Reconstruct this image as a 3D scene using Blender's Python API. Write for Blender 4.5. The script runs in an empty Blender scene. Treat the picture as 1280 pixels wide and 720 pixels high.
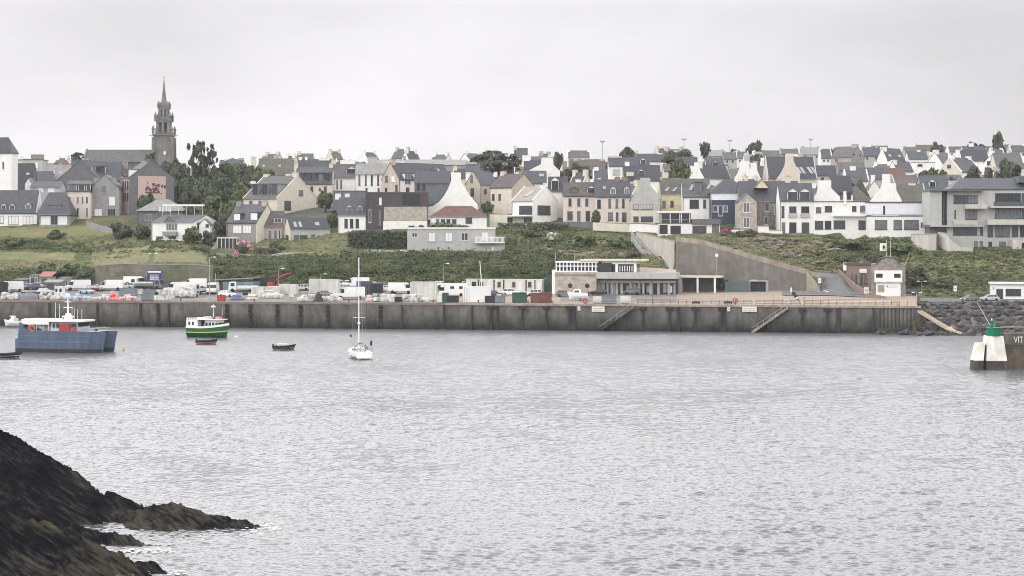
import bpy, math, random
import numpy as np
from mathutils import Vector, noise
random.seed(7); np.random.seed(7)
sc = bpy.context.scene
COL = sc.collection
F, CH, HY = 2400.0, 22.2, 300.0        # focal length (px of the 1280 frame), eye height, horizon row
rad = math.radians

def Yq(px):                             # distance of the quay edge along a bearing
    return 472.9/(1+.189*(px-640)/F)
def P(px, py, Y):
    return Vector(((px-640)*Y/F, Y, CH+(HY-py)*Y/F))
def Zpy(py, Y): return CH+(HY-py)*Y/F

# ------------------------------------------------------------------ terrain profile
def far_tail(lo=0):
    return [(130,270),(170,254),(205,243),(250,231),(310,219+lo*.5),(370,211+lo),(460,205+lo),(600,202+lo)]
COLS = {
 -500: [(55,358),(65,346),(105,300),(118,283)]+far_tail(8),
 100: [(55,358),(65,345),(105,300),(118,282)]+far_tail(8),
 150: [(55,358),(62,342),(95,306),(115,284)]+far_tail(8),
 190: [(55,357),(58,346),(61,331),(92,304),(112,296)]+far_tail(8),
 250: [(55,357),(58,346),(61,331),(92,307),(112,292)]+far_tail(8),
 275: [(55,355),(66,333),(80,329),(88,318),(98,308),(112,292)]+far_tail(8),
 345: [(55,353),(66,332),(80,325),(95,309),(112,296)]+far_tail(6),
 420: [(55,352),(68,330),(80,322),(95,306),(112,290)]+far_tail(0),
 500: [(55,352),(70,324),(80,319),(90,314),(112,286)]+far_tail(0),
 625: [(55,352),(70,324),(80,319),(92,317),(108,286)]+far_tail(0),
 655: [(55,352),(70,326),(90,304),(108,284)]+far_tail(0),
 760: [(55,350),(66,333),(80,320),(95,300),(108,285)]+far_tail(0),
 800: [(55,350),(66,334),(80,318),(95,302),(108,294)]+far_tail(0),
 840: [(54,364),(60,340),(70,318),(95,298),(104,294)]+far_tail(0),
 846: [(54,366),(55.5,299),(63,298),(95,295),(104,292)]+far_tail(0),
 935: [(54,366),(55.5,322),(63,321),(72,308),(95,297)]+far_tail(0),
 1020: [(54.7,367),(55.6,346),(63,341),(75,322),(93,300)]+far_tail(0),
 1050: [(34,373.5),(44,364),(63,341),(75,326),(93,300)]+far_tail(0),
 1058: [(34,373.5),(44,366),(56,352),(63,343),(75,327),(93,300)],
 1066: [(32,374),(46,368),(60,361),(67,348),(76,328),(93,300)],
 1090: [(30,374),(46,370),(60,365),(67,350),(76,330),(93,300)]+far_tail(0),
 1140: [(30,376),(42,370),(55,352),(80,318),(93,302)]+far_tail(0),
 1156: [(-12,430),(-4,417),(20,381),(24,379),(40,373),(55,352),(80,318),(93,312)]+far_tail(0),
 1800: [(-12,430),(-4,417),(20,381),(24,379),(40,373),(55,354),(80,322),(93,316)]+far_tail(0),
}
def deck_z(D): return 6.5+.04*D
_ck = sorted(COLS)
_cz = {}
for k in _ck:
    ds, zs = [], []
    pts = COLS[k]
    if k < 1150:
        ds += [-12, 2, 2.5, min(45, pts[0][0]-2)]; zs += [-4, -4, 5.5, deck_z(min(45, pts[0][0]-2))-.5]
    for d, py in pts:
        ds.append(d); zs.append(Zpy(py, Yq(k)+d))
    ds += [3500]; zs += [zs[-1]]
    _cz[k] = (ds, zs)
def terr(px, D):
    px = max(_ck[0], min(_ck[-1]-1, px))
    for i in range(len(_ck)-1):
        if _ck[i] <= px <= _ck[i+1]:
            t = (px-_ck[i])/(_ck[i+1]-_ck[i])
            a = np.interp(D, *_cz[_ck[i]]); b = np.interp(D, *_cz[_ck[i+1]])
            z = float(a*(1-t)+b*t)
            if D > 63:
                Y = Yq(px)+D; x = (px-640)*Y/F
                z += min(1, (D-63)/8)*(.5*noise.noise(Vector((x*.12, Y*.12, 0)))+.25*noise.noise(Vector((x*.4, Y*.4, 3))))
            return z
HOUSES = []                             # (col0, col1, depth, ridge row, eave row) of what stands
def ground(px, D):
    g = terr(px, D)
    if px < 1140 and D < 52: g = max(g, deck_z(D))
    return g
def G(px, D, dz=0):
    Y = Yq(px)+D
    return Vector(((px-640)*Y/F, Y, ground(px, D)+dz))
def Dfor(px, py, lo=1.0, hi=54):        # where on the quay a thing with its foot at that row stands
    best = lo
    for D in np.arange(lo, hi, .5):
        Y = Yq(px)+D
        if HY+(CH-ground(px, D))*F/Y >= py: best = D
    return float(best)

# ------------------------------------------------------------------ materials
MATS = {}
def _nt(name):
    m = bpy.data.materials.new(name); m.use_nodes = True
    nt = m.node_tree; b = nt.nodes['Principled BSDF']
    return m, nt, b
def mat(name, col, rough=.8, var=.18, scale=.6, spec=.3, bump=0, metal=0, streak=0, col2=None, vscale=None):
    """base colour with two scales of mottling, optional vertical weather streaks"""
    if name in MATS: return MATS[name]
    m, nt, b = _nt(name); N = nt.nodes.new; Lk = nt.links.new
    b.inputs['Roughness'].default_value = rough
    b.inputs['Specular IOR Level'].default_value = spec
    b.inputs['Metallic'].default_value = metal
    tc = N('ShaderNodeTexCoord')
    geo = N('ShaderNodeNewGeometry')
    n1 = N('ShaderNodeTexNoise'); n1.inputs['Scale'].default_value = scale; n1.inputs['Detail'].default_value = 6
    n1.inputs['Roughness'].default_value = .65
    Lk(geo.outputs['Position'], n1.inputs['Vector'])
    mr = N('ShaderNodeMapRange'); mr.inputs[1].default_value = .3; mr.inputs[2].default_value = .7
    mr.inputs[3].default_value = 1-var; mr.inputs[4].default_value = 1+var
    Lk(n1.outputs['Fac'], mr.inputs[0])
    last = mr.outputs[0]
    if streak:
        mp = N('ShaderNodeMapping'); mp.inputs['Scale'].default_value = (.9, .9, .11)
        Lk(geo.outputs['Position'], mp.inputs['Vector'])
        n2 = N('ShaderNodeTexNoise'); n2.inputs['Scale'].default_value = 1.; n2.inputs['Detail'].default_value = 4
        Lk(mp.outputs[0], n2.inputs['Vector'])
        m2 = N('ShaderNodeMapRange'); m2.inputs[1].default_value = .35; m2.inputs[2].default_value = .65
        m2.inputs[3].default_value = 1-streak; m2.inputs[4].default_value = 1+streak*.4
        Lk(n2.outputs['Fac'], m2.inputs[0])
        mu = N('ShaderNodeMath'); mu.operation = 'MULTIPLY'; Lk(last, mu.inputs[0]); Lk(m2.outputs[0], mu.inputs[1]); last = mu.outputs[0]
    mx = N('ShaderNodeMix'); mx.data_type = 'RGBA'; mx.blend_type = 'MULTIPLY'; mx.inputs[0].default_value = 1
    if col2:
        n3 = N('ShaderNodeTexNoise'); n3.inputs['Scale'].default_value = vscale or scale*.4; n3.inputs['Detail'].default_value = 5
        Lk(geo.outputs['Position'], n3.inputs['Vector'])
        rp = N('ShaderNodeMapRange'); rp.inputs[1].default_value = .42; rp.inputs[2].default_value = .6
        Lk(n3.outputs['Fac'], rp.inputs[0])
        cm = N('ShaderNodeMix'); cm.data_type = 'RGBA'
        cm.inputs[6].default_value = (*col, 1); cm.inputs[7].default_value = (*col2, 1)
        Lk(rp.outputs[0], cm.inputs[0]); Lk(cm.outputs[2], mx.inputs[6])
    else:
        mx.inputs[6].default_value = (*col, 1)
    Lk(last, mx.inputs[7]); Lk(mx.outputs[2], b.inputs['Base Color'])
    if bump:
        bp = N('ShaderNodeBump'); bp.inputs['Strength'].default_value = bump; bp.inputs['Distance'].default_value = .15
        Lk(n1.outputs['Fac'], bp.inputs['Height']); Lk(bp.outputs[0], b.inputs['Normal'])
    MATS[name] = m
    return m

W = {  # wall paints and stones
 'white': mat('white render', (.78,.77,.74), .85, .07, .7, streak=0.040),
 'bluewhite': mat('cool white render', (.74,.76,.80), .8, .06, .7, streak=0.040),
 'cream': mat('cream render', (.60,.56,.47), .9, .1, .7, streak=0.048),
 'pinkcream': mat('pale pink render', (.62,.55,.49), .9, .1, .7, streak=0.048),
 'yellow': mat('yellow render', (.62,.55,.38), .9, .1, .7, streak=0.040),
 'tan': mat('tan render', (.46,.40,.335), .9, .12, .7, streak=0.048),
 'pink': mat('pink paint', (.50,.38,.33), .9, .07, .7, streak=0.024),
 'grey': mat('grey render', (.27,.27,.265), .9, .14, .7, streak=0.060),
 'lightgrey': mat('light grey render', (.42,.42,.40), .9, .1, .7, streak=0.060),
 'darkgrey': mat('dark grey render', (.15,.15,.155), .9, .14, .7, streak=0.048),
 'stone': mat('granite', (.27,.245,.21), .95, .3, 1.5, bump=.4, col2=(.20,.185,.17), vscale=.9),
 'lightstone': mat('pale granite', (.43,.39,.34), .95, .22, 1.4, bump=.3, col2=(.34,.31,.27), vscale=.8),
 'navy': mat('navy cladding', (.05,.065,.10), .6, .15, 1.),
 'plum': mat('dark brown cladding', (.075,.062,.065), .6, .2, 1.2, streak=0.100),
 'brick': mat('brown brick', (.24,.18,.155), .9, .25, 2.),
 'concrete': mat('pale concrete', (.50,.48,.44), .9, .14, .5, streak=0.088),
 'glassgrey': mat('green grey cladding', (.10,.125,.13), .5, .15, .8),
}
R = {  # roofs
 'slate': mat('blue slate', (.066,.070,.083), .55, .2, 1.6, bump=.25, spec=.4, streak=.15),
 'dark': mat('dark slate', (.042,.045,.056), .5, .2, 1.6, bump=.25, spec=.4, streak=.15),
 'grey': mat('grey slate', (.11,.11,.108), .7, .2, 1.3, bump=.25, streak=.18),
 'light': mat('pale fibre cement', (.25,.25,.24), .8, .16, 1.1, bump=.2, streak=.18),
 'moss': mat('lichen slate', (.12,.115,.085), .85, .25, 1., bump=.25, col2=(.10,.10,.10), vscale=.35),
 'brown': mat('weathered brown slate', (.12,.095,.085), .8, .22, 1., bump=.25, col2=(.085,.085,.09), vscale=.3),
 'red': mat('red brown tile', (.135,.08,.072), .8, .2, 1.2, bump=.25, streak=.15),
 'flat': mat('roof felt', (.10,.10,.10), .9, .2, .8),
 'tan': mat('sandy roofing', (.30,.265,.235), .85, .12, 1.),
}
M = {
 'frame': mat('white joinery', (.75,.75,.74), .5, .04, 2.),
 'darkframe': mat('dark joinery', (.05,.052,.06), .5, .1, 2.),
 'greyframe': mat('grey metal', (.32,.33,.34), .45, .1, 1.5, metal=.3),
 'shutter': mat('white shutter', (.72,.72,.72), .6, .06, 3.),
 'blue': mat('blue grey shutter', (.19,.21,.30), .6, .1, 3.),
 'pot': mat('clay', (.30,.17,.12), .8, .15, 3.),
 'steel': mat('galvanised steel', (.36,.37,.38), .4, .12, 2., metal=.5),
 'black': mat('black rubber', (.02,.02,.022), .7, .2, 2.),
 'dark': mat('tarred wood', (.035,.033,.036), .8, .3, 1.5),
 'wood': mat('bare planks', (.36,.29,.21), .8, .25, 1.5, streak=.2),
 'red': mat('red paint', (.34,.055,.048), .45, .1, 2.),
 'orange': mat('orange plastic', (.60,.18,.08), .5, .1, 2.),
 'pinkb': mat('pink plastic', (.75,.24,.24), .5, .12, 2.),
 'yellow': mat('yellow paint', (.60,.42,.06), .5, .1, 2.),
 'green': mat('beacon green', (.0,.17,.085), .45, .12, 1.5, streak=.15),
 'hullgreen': mat('hull green', (.03,.115,.035), .4, .15, .8, streak=.15),
 'hulldark': mat('hull dark green', (.012,.045,.032), .5, .2, .8),
 'hullblue': mat('hull blue grey', (.088,.120,.178), .4, .16, .5, streak=.15),
 'hullnavy': mat('antifouling navy', (.03,.033,.045), .6, .25, .8),
 'lime': mat('pale green stripe', (.38,.5,.16), .5, .08, 2.),
 'gel': mat('white gelcoat', (.76,.76,.75), .3, .05, 1., spec=.5),
 'tarpblue': mat('blue tarpaulin', (.06,.075,.20), .6, .2, 1.5, bump=.4),
 'bagwhite': mat('woven white plastic', (.58,.57,.54), .8, .3, 1.6, bump=.8, col2=(.42,.41,.40), vscale=1.1),  # darker second tone stands in for shade in the creases
 'bagblue': mat('pale blue fabric', (.40,.48,.55), .8, .16, 2.5, bump=.5),
 'bagpink': mat('faded pink fabric', (.62,.45,.42), .8, .16, 2.5, bump=.5),
 'net': mat('dark netting', (.055,.06,.065), .95, .4, 3., bump=.8),
 'teal': mat('teal sheet', (.15,.23,.25), .6, .12, 1., streak=.15),
 'cab': mat('off white sheet', (.60,.60,.55), .6, .1, 1., streak=.15),
 'greyplastic': mat('grey plastic', (.17,.19,.21), .6, .15, 1.5),
 'greenbox': mat('green sheet', (.035,.085,.06), .6, .15, 1.5),
 'rust': mat('rust brown sheet', (.15,.075,.06), .75, .25, 1.2, streak=.2),
 'signblue': mat('sign blue', (.035,.05,.19), .5, .05, 1.),
 'signwhite': mat('sign white', (.72,.71,.64), .5, .05, 1.),
 'trunk': mat('bark', (.07,.058,.045), .95, .3, 1.2, bump=.5),
 'foam': mat('sea foam', (.75,.76,.76), .9, .15, 1.5),
}
def glass():
    m, nt, b = _nt('window glass')
    b.inputs['Base Color'].default_value = (.022,.026,.032,1); b.inputs['Roughness'].default_value = .08
    b.inputs['Specular IOR Level'].default_value = .6
    return m
M['glass'] = glass()
GLASS = [M['glass'], mat('curtained glass', (.14,.145,.15), .12, .25, .8, spec=.6), mat('reflection toned glass', (.055,.06,.068), .1, .25, .8, spec=.6)]  # paler base colours carry varied sky reflection as well as curtains
_gr = random.Random(31)
def pane_mat(k): return M[k] if k != 'glass' else _gr.choice((GLASS[0],GLASS[1],GLASS[2],GLASS[2]))
def leaf(name, c1, c2, c3=None, sc_=.55, isl=.3):
    m, nt, b = _nt(name); N = nt.nodes.new; Lk = nt.links.new
    geo = N('ShaderNodeNewGeometry')
    n = N('ShaderNodeTexNoise'); n.inputs['Scale'].default_value = sc_; n.inputs['Detail'].default_value = 5
    n.inputs['Roughness'].default_value = .7
    Lk(geo.outputs['Position'], n.inputs['Vector'])
    add = N('ShaderNodeMath'); add.operation = 'MULTIPLY_ADD'
    Lk(geo.outputs['Random Per Island'], add.inputs[0]); add.inputs[1].default_value = isl
    Lk(n.outputs['Fac'], add.inputs[2])
    r = N('ShaderNodeValToRGB'); e = r.color_ramp.elements
    e[0].position = .34+isl*.3; e[0].color = (*c1, 1); e[1].position = .62+isl; e[1].color = (*c2, 1)
    if c3: x = e.new(.48+isl*.6); x.color = (*c3, 1)
    Lk(add.outputs[0], r.inputs[0]); Lk(r.outputs[0], b.inputs['Base Color'])
    b.inputs['Roughness'].default_value = .75; b.inputs['Specular IOR Level'].default_value = .15
    return m
LF = {
 'dark': leaf('dark leaves', (.048,.060,.038), (.125,.142,.092)),
 'mid': leaf('mid leaves', (.055,.076,.038), (.145,.175,.09)),
 'pine': leaf('pine needles', (.042,.048,.037), (.11,.118,.088)),
 'dry': leaf('brown leaves', (.075,.058,.034), (.155,.125,.072)),
 'flower': leaf('white blossom', (.10,.13,.06), (.75,.74,.66), (.5,.5,.42), 2.),
 'pinkflower': leaf('pink blossom', (.08,.10,.05), (.70,.42,.46), (.55,.28,.34), 2.),
 'magenta': leaf('magenta blossom', (.07,.09,.05), (.55,.10,.28), (.40,.08,.2), 2.),
 'grass': leaf('grass blades', (.085,.105,.045), (.24,.215,.12), (.135,.15,.068), .06, .14),
 'scrub': leaf('bramble leaves', (.036,.050,.022), (.105,.122,.052), (.058,.075,.032), .12, .13),
 'heath': leaf('dry heath', (.11,.09,.065), (.27,.225,.165), (.12,.12,.068), .1, .16),
}

# ------------------------------------------------------------------ mesh helpers
class MB:
    def __init__(s): s.v = []; s.f = []; s.m = []
    def add(s, vs, fs, mi=0):
        o = len(s.v); s.v += [tuple(v) for v in vs]; s.f += [tuple(o+i for i in f) for f in fs]; s.m += [mi]*len(fs)
        return s
    def box(s, x0, x1, y0, y1, z0, z1, mi=0, tx=0, ty=0):
        """box; tx/ty pull the top in on each side"""
        return s.add([(x0,y0,z0),(x1,y0,z0),(x1,y1,z0),(x0,y1,z0),(x0+tx,y0+ty,z1),(x1-tx,y0+ty,z1),(x1-tx,y1-ty,z1),(x0+tx,y1-ty,z1)],
              [(3,2,1,0),(4,5,6,7),(0,1,5,4),(1,2,6,5),(2,3,7,6),(3,0,4,7)], mi)
    def prism(s, poly, a0, a1, axis='y', mi=0):
        """convex polygon (p,z) pushed along an axis"""
        n = len(poly)
        g = (lambda p,z,q: (p,q,z)) if axis == 'y' else (lambda p,z,q: (q,p,z))
        vs = [g(p,z,a0) for p,z in poly]+[g(p,z,a1) for p,z in poly]
        return s.add(vs, [tuple(range(n)), tuple(range(2*n-1,n-1,-1))]+[(i,i+n,(i+1)%n+n,(i+1)%n) for i in range(n)], mi)
    def shell(s, outer, inner, a0, a1, axis, mi=0):
        """open profile with a thickness, pushed along an axis (outer and inner polylines of equal length)"""
        for i in range(len(outer)-1):
            s.prism([outer[i], outer[i+1], inner[i+1], inner[i]], a0, a1, axis, mi)
        return s
    def tube(s, pts, rs, n=6, mi=0):
        pts = [Vector(p) for p in pts]
        if not hasattr(rs, '__len__'): rs = [rs]*len(pts)
        rings = []
        for i, p in enumerate(pts):
            d = (pts[min(i+1,len(pts)-1)]-pts[max(i-1,0)]).normalized()
            u = d.cross(Vector((0,0,1)) if abs(d.z) < .9 else Vector((1,0,0))).normalized(); w = d.cross(u)
            rings.append([p+(u*math.cos(6.2832*k/n)+w*math.sin(6.2832*k/n))*rs[i] for k in range(n)])
        vs = [v for r in rings for v in r]; fs = []
        for i in range(len(pts)-1):
            fs += [(i*n+k, i*n+(k+1)%n, (i+1)*n+(k+1)%n, (i+1)*n+k) for k in range(n)]
        fs += [tuple(range(n-1,-1,-1)), tuple((len(pts)-1)*n+k for k in range(n))]
        return s.add(vs, fs, mi)
    def lathe(s, prof, c=(0,0,0), n=10, mi=0):
        vs = [(c[0]+r*math.cos(6.2832*k/n), c[1]+r*math.sin(6.2832*k/n), c[2]+z) for r,z in prof for k in range(n)]
        fs = [(i*n+k, i*n+(k+1)%n, (i+1)*n+(k+1)%n, (i+1)*n+k) for i in range(len(prof)-1) for k in range(n)]
        fs += [tuple(range(n-1,-1,-1)), tuple((len(prof)-1)*n+k for k in range(n))]
        return s.add(vs, fs, mi)
    def wheel(s, x, y, r, w, mi=0, n=12):
        """disc with its axle along y"""
        vs = [(x+r*math.cos(6.2832*k/n), y+q, r+r*math.sin(6.2832*k/n)) for q in (-w/2,w/2) for k in range(n)]
        return s.add(vs, [tuple(range(n)), tuple(range(2*n-1,n-1,-1))]+[(k,k+n,(k+1)%n+n,(k+1)%n) for k in range(n)], mi)
    def mesh(s, name, mats):
        me = bpy.data.meshes.new(name); me.from_pydata(s.v, [], s.f)
        for m in (mats if isinstance(mats, (list,tuple)) else [mats]): me.materials.append(m)
        if any(s.m): me.polygons.foreach_set('material_index', s.m)
        me.update()
        import bmesh
        b = bmesh.new(); b.from_mesh(me); bmesh.ops.recalc_face_normals(b, faces=b.faces); b.to_mesh(me); b.free()
        return me
    def build(s, name, mats, parent=None, smooth=False):
        return link(name, s.mesh(name, mats), parent, smooth)
def link(name, me, parent=None, smooth=False):
    o = bpy.data.objects.new(name, me); COL.objects.link(o); o.parent = parent
    if smooth and len(me.polygons): me.polygons.foreach_set('use_smooth', [True]*len(me.polygons))
    return o
def tag(o, label=None, cat=None, group=None, kind=None):
    for k, v in (('label',label),('category',cat),('group',group),('kind',kind)):
        if v: o[k] = v
    return o
def thing(name, label, cat, loc=(0,0,0), rz=0, group=None):
    o = bpy.data.objects.new(name, None); COL.objects.link(o); o.empty_display_size = .3
    o.location = loc; o.rotation_euler = (0,0,rz)
    return tag(o, label, cat, group)
def grid_mesh(name, V, nu, nv, mats, kind=None, smooth=True):
    """V: (nu*nv,3) array, row-major in u"""
    me = bpy.data.meshes.new(name)
    i = np.arange(nu*nv).reshape(nu, nv)
    q = np.stack([i[:-1,:-1], i[1:,:-1], i[1:,1:], i[:-1,1:]], -1).reshape(-1, 4)
    me.vertices.add(nu*nv); me.vertices.foreach_set('co', np.asarray(V, np.float32).ravel())
    me.loops.add(q.size); me.loops.foreach_set('vertex_index', q.ravel().astype(np.int32))
    me.polygons.add(len(q)); me.polygons.foreach_set('loop_start', np.arange(0, q.size, 4, dtype=np.int32))
    me.polygons.foreach_set('loop_total', np.full(len(q), 4, np.int32))
    me.materials.append(mats); me.update(calc_edges=True); me.validate()
    o = link(name, me, None, smooth)
    if kind: o['kind'] = kind
    return o
def quads_mesh(name, C, U, Vv, m):
    """loose leaf quads: centres and two half-axes"""
    n = len(C)
    co = np.stack([C-U-Vv*.55, C+U*.9-Vv*.7, C+U*.75+Vv, C-U*.8+Vv*.8], 1).reshape(-1, 3).astype(np.float32)
    me = bpy.data.meshes.new(name)
    me.vertices.add(4*n); me.vertices.foreach_set('co', co.ravel())
    me.loops.add(4*n); me.loops.foreach_set('vertex_index', np.arange(4*n, dtype=np.int32))
    me.polygons.add(n); me.polygons.foreach_set('loop_start', np.arange(0, 4*n, 4, dtype=np.int32))
    me.polygons.foreach_set('loop_total', np.full(n, 4, np.int32))
    me.materials.append(m); me.update(calc_edges=True)
    return me
def rnd_dirs(n):
    d = np.random.normal(size=(n,3)); return d/np.linalg.norm(d, axis=1)[:,None]
def leaf_quads(C, size, Nrm=None, spread=.75):
    n = len(C); u = rnd_dirs(n); w = rnd_dirs(n)
    if Nrm is not None:                 # leaves that mostly face the light
        nn = Nrm+spread*rnd_dirs(n); nn /= np.linalg.norm(nn, axis=1)[:,None]+1e-9
        u = np.cross(nn, w); u /= np.linalg.norm(u, axis=1)[:,None]+1e-9; w = nn
    v = np.cross(u, w); v /= np.linalg.norm(v, axis=1)[:,None]+1e-9
    s = size*(.6+.8*np.random.rand(n))[:,None]
    return u*s, v*s
# ------------------------------------------------------------------ camera, sky, sun
cam = bpy.data.cameras.new('camera'); co = bpy.data.objects.new('camera', cam); COL.objects.link(co)
cam.sensor_width = 36; cam.lens = 36*F/1280; cam.shift_y = -(360-HY)/1280
cam.clip_start = 1; cam.clip_end = 20000
co.location = (0,0,CH); co.rotation_euler = (rad(90),0,0); sc.camera = co
sc.cycles.use_denoising = True; sc.cycles.filter_width = 1.0
vs = sc.view_settings; vs.view_transform = 'Standard'; vs.look = 'None'; vs.exposure = 0.0; vs.gamma = 1; vs.use_curve_mapping = False

wd = bpy.data.worlds.new('World'); sc.world = wd; wd.use_nodes = True
nt = wd.node_tree; N = nt.nodes.new; Lk = nt.links.new
bg = nt.nodes['Background']
SUN_EL, SUN_AZ = 28, -118               # azimuth from +Y towards +X: sun on the left and a little behind
sky = N('ShaderNodeTexSky'); sky.sky_type = 'NISHITA'; sky.sun_disc = False
sky.sun_elevation = rad(SUN_EL); sky.sun_rotation = rad(SUN_AZ); sky.dust_density = 4; sky.air_density = 1
tc = N('ShaderNodeTexCoord'); sp = N('ShaderNodeSeparateXYZ'); Lk(tc.outputs['Generated'], sp.inputs[0])
# overcast deck: soft mottled cloud; bright band added above the view to light water
el = N('ShaderNodeValToRGB'); e_ = el.color_ramp.elements
e_[0].position = 0; e_[0].color = (.312,.312,.312,1); e_[1].position = 1; e_[1].color = (.66,.66,.66,1)
for p_, c_ in ((.12,.318),(.18,.70),(.30,.93),(.6,.86)): x_ = e_.new(p_); x_.color = (c_,c_,c_,1)
Lk(sp.outputs['Z'], el.inputs[0])
mp = N('ShaderNodeMapping'); mp.inputs['Scale'].default_value = (2.2,2.2,5.5); mp.inputs['Location'].default_value = (.35,.2,.1)
Lk(tc.outputs['Generated'], mp.inputs['Vector'])
cn = N('ShaderNodeTexNoise'); cn.inputs['Scale'].default_value = 1.6; cn.inputs['Detail'].default_value = 5; cn.inputs['Roughness'].default_value = .5
Lk(mp.outputs[0], cn.inputs['Vector'])
cm = N('ShaderNodeMapRange'); cm.inputs[1].default_value = .35; cm.inputs[2].default_value = .68
cm.inputs[3].default_value = 1.07; cm.inputs[4].default_value = .80
Lk(cn.outputs['Fac'], cm.inputs[0])
# the cloud is thinner on the sun's side (left) than on the right
ax = N('ShaderNodeMapRange'); ax.inputs[1].default_value = -.28; ax.inputs[2].default_value = .3
ax.inputs[3].default_value = 1.04; ax.inputs[4].default_value = .87
Lk(sp.outputs['X'], ax.inputs[0])
m1 = N('ShaderNodeMath'); m1.operation = 'MULTIPLY'; Lk(el.outputs[0], m1.inputs[0]); m3 = N('ShaderNodeMath'); m3.operation = 'MULTIPLY'; m3.inputs[1].default_value = 32.0; Lk(cm.outputs[0], m1.inputs[1])
m2 = N('ShaderNodeMath'); m2.operation = 'MULTIPLY'; Lk(m1.outputs[0], m2.inputs[0]); Lk(ax.outputs[0], m2.inputs[1])
cc = N('ShaderNodeMix'); cc.data_type = 'RGBA'; cc.blend_type = 'MULTIPLY'; cc.inputs[0].default_value = 1
cc.inputs[6].default_value = (1,.980,.990,1); Lk(m2.outputs[0], m3.inputs[0]); Lk(m3.outputs[0], cc.inputs[7])
mx = N('ShaderNodeMix'); mx.data_type = 'RGBA'; mx.inputs[0].default_value = .93
Lk(sky.outputs[0], mx.inputs[6]); Lk(cc.outputs[2], mx.inputs[7])
Lk(mx.outputs[2], bg.inputs['Color']); bg.inputs['Strength'].default_value = .1

sl = bpy.data.lights.new('sun', 'SUN'); sl.energy = .5; sl.angle = rad(14); sl.color = (1,.95,.88)
so = bpy.data.objects.new('sun', sl); COL.objects.link(so)
d = Vector((math.sin(rad(SUN_AZ))*math.cos(rad(SUN_EL)), math.cos(rad(SUN_AZ))*math.cos(rad(SUN_EL)), math.sin(rad(SUN_EL))))
so.rotation_euler = d.to_track_quat('Z', 'Y').to_euler(); so.location = d*300

# ------------------------------------------------------------------ sea
def sea_material():
    m, nt, b = _nt('sea water'); N = nt.nodes.new; Lk = nt.links.new
    b.inputs['Base Color'].default_value = (.100,.106,.112,1)
    b.inputs['Roughness'].default_value = .1; b.inputs['IOR'].default_value = 1.34
    geo = N('ShaderNodeNewGeometry')
    mp = N('ShaderNodeMapping'); mp.inputs['Scale'].default_value = (1.7, 2.2, 1); Lk(geo.outputs['Position'], mp.inputs['Vector'])
    n = N('ShaderNodeTexNoise'); n.inputs['Scale'].default_value = 1; n.inputs['Detail'].default_value = 3; Lk(mp.outputs[0], n.inputs['Vector'])
    sx = N('ShaderNodeSeparateXYZ'); Lk(geo.outputs['Position'], sx.inputs[0])
    rr = N('ShaderNodeMapRange'); rr.inputs[1].default_value = 160; rr.inputs[2].default_value = 420; rr.inputs[3].default_value = .06; rr.inputs[4].default_value = .34
    Lk(sx.outputs[1], rr.inputs[0]); Lk(rr.outputs[0], b.inputs['Roughness'])    # unresolved ripples: rougher where the open bay is ruffled
    bp = N('ShaderNodeBump'); bp.inputs['Strength'].default_value = .5; bp.inputs['Distance'].default_value = .08
    Lk(n.outputs['Fac'], bp.inputs['Height']); Lk(bp.outputs[0], b.inputs['Normal'])
    return m
SEAM = sea_material()
def waves():
    """wind sea as a sum of many short crested waves, on a fan of points that widens with distance"""
    rs = np.random.RandomState(2)
    th = np.linspace(rad(-23), rad(23), 1300)
    R_ = [92.]
    while R_[-1] < 530: R_.append(R_[-1]+.17+max(0,R_[-1]-170)*.0012)
    R_ = np.array(R_); T, RR = np.meshgrid(th, R_, indexing='ij')
    x = RR*np.sin(T); y = RR*np.cos(T); z = np.zeros_like(x); gust = np.zeros_like(x)
    for k in range(14):
        a = rs.uniform(0,6.28); kk = 6.28/rs.uniform(25,110); gust += np.sin(kk*(x*math.cos(a)*.6+y*math.sin(a))+rs.uniform(0,6.28))
    gust = np.clip(1+.07*gust, .6, 1.4)
    env = np.zeros_like(x)
    for k in range(16):
        a = rs.uniform(0,6.28); kk = 6.28/rs.uniform(4,13); env += np.sin(kk*(x*math.cos(a)*.55+y*math.sin(a))+rs.uniform(0,6.28))
    env = np.clip(1+.07*env, .6, 1.4)
    for k in range(130):
        lam = math.exp(rs.uniform(math.log(.42), math.log(2.9))); a = rad(258)+rs.normal()*.5; kk = 6.283/lam
        amp = .0051*lam**.8*rs.uniform(.5,1.4)
        if lam > 1.15: amp = amp*np.clip((RR-150)/230, .15, 1)*.62
        res = np.clip((lam-2.1*(.17+np.maximum(0,RR-170)*.0012))/(lam*.5), 0, 1)   # drop what the mesh cannot carry
        ph = kk*(x*math.cos(a)+y*math.sin(a))+rs.uniform(0,6.28)
        z += amp*res*(np.sin(ph)+.25*np.sin(2*ph+1.2))
    z *= gust*env
    z = z+2.2*z*z-.004
    edge = np.clip((np.abs(T)-rad(21))/rad(2), 0, 1); edge = np.maximum(edge, np.clip((104-RR)/12, 0, 1)); edge = np.maximum(edge, np.clip((RR-519)/10, 0, 1))
    z = z*(1-edge)-.75*edge**2        # the fan dips under the plain sheet at its rim
    return np.stack([x, y, z], -1).reshape(-1,3), len(th), len(R_)
V, a_, b_ = waves()
grid_mesh('sea', V, a_, b_, SEAM, 'structure')
MB().add([(-4000,-300,-.3),(4000,-300,-.3),(4000,5000,-.3),(-4000,5000,-.3)], [(0,1,2,3)]).build('sea', SEAM)['kind'] = 'structure'

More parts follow.
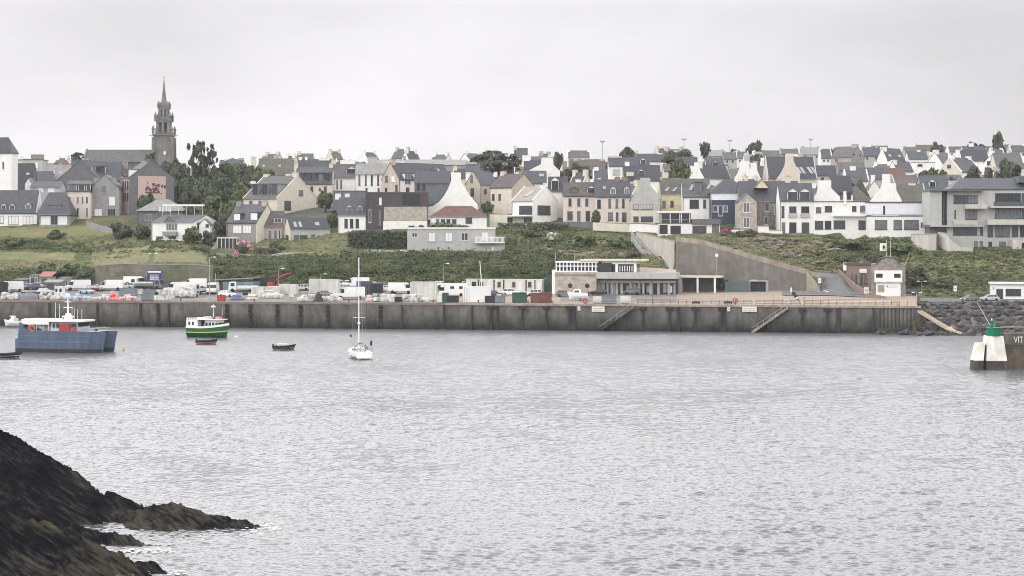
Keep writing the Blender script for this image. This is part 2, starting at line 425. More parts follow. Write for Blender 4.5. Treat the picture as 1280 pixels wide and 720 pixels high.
# ------------------------------------------------------------------ hillside
def land_material():
    m, nt, b = _nt('hillside turf'); N = nt.nodes.new; Lk = nt.links.new
    geo = N('ShaderNodeNewGeometry')
    def nz(s, d=6):
        n = N('ShaderNodeTexNoise'); n.inputs['Scale'].default_value = s; n.inputs['Detail'].default_value = d; n.inputs['Roughness'].default_value = .65
        Lk(geo.outputs['Position'], n.inputs['Vector']); return n.outputs['Fac']
    r = N('ShaderNodeValToRGB'); e = r.color_ramp.elements
    e[0].position = .38; e[0].color = (.07,.09,.042,1); e[1].position = .66; e[1].color = (.20,.175,.105,1)
    x = e.new(.5); x.color = (.115,.125,.062,1)
    Lk(nz(.055), r.inputs[0])
    r2 = N('ShaderNodeMapRange'); r2.inputs[1].default_value = .3; r2.inputs[2].default_value = .7; r2.inputs[3].default_value = .6; r2.inputs[4].default_value = 1.35
    Lk(nz(1.1), r2.inputs[0])
    mx = N('ShaderNodeMix'); mx.data_type = 'RGBA'; mx.blend_type = 'MULTIPLY'; mx.inputs[0].default_value = 1
    Lk(r.outputs[0], mx.inputs[6]); Lk(r2.outputs[0], mx.inputs[7]); Lk(mx.outputs[2], b.inputs['Base Color'])
    b.inputs['Roughness'].default_value = .95; b.inputs['Specular IOR Level'].default_value = .1
    bp = N('ShaderNodeBump'); bp.inputs['Strength'].default_value = .8; bp.inputs['Distance'].default_value = .5
    Lk(nz(.8), bp.inputs['Height']); Lk(bp.outputs[0], b.inputs['Normal'])
    return m
pxs = np.unique(np.concatenate([np.arange(-480, 820, 10), np.arange(820, 1170, 2), np.arange(1170, 1790, 10), [845,846,847]]))
Ds = np.concatenate([[-12,-8,-4,0,2,2.5,3,6], np.arange(10, 52, 4), np.arange(52, 68, .5), np.arange(68, 130, 2), np.arange(130, 620, 15), [700,900,1500,3400]])
def sheet_(name, Ds, m):
    V = []
    for px in pxs:
        for D in Ds:
            Y = Yq(px)+D; z = terr(px, D); x = (px-640)*Y/F
            V.append((x, Y, z))
    grid_mesh(name, V, len(pxs), len(Ds), m, 'structure')
LANDM = land_material()
sheet_('hillside', Ds[Ds <= 128], LANDM)
sheet_('town_ground', Ds[Ds >= 128], mat('garden soil and lanes', (.075,.078,.058), .95, .3, .3, col2=(.10,.095,.085), vscale=.06))

# quay deck: tarmac on the left, sandy concrete on the pier
dm = mat('quay tarmac', (.16,.155,.15), .9, .2, .4, col2=(.20,.19,.18), vscale=.12)
dp = mat('pier paving', (.29,.235,.185), .9, .16, .4, col2=(.26,.22,.18), vscale=.1)
def strip(name, p0, p1, d0, d1, m, dz=0, nd=6, edge=None):
    a = np.linspace(p0, p1, max(3, int(abs(p1-p0)/8))); b = np.linspace(d0, d1, nd); V = []
    for px in a:
        for D in b:
            Y = Yq(px)+D; V.append(((px-640)*Y/F, Y, deck_z(D)+dz))
    return grid_mesh(name, V, len(a), len(b), m, 'structure')
strip('quay_pavement', -480, 560, .5, 56, dm, .0)
strip('pier_pavement', 560, 1146, .5, 54, dp, .0)
strip('quay_road', 700, 846, 10, 40, dm, .012)

def ribbon(name, L, Rr, m, dz, n=24):
    """road between two edge polylines of (bearing, depth) points, laid on the ground"""
    def samp(pl):
        t = np.linspace(0, len(pl)-1, n); return [tuple(np.interp(t[i], range(len(pl)), [q[k] for q in pl]) for k in (0,1)) for i in range(n)]
    V = []
    for (a, da), (b, db) in zip(samp(L), samp(Rr)):
        for t in np.linspace(0, 1, 6):
            px, D = a+(b-a)*t, da+(db-da)*t; p = G(px, D); V.append((p.x, p.y, p.z+dz))
    return grid_mesh(name, V, n, 6, m, 'structure')
asph = mat('ramp asphalt', (.135,.135,.14), .9, .15, .5)
ribbon('ramp_road', [(846,56),(935,56.2),(1020,56),(1036,50),(1046,40)], [(846,62.5),(935,62.5),(1020,62.5),(1066,60),(1092,38)], asph, .16, 48)
ribbon('shore_road', [(1150,27),(1400,27),(1700,27)], [(1150,38),(1400,38),(1700,38)], asph, .15, 40)
lm = mat('road paint', (.6,.6,.58), .8, .1, 2.)
def meadow(px0, px1, d0, d1, m, name='meadow'):
    V = []; a = np.linspace(px0, px1, 24); b = np.linspace(0, 1, 10)
    for i, px in enumerate(a):
        e = .5+.5*noise.noise(Vector((px*.13, d0, 0))); f = .5+.5*noise.noise(Vector((px*.11, d1, 5)))
        for t in b:
            lo, hi = d0+3*e, d1-3*f; D = lo+(hi-lo)*t; q = G(px, D); V.append((q.x, q.y, q.z+(.22 if 0 < t < 1 and 0 < i < 23 else -.1)))
    grid_mesh(name, V, 24, 10, m, 'structure')
GM = mat('mown grass', (.135,.145,.062), .95, .2, .25, col2=(.165,.155,.08), vscale=.09, bump=.4)
EM = mat('dry terrace path', (.20,.165,.115), .95, .22, .4, col2=(.15,.145,.085), vscale=.12, bump=.4)
meadow(114, 188, 66, 92, GM); meadow(192, 262, 63, 88, GM); meadow(-20, 138, 106, 119, GM); meadow(-30, 95, 80, 92, GM)
meadow(650, 800, 77, 85, EM, 'path'); meadow(330, 440, 80, 86, EM, 'path'); meadow(690, 790, 88, 95, GM); meadow(1160, 1240, 66, 76, GM)
ribbon('ramp_road', [(1022,56),(1019,47),(1012,40)], [(1047,61.5),(1068,50),(1092,36)], asph, .22, 30)
ribbon('forecourt', [(978,34),(1036,34),(1100,26)], [(978,53.6),(1021,52.6),(1100,36.5)], asph, .17, 30)
ribbon('road_marking', [(1028,50),(1034,44)], [(1029.5,50),(1035.6,44)], lm, .34, 6)
ribbon('road_marking', [(1016,52),(1024,44)], [(1017.3,52),(1025.4,44)], lm, .34, 6)

# ------------------------------------------------------------------ quay wall
def wall_material():
    m, nt, b = _nt('quay masonry'); N = nt.nodes.new; Lk = nt.links.new
    geo = N('ShaderNodeNewGeometry')
    mp = N('ShaderNodeMapping'); mp.inputs['Scale'].default_value = (.42,.42,.2); Lk(geo.outputs['Position'], mp.inputs['Vector'])
    n1 = N('ShaderNodeTexNoise'); n1.inputs['Scale'].default_value = 1; n1.inputs['Detail'].default_value = 7; n1.inputs['Roughness'].default_value = .7
    Lk(mp.outputs[0], n1.inputs['Vector'])
    n2 = N('ShaderNodeTexNoise'); n2.inputs['Scale'].default_value = .22; n2.inputs['Detail'].default_value = 7; n2.inputs['Roughness'].default_value = .7
    Lk(geo.outputs['Position'], n2.inputs['Vector'])
    sp = N('ShaderNodeSeparateXYZ'); Lk(geo.outputs['Position'], sp.inputs[0])
    # tide line: weed and algae below, its edge wandering
    wz = N('ShaderNodeMath'); wz.operation = 'MULTIPLY_ADD'; Lk(n2.outputs['Fac'], wz.inputs[0]); wz.inputs[1].default_value = -5.0; Lk(sp.outputs['Z'], wz.inputs[2])
    r = N('ShaderNodeValToRGB'); e = r.color_ramp.elements
    mr = N('ShaderNodeMapRange'); mr.inputs[1].default_value = -3.0; mr.inputs[2].default_value = 3.8; Lk(wz.outputs[0], mr.inputs[0])
    Lk(mr.outputs[0], r.inputs[0])
    e[0].position = .0; e[0].color = (.020,.021,.020,1); e[1].position = 1; e[1].color = (.15,.14,.13,1)
    for p, c in ((.18,(.034,.034,.030,1)), (.30,(.062,.064,.052,1)), (.50,(.10,.10,.088,1)), (.66,(.14,.135,.122,1))):
        x = e.new(p); x.color = c
    r2 = N('ShaderNodeMapRange'); r2.inputs[1].default_value = .3; r2.inputs[2].default_value = .7; r2.inputs[3].default_value = .4; r2.inputs[4].default_value = 1.3
    Lk(n1.outputs['Fac'], r2.inputs[0])
    mx = N('ShaderNodeMix'); mx.data_type = 'RGBA'; mx.blend_type = 'MULTIPLY'; mx.inputs[0].default_value = 1
    Lk(r.outputs[0], mx.inputs[6]); Lk(r2.outputs[0], mx.inputs[7]); Lk(mx.outputs[2], b.inputs['Base Color'])
    b.inputs['Roughness'].default_value = .85; b.inputs['Specular IOR Level'].default_value = .3
    bp = N('ShaderNodeBump'); bp.inputs['Strength'].default_value = .5; bp.inputs['Distance'].default_value = .2
    Lk(n1.outputs['Fac'], bp.inputs['Height']); Lk(bp.outputs[0], b.inputs['Normal'])
    return m
WALLM = wall_material()
QDIR = Vector((1, -.189, 0)).normalized(); QN = Vector((-.189, -1, 0)).normalized()   # along the quay; out over the water
QANG = math.atan2(QDIR.y, QDIR.x)
qo = P(-480, 400, Yq(-480)); qo.z = 0
def qs(px):                             # metres along the quay face at a bearing
    p = P(px, 400, Yq(px)); p.z = 0; return (p-qo).length
wall = thing('quay_wall', 'long dark weathered harbour quay wall rising from the water under the parking area', 'quay wall', qo, QANG)
LQ = qs(1096); LE = qs(1146)
mb = MB(); random.seed(3)
x = 0
while x < LQ:                            # panels of slightly different projection with open joints
    w = min(random.uniform(7.5, 11), LQ-x); o = random.uniform(0, .05)
    mb.box(x+.015, x+w-.015, o, 3, -3, 6.05); x += w
mb.box(0, LQ, .12, 3, -3, 6.04)
mb.build('wall_face', WALLM, wall)
mb = MB()
for i in range(int((LE-LQ)/.9)): mb.box(LQ+i*.9+.02, LQ+i*.9+.62, .0, 2, 1.2, 6.1)
mb.box(LQ, LE+1, .25, 3, -3, 6.1); mb.box(LQ, LE+3, -1.2, .2, -3, 1.3, ty=.5); mb.build('ribbed_wall', WALLM, wall)
cop = mat('coping concrete', (.32,.28,.24), .9, .2, .6, streak=.2)
copl = mat('stained coping', (.20,.165,.145), .9, .25, .5, col2=(.22,.15,.13), vscale=.2)
MB().box(0, qs(556), -.12, 1.2, 6.052, 6.56).build('coping', copl, wall)
MB().box(qs(556)+.01, LE+1, -.2, 1.2, 6.052, 6.58).build('coping', cop, wall)
for px, w in ((62,.5),(122,.55),(176,.6),(211,.35),(503,.35),(555,.4),(590,.3),(622,.5),(716,1.5),(848,.6),(905,1.0),(1048,.9),(1092,.5)):
    s = qs(px); MB().box(s-w/2, s+w/2, -.35, .3, -2.5, 6.0).build('fender_post', M['dark'], wall)
for px in (198,284,313,347,376,410,476):  # columns of old tyres
    s = qs(px); mb = MB()
    for k in range(5):
        z = .9+k*1.15
        mb.lathe([(.36,-.17),(.55,-.1),(.55,.1),(.36,.17),(.3,0)], (0,0,0), 12)
        n = 60; vs_ = mb.v[-n:]; mb.v[-n:] = [(s+random.uniform(-.02,.02)+v[0], -.3+v[2], z+v[1]) for v in vs_]
    mb.tube([(s-.2,-.15,6),(s-.2,-.15,.3)], .05, 4); mb.tube([(s+.2,-.15,6),(s+.2,-.15,.3)], .05, 4)
    mb.build('tyre_fender', M['black'], wall)
for px in (612,651,681,710,802,835,867,900,1001,1032):
    s = qs(px); pl = MB().add([(s-.05,-.25,-2.5),(s+.5,-.25,-2.5),(s+.75,-.6,5.3),(s+.2,-.6,5.3),(s-.05,.5,-2.5),(s+.5,.5,-2.5),(s+.75,.5,5.3),(s+.2,.5,5.3)],
        [(0,1,2,3),(1,5,6,2),(4,0,3,7),(3,2,6,7)]).build('fender_pile', M['dark'], wall)
    MB().box(s-.5, s+1.3, -.75, .2, 5.3, 5.95).build('bracket', M['dark'], pl)
for pa, pb in ((793,750),(985,940)):      # two flights of steps down the face
    s0, s1 = qs(pa), qs(pb); n = 18; mb = MB()
    for k in range(n):
        a = s0+(s1-s0)*k/n; b_ = s0+(s1-s0)*(k+1)/n; z = 6.4-(6.0)*k/n
        mb.box(min(a,b_), max(a,b_), -1.5, .4, z-.9, z-.3)
    st = mb.build('steps', cop if pa > 900 else WALLM, wall)
    rl = MB(); rl.tube([(s0,-1.45,7.0),(s1,-1.45,1.1)], .06, 5)
    for k in range(0, n, 3):
        a = s0+(s1-s0)*k/n; z = 6.4-6*k/n; rl.tube([(a,-1.45,z-.4),(a,-1.45,z+.65)], .05, 4)
    rl.build('handrail', M['steel'], st)
for px0, px1, t, b_ in ((740,756,383,389.5),(928,946,383.3,389.5)):
    s0, s1 = qs(px0), qs(px1); Y = Yq(px0); z0, z1 = Zpy(b_, Y), Zpy(t, Y)
    sg = thing('quay_sign', 'x', 'sign', qo, QANG)
    sg['label'] = 'cream notice board on the quay face just left of the steps under the glazed station' if px0 < 800 else 'cream notice board on the quay face left of the steps below the dark teardrop flag'
    MB().box(s0, s1, -.35, -.2, z0, z1).build('board', M['signwhite'], sg)
    tx = MB()
    for r_, zz in enumerate((z0+(z1-z0)*.62, z0+(z1-z0)*.28)):
        u = s0+.25
        while u < s1-.4:
            w = random.uniform(.12,.32); tx.box(u, min(u+w, s1-.25), -.365, -.352, zz-.09, zz+.09); u += w+.08
    tx.build('lettering', M['greyframe'], sg)
for px, top, bot in ((724,383,388),(911,384,389)):
    sg = thing('quay_plate', 'white plate on the quay face beside the %s' % ('fender below the boat trailer' if px < 800 else 'wide fender near the far notice board'), 'sign', qo, QANG)
    s = qs(px); Y = Yq(px); MB().box(s-.35, s+.35, -.42, -.37, Zpy(bot,Y), Zpy(top,Y)).build('plate', M['signwhite'], sg)
    MB().box(s-.2, s+.2, -.435, -.422, Zpy(bot,Y)+.3, Zpy(top,Y)-.3).build('mark', M['greyframe'], sg)

# ------------------------------------------------------------------ retaining wall of the ramp, its parapet, and the pale wall with steps
retm = mat('shuttered concrete', (.205,.19,.172), .95, .24, .35, bump=.3, streak=.14, col2=(.17,.16,.145), vscale=.1)
rw = thing('retaining_wall', 'long brown grey concrete retaining wall holding up the sloping ramp road', 'retaining wall')
def wallstrip(name, pts, thick, m, parent, foot=None):
    """pts: (bearing, depth, top row, foot row)"""
    vs_, fs = [], []
    for px, D, t, b_ in pts:
        Y = Yq(px)+D; x = (px-640)*Y/F
        vs_ += [(x,Y,Zpy(b_,Y)),(x,Y,Zpy(t,Y)),(x+.05,Y+thick,Zpy(t,Y)),(x+.05,Y+thick,Zpy(b_,Y))]
    n = len(pts)
    for i in range(n-1):
        a, b2 = i*4, i*4+4
        fs += [(a,b2,b2+1,a+1),(a+1,b2+1,b2+2,a+2),(a+2,b2+2,b2+3,a+3)]
    fs += [(0,1,2,3), (n*4-4,n*4-1,n*4-2,n*4-3)]
    return MB().add(vs_, fs).build(name, m, parent)
wallstrip('wall_face', [(845,54,302,372),(880,54,306,372),(935,54,322.5,372),(985,54,336.5,372),(1008,54,343,372),(1022,53.4,347,373)], .8, retm, rw)
wallstrip('parapet', [(845,54.1,296,301.9),(880,54.1,300,305.9),(935,54.1,316,322.4),(985,54.1,330,336.4),(1008,54.1,336.6,342.9),(1025,53.5,344,349)], .5, cop, rw)
wallstrip('end_wall', [(1008.2,53.3,338,372),(1020,50,352,373),(1024,46,358,374)], .5, mat('lichened concrete', (.33,.31,.23), .9, .2, .5, streak=.25), rw)
pw = thing('stair_wall', 'pale cream rendered wall beside the outdoor steps above the station terrace', 'wall')
wallstrip('wall_face', [(795,88,290,303),(812,80,294,318),(830,68,299,330),(843,57,302,345)], .6, mat('stained pale render', (.46,.43,.385), .9, .12, .5, streak=.15), pw)
wallstrip('capping', [(795,87.8,288.6,290.3),(812,79.8,292.6,294.3),(830,67.8,297.6,299.3),(844,56.8,300.6,302.3)], 1.0, cop, pw)
stp = thing('outdoor_stairs', 'grey railed concrete steps running down the slope before the cream stair wall', 'stairs')
segs = [((789,88,293),(802,82,310)),((802,82,311),(810,79,313)),((810,79,313),(824,70,328)),((824,70,328),(830,67,329)),((830,67,329),(843,58,347))]
mb = MB(); rl = MB()
for (a,da,ya),(b_,db,yb) in segs:
    pa, pb = P(a,ya,Yq(a)+da), P(b_,yb,Yq(b_)+db); n = 8 if abs(yb-ya) > 4 else 2
    for k in range(n):
        q0 = pa.lerp(pb, k/n); q1 = pa.lerp(pb, (k+1)/n)
        mb.box(min(q0.x,q1.x), max(q0.x,q1.x)+.02, min(q0.y,q1.y)-.9, max(q0.y,q1.y)+.9, q1.z-1.6, q0.z)
    for o in (-.9, .9):
        rl.tube([pa+Vector((0,o,1)), pb+Vector((0,o,1))], .07, 4); rl.tube([pa+Vector((0,o,.5)), pb+Vector((0,o,.5))], .04, 4)
        rl.tube([pa+Vector((0,o,0)), pa+Vector((0,o,1))], .05, 4)
mb.build('steps', W['lightgrey'], stp); rl.build('railing', M['steel'], stp)

# ------------------------------------------------------------------ foreground rocks
def rock_material():
    m, nt, b = _nt('wet schist'); N = nt.nodes.new; Lk = nt.links.new
    geo = N('ShaderNodeNewGeometry')
    def dot(v):
        d = N('ShaderNodeVectorMath'); d.operation = 'DOT_PRODUCT'; Lk(geo.outputs['Position'], d.inputs[0]); d.inputs[1].default_value = v; return d.outputs['Value']
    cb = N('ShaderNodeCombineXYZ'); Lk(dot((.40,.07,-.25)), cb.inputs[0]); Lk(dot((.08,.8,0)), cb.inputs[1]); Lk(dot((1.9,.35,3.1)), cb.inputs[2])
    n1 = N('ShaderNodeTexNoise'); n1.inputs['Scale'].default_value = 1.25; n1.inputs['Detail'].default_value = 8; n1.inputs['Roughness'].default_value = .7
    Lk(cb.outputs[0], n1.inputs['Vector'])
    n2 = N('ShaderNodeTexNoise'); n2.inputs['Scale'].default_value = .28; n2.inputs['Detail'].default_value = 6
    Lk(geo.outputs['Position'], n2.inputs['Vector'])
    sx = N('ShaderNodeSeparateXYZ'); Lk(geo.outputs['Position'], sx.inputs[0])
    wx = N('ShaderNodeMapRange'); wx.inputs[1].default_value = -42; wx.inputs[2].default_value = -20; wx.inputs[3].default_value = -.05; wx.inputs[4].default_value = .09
    Lk(sx.outputs[0], wx.inputs[0])                      # colour shifts from black towards brown at the right-hand end
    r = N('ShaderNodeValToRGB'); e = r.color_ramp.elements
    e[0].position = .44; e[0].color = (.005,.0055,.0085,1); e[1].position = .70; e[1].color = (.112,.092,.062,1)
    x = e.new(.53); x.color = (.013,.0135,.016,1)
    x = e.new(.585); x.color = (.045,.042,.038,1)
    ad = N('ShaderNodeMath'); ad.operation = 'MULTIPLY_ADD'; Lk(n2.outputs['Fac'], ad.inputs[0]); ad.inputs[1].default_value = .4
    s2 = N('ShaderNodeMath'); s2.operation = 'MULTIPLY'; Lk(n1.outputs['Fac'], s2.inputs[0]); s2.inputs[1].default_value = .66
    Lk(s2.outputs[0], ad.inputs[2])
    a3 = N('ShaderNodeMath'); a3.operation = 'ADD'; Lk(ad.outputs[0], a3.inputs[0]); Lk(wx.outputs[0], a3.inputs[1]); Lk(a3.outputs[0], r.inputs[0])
    Lk(r.outputs[0], b.inputs['Base Color']); b.inputs['Roughness'].default_value = .75; b.inputs['Specular IOR Level'].default_value = .06
    bp = N('ShaderNodeBump'); bp.inputs['Strength'].default_value = 1; bp.inputs['Distance'].default_value = .7
    Lk(n1.outputs['Fac'], bp.inputs['Height']); Lk(bp.outputs[0], b.inputs['Normal'])
    return m
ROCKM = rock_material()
def ridged(p, o=4):
    v, a = 0, 1
    for _ in range(o): v += a*(1-abs(noise.noise(p))*2); p = p*2.03; a *= .5
    return v/1.9
def rock(label, spine, kf, kb, yspan, dy=.16, dx=.16, amp=.7, group=None):
    """spine: (col, row, distance) of the crest; the near face falls kf per metre, the far face kb"""
    S = [P(*s) for s in spine]; xs = [s.x for s in S]; y0, y1 = yspan
    X = np.arange(xs[0], xs[-1]+.01, dx); Yv = np.arange(y0, y1, dy); V = []
    sy = [s.y for s in S]; sz = [s.z for s in S]
    for x in X:
        yr = np.interp(x, xs, sy); zr = np.interp(x, xs, sz)
        yr += 1.2*noise.noise(Vector((x*.35, 4.1, 0)))
        end = min(1, (xs[-1]-x)/1.2)
        for y in Yv:
            q = yr-y
            z = zr-(q*kf if q > 0 else -q*kb)
            # bedding planes dip down to the right: steps across them
            w = .5*noise.noise(Vector((x*.16, y*.2, 1)))
            b = z+x*.60+y*.13+w
            saw = lambda q: (q-math.floor(q))
            st = .8*(saw(b*.55)**2-.35)+.5*(saw(b*1.3+.3)**2-.35)+.24*(saw(b*3.1)-.5)
            z += amp*(st*.95+.42*ridged(Vector((x*.22+z*.25, y*.45, b*.5)), 5)-.2)*(.35+.65*end)
            z += .07*noise.noise(Vector((x*2.2, y*2.2, 0)))
            V.append((x, y, max(z, -1.2)))
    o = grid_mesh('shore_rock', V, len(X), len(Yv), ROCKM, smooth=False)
    return tag(o, label, 'rock', group)
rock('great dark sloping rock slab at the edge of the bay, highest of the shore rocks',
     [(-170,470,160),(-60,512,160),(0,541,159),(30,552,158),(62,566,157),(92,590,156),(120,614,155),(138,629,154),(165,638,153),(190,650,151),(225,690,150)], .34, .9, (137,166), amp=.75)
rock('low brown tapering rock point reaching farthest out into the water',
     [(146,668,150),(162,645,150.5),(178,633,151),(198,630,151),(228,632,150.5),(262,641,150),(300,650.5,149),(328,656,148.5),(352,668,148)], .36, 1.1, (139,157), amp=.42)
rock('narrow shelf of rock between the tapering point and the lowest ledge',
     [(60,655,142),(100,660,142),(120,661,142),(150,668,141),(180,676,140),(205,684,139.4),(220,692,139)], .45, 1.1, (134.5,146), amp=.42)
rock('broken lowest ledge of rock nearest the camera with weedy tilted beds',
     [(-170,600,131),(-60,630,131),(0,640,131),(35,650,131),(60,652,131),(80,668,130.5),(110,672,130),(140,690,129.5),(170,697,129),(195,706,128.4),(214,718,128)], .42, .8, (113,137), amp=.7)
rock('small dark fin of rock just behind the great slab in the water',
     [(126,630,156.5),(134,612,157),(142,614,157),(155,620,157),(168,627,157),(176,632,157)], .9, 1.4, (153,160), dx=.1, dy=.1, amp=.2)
def foam(px0, px1, py0, py1, seed):
    rn = random.Random(seed); vs_, fs = [], []
    for k in range(60):
        px = rn.uniform(px0, px1); t = (px-px0)/(px1-px0); py = rn.gauss((py0+py1)/2, abs(py1-py0)/4)
        Y = CH*F/(py-HY); x = (px-640)*Y/F; r = rn.uniform(.03,.10); o = len(vs_); n = 7
        vs_ += [(x+r*2.2*math.cos(6.28*i/n)*rn.uniform(.6,1.2), Y+r*1.6*math.sin(6.28*i/n)*rn.uniform(.6,1.2), .06+.004*(k%20)) for i in range(n)]
        fs.append(tuple(range(o, o+n)))
    MB().add(vs_, fs).build('foam', M['foam'])['kind'] = 'stuff'
foam(300, 352, 655, 666, 1); foam(150, 215, 686, 694, 2); foam(160, 230, 712, 722, 3)
# ------------------------------------------------------------------ house builder
FR = {'w':('frame','glass'), 'd':('darkframe','glass'), 's':('greyframe','shutter'), 'b':('blue','glass'), 'g':('greyframe','glass'), 'x':('frame','shutter'), 'c':('darkframe','shutter')}
def fbox(mb, face, L, u0, u1, h0, h1, o0, o1, mi=0):
    if face == 'F': mb.box(u0, u1, -o1, -o0, h0, h1, mi)
    elif face == 'R': mb.box(L+o0, L+o1, u0, u1, h0, h1, mi)
    else: mb.box(-o1, -o0, u0, u1, h0, h1, mi)
def window(root, face, L, u0, u1, h0, h1, st='w', name='window', mull=None, off=0):
    fm, pm = FR[st]; t = min(.1, (u1-u0)*.13); mb = MB(); o = off
    fbox(mb, face, L, u0, u0+t, h0, h1, o-.02, o+.07); fbox(mb, face, L, u1-t, u1, h0, h1, o-.02, o+.07)
    fbox(mb, face, L, u0+t, u1-t, h1-t, h1, o-.02, o+.068); fbox(mb, face, L, u0+t, u1-t, h0, h0+t, o-.02, o+.068)
    n = mull if mull is not None else max(0, int(round((u1-u0)/1.0))-1)
    for k in range(n):
        c = u0+(u1-u0)*(k+1)/(n+1); fbox(mb, face, L, c-.04, c+.04, h0+t, h1-t, o-.02, o+.064)
    if name == 'window': fbox(mb, face, L, u0-.08, u1+.08, h0-.1, h0-.003, o-.02, o+.16)
    f = mb.build(name, M[fm], root)
    p = MB(); fbox(p, face, L, u0+t*.6, u1-t*.6, h0+t*.6, h1-t*.6, o-.02, o+.03); p.build('pane', pane_mat(pm), f)
    return f
def prof_roof(eave, ridge, w, oh, t, rt):
    k = (ridge-eave)/(w/2); zo = eave-oh*k*.8
    if rt == 'mansard':
        mid, mz = w*.16, eave+(ridge-eave)*.68
        out = [(-oh*.6, eave-.1), (mid, mz), (w/2, ridge), (w-mid, mz), (w+oh*.6, eave-.1)]
    else: out = [(-oh, zo), (w/2, ridge), (w+oh, zo)]
    return [(p, z+t) for p, z in out], [(p, z+.02) for p, z in out], out
NG = [0]
def house(label, xl, xm, base, eave, ridge, D, a=0, xr=None, depth=8., axis='x', wall='white', roof='slate', rt='gable',
          ch=(), win=(), swin=(), dorm=(), sky=(), cope=None, outline=None, side=None, name='house', cat='house', oh=.3, group=None,
          chm=None, pots=True, frontgable=None, trim=None, hipin=None):
    a = rad(a); ca, sa = math.cos(a), math.sin(abs(a))
    near = (xl+xm)/2 if a == 0 else xm
    Y0 = Yq(near)+D; s = Y0/F
    if base is None: base = HY-(terr(near, D)-CH)/s+1
    H = lambda py: (base-py)*s
    HOUSES.append((xl, xr or xm, D, ridge, eave, base))
    if a == 0: L = (xm-xl)*s; O = P(xl, base, Y0); U = lambda px: (px-xl)*s
    elif a > 0:
        L = (xm-xl)*s/ca; depth = (xr-xm)*s/sa if xr else depth
        O = P(xm, base, Y0)-Vector((ca, -sa, 0))*L; U = lambda px: (px-xl)*s/ca
        SV = lambda px: (px-xm)*s/sa; sf = 'R'
    else:
        L = (xr-xm)*s/ca; depth = (xm-xl)*s/sa; O = P(xm, base, Y0)
        U = lambda px: (px-xm)*s/ca; SV = lambda px: (xm-px)*s/sa; sf = 'L'
    r = thing(name, label, cat, O, -a, group)
    he, hr = H(eave), H(ridge)
    if outline: hr = min(hr, H(ridge))
    wm = W[wall]; rm = R[roof]; far = D > 260
    W2, Q2 = (depth, L) if axis == 'x' else (L, depth)      # across / along the ridge
    pax = 'x' if axis == 'x' else 'y'
    # walls
    mb = MB(); fo = -4 if D > 60 else -.3
    if axis == 'x' and side and rt in ('gable','mansard'):
        mb.box(.0, L, 0, depth, fo, he)
        _, _, pr = prof_roof(he, hr, W2, 0, .2, rt)
        mb.prism(pr, .3, L-.3, pax); mb.build('wall', wm, r)
        for q0_, q1_, x0_, x1_ in ((-.03,.299,-.03,.2),(L-.299,L+.03,L-.2,L+.03)):
            mb2 = MB(); mb2.prism(pr, q0_, q1_, pax); mb2.box(x0_, x1_, -.02, depth+.02, fo, he-.003); mb2.build('gable_wall', W[side], r)
    else:
        mb.box(0, L, 0, depth, fo, he)
        if rt in ('gable','mansard'):
            _, _, pr = prof_roof(he, hr, W2, 0, .2, rt)
            if rt == 'mansard' or True: mb.prism([(p, z) for p, z in pr], 0, Q2, pax)
        mb.build('wall', wm, r)
    # roof
    t = .2
    if rt in ('gable','mansard'):
        o_, i_, pr = prof_roof(he, hr, W2, oh, t, rt)
        e = .12 if not cope else -.02
        q0 = -e if not outline else .5
        MB().shell(o_, i_, q0, Q2+e, pax).build('roof', rm, r)
        if cope:
            oc, ic, _ = prof_roof(he, hr, W2, oh*.6, t+.16, rt)
            for qa, qb in ((-.12,.22), (Q2-.22,Q2+.12)): MB().shell(oc, ic, qa, qb, pax).build('coping', W[cope], r)
    elif rt == 'hip':
        i = hipin if hipin is not None else min(depth/2, L/2*.8); y = depth/2
        b0 = he+.02
        MB().add([(-oh,-oh,b0),(L+oh,-oh,b0),(L+oh,depth+oh,b0),(-oh,depth+oh,b0),(i,y,hr),(L-i,y,hr),(-oh,-oh,b0-.18),(L+oh,-oh,b0-.18),(L+oh,depth+oh,b0-.18),(-oh,depth+oh,b0-.18)],
            [(0,1,5,4),(1,2,5),(2,3,4,5),(3,0,4),(6,7,1,0),(7,8,2,1),(8,9,3,2),(9,6,0,3),(9,8,7,6)]).build('roof', rm, r)
    elif rt == 'flat':
        MB().box(-.15, L+.15, -.15, depth+.15, he+.003, he+.22).build('roof', rm, r)
    if trim and rt != 'flat':
        MB().box(-oh*.3, L+oh*.3, -oh-.06, -oh+.1, he-oh*.9-.05, he-oh*.9+.15).build('gutter', M[trim], r)
    if not trim and rt in ('gable','hip','mansard') and D < 200 and axis == 'x':
        g_ = MB(); g_.box(-.05, L+.05, -oh-.1, -oh+.03, he-oh*.8*(hr-he)/(W2/2)-.03, he-oh*.8*(hr-he)/(W2/2)+.1) if rt == 'gable' else g_.box(-.2, L+.2, -oh-.1, -oh+.03, he-.2, he-.05)
        g_.box(.12, .22, -.12, -.02, -.2, he-.1); g_.build('gutter', M['greyframe'] if NG[0] % 3 else M['darkframe'], r); NG[0] += 1
    k = (hr-he)/(W2/2) if hr > he else 1
    YR = lambda h: max(0., (h-he)/k)                        # depth on the front roof plane at a height
    # custom front gable outline
    if outline:
        pts = [(U(x), H(y)) for x, y in outline]
        cx = sum(p for p, _ in pts)/len(pts)
        vsF = [(p,-.06,z) for p,z in pts]; n = len(pts)
        g = MB().add(vsF+[(p,.8,z) for p,z in pts], [tuple(range(n)), tuple(range(2*n-1,n-1,-1))]+[(i,i+n,(i+1)%n+n,(i+1)%n) for i in range(n)])
        g.build('gable_wall', W[side or wall], r)
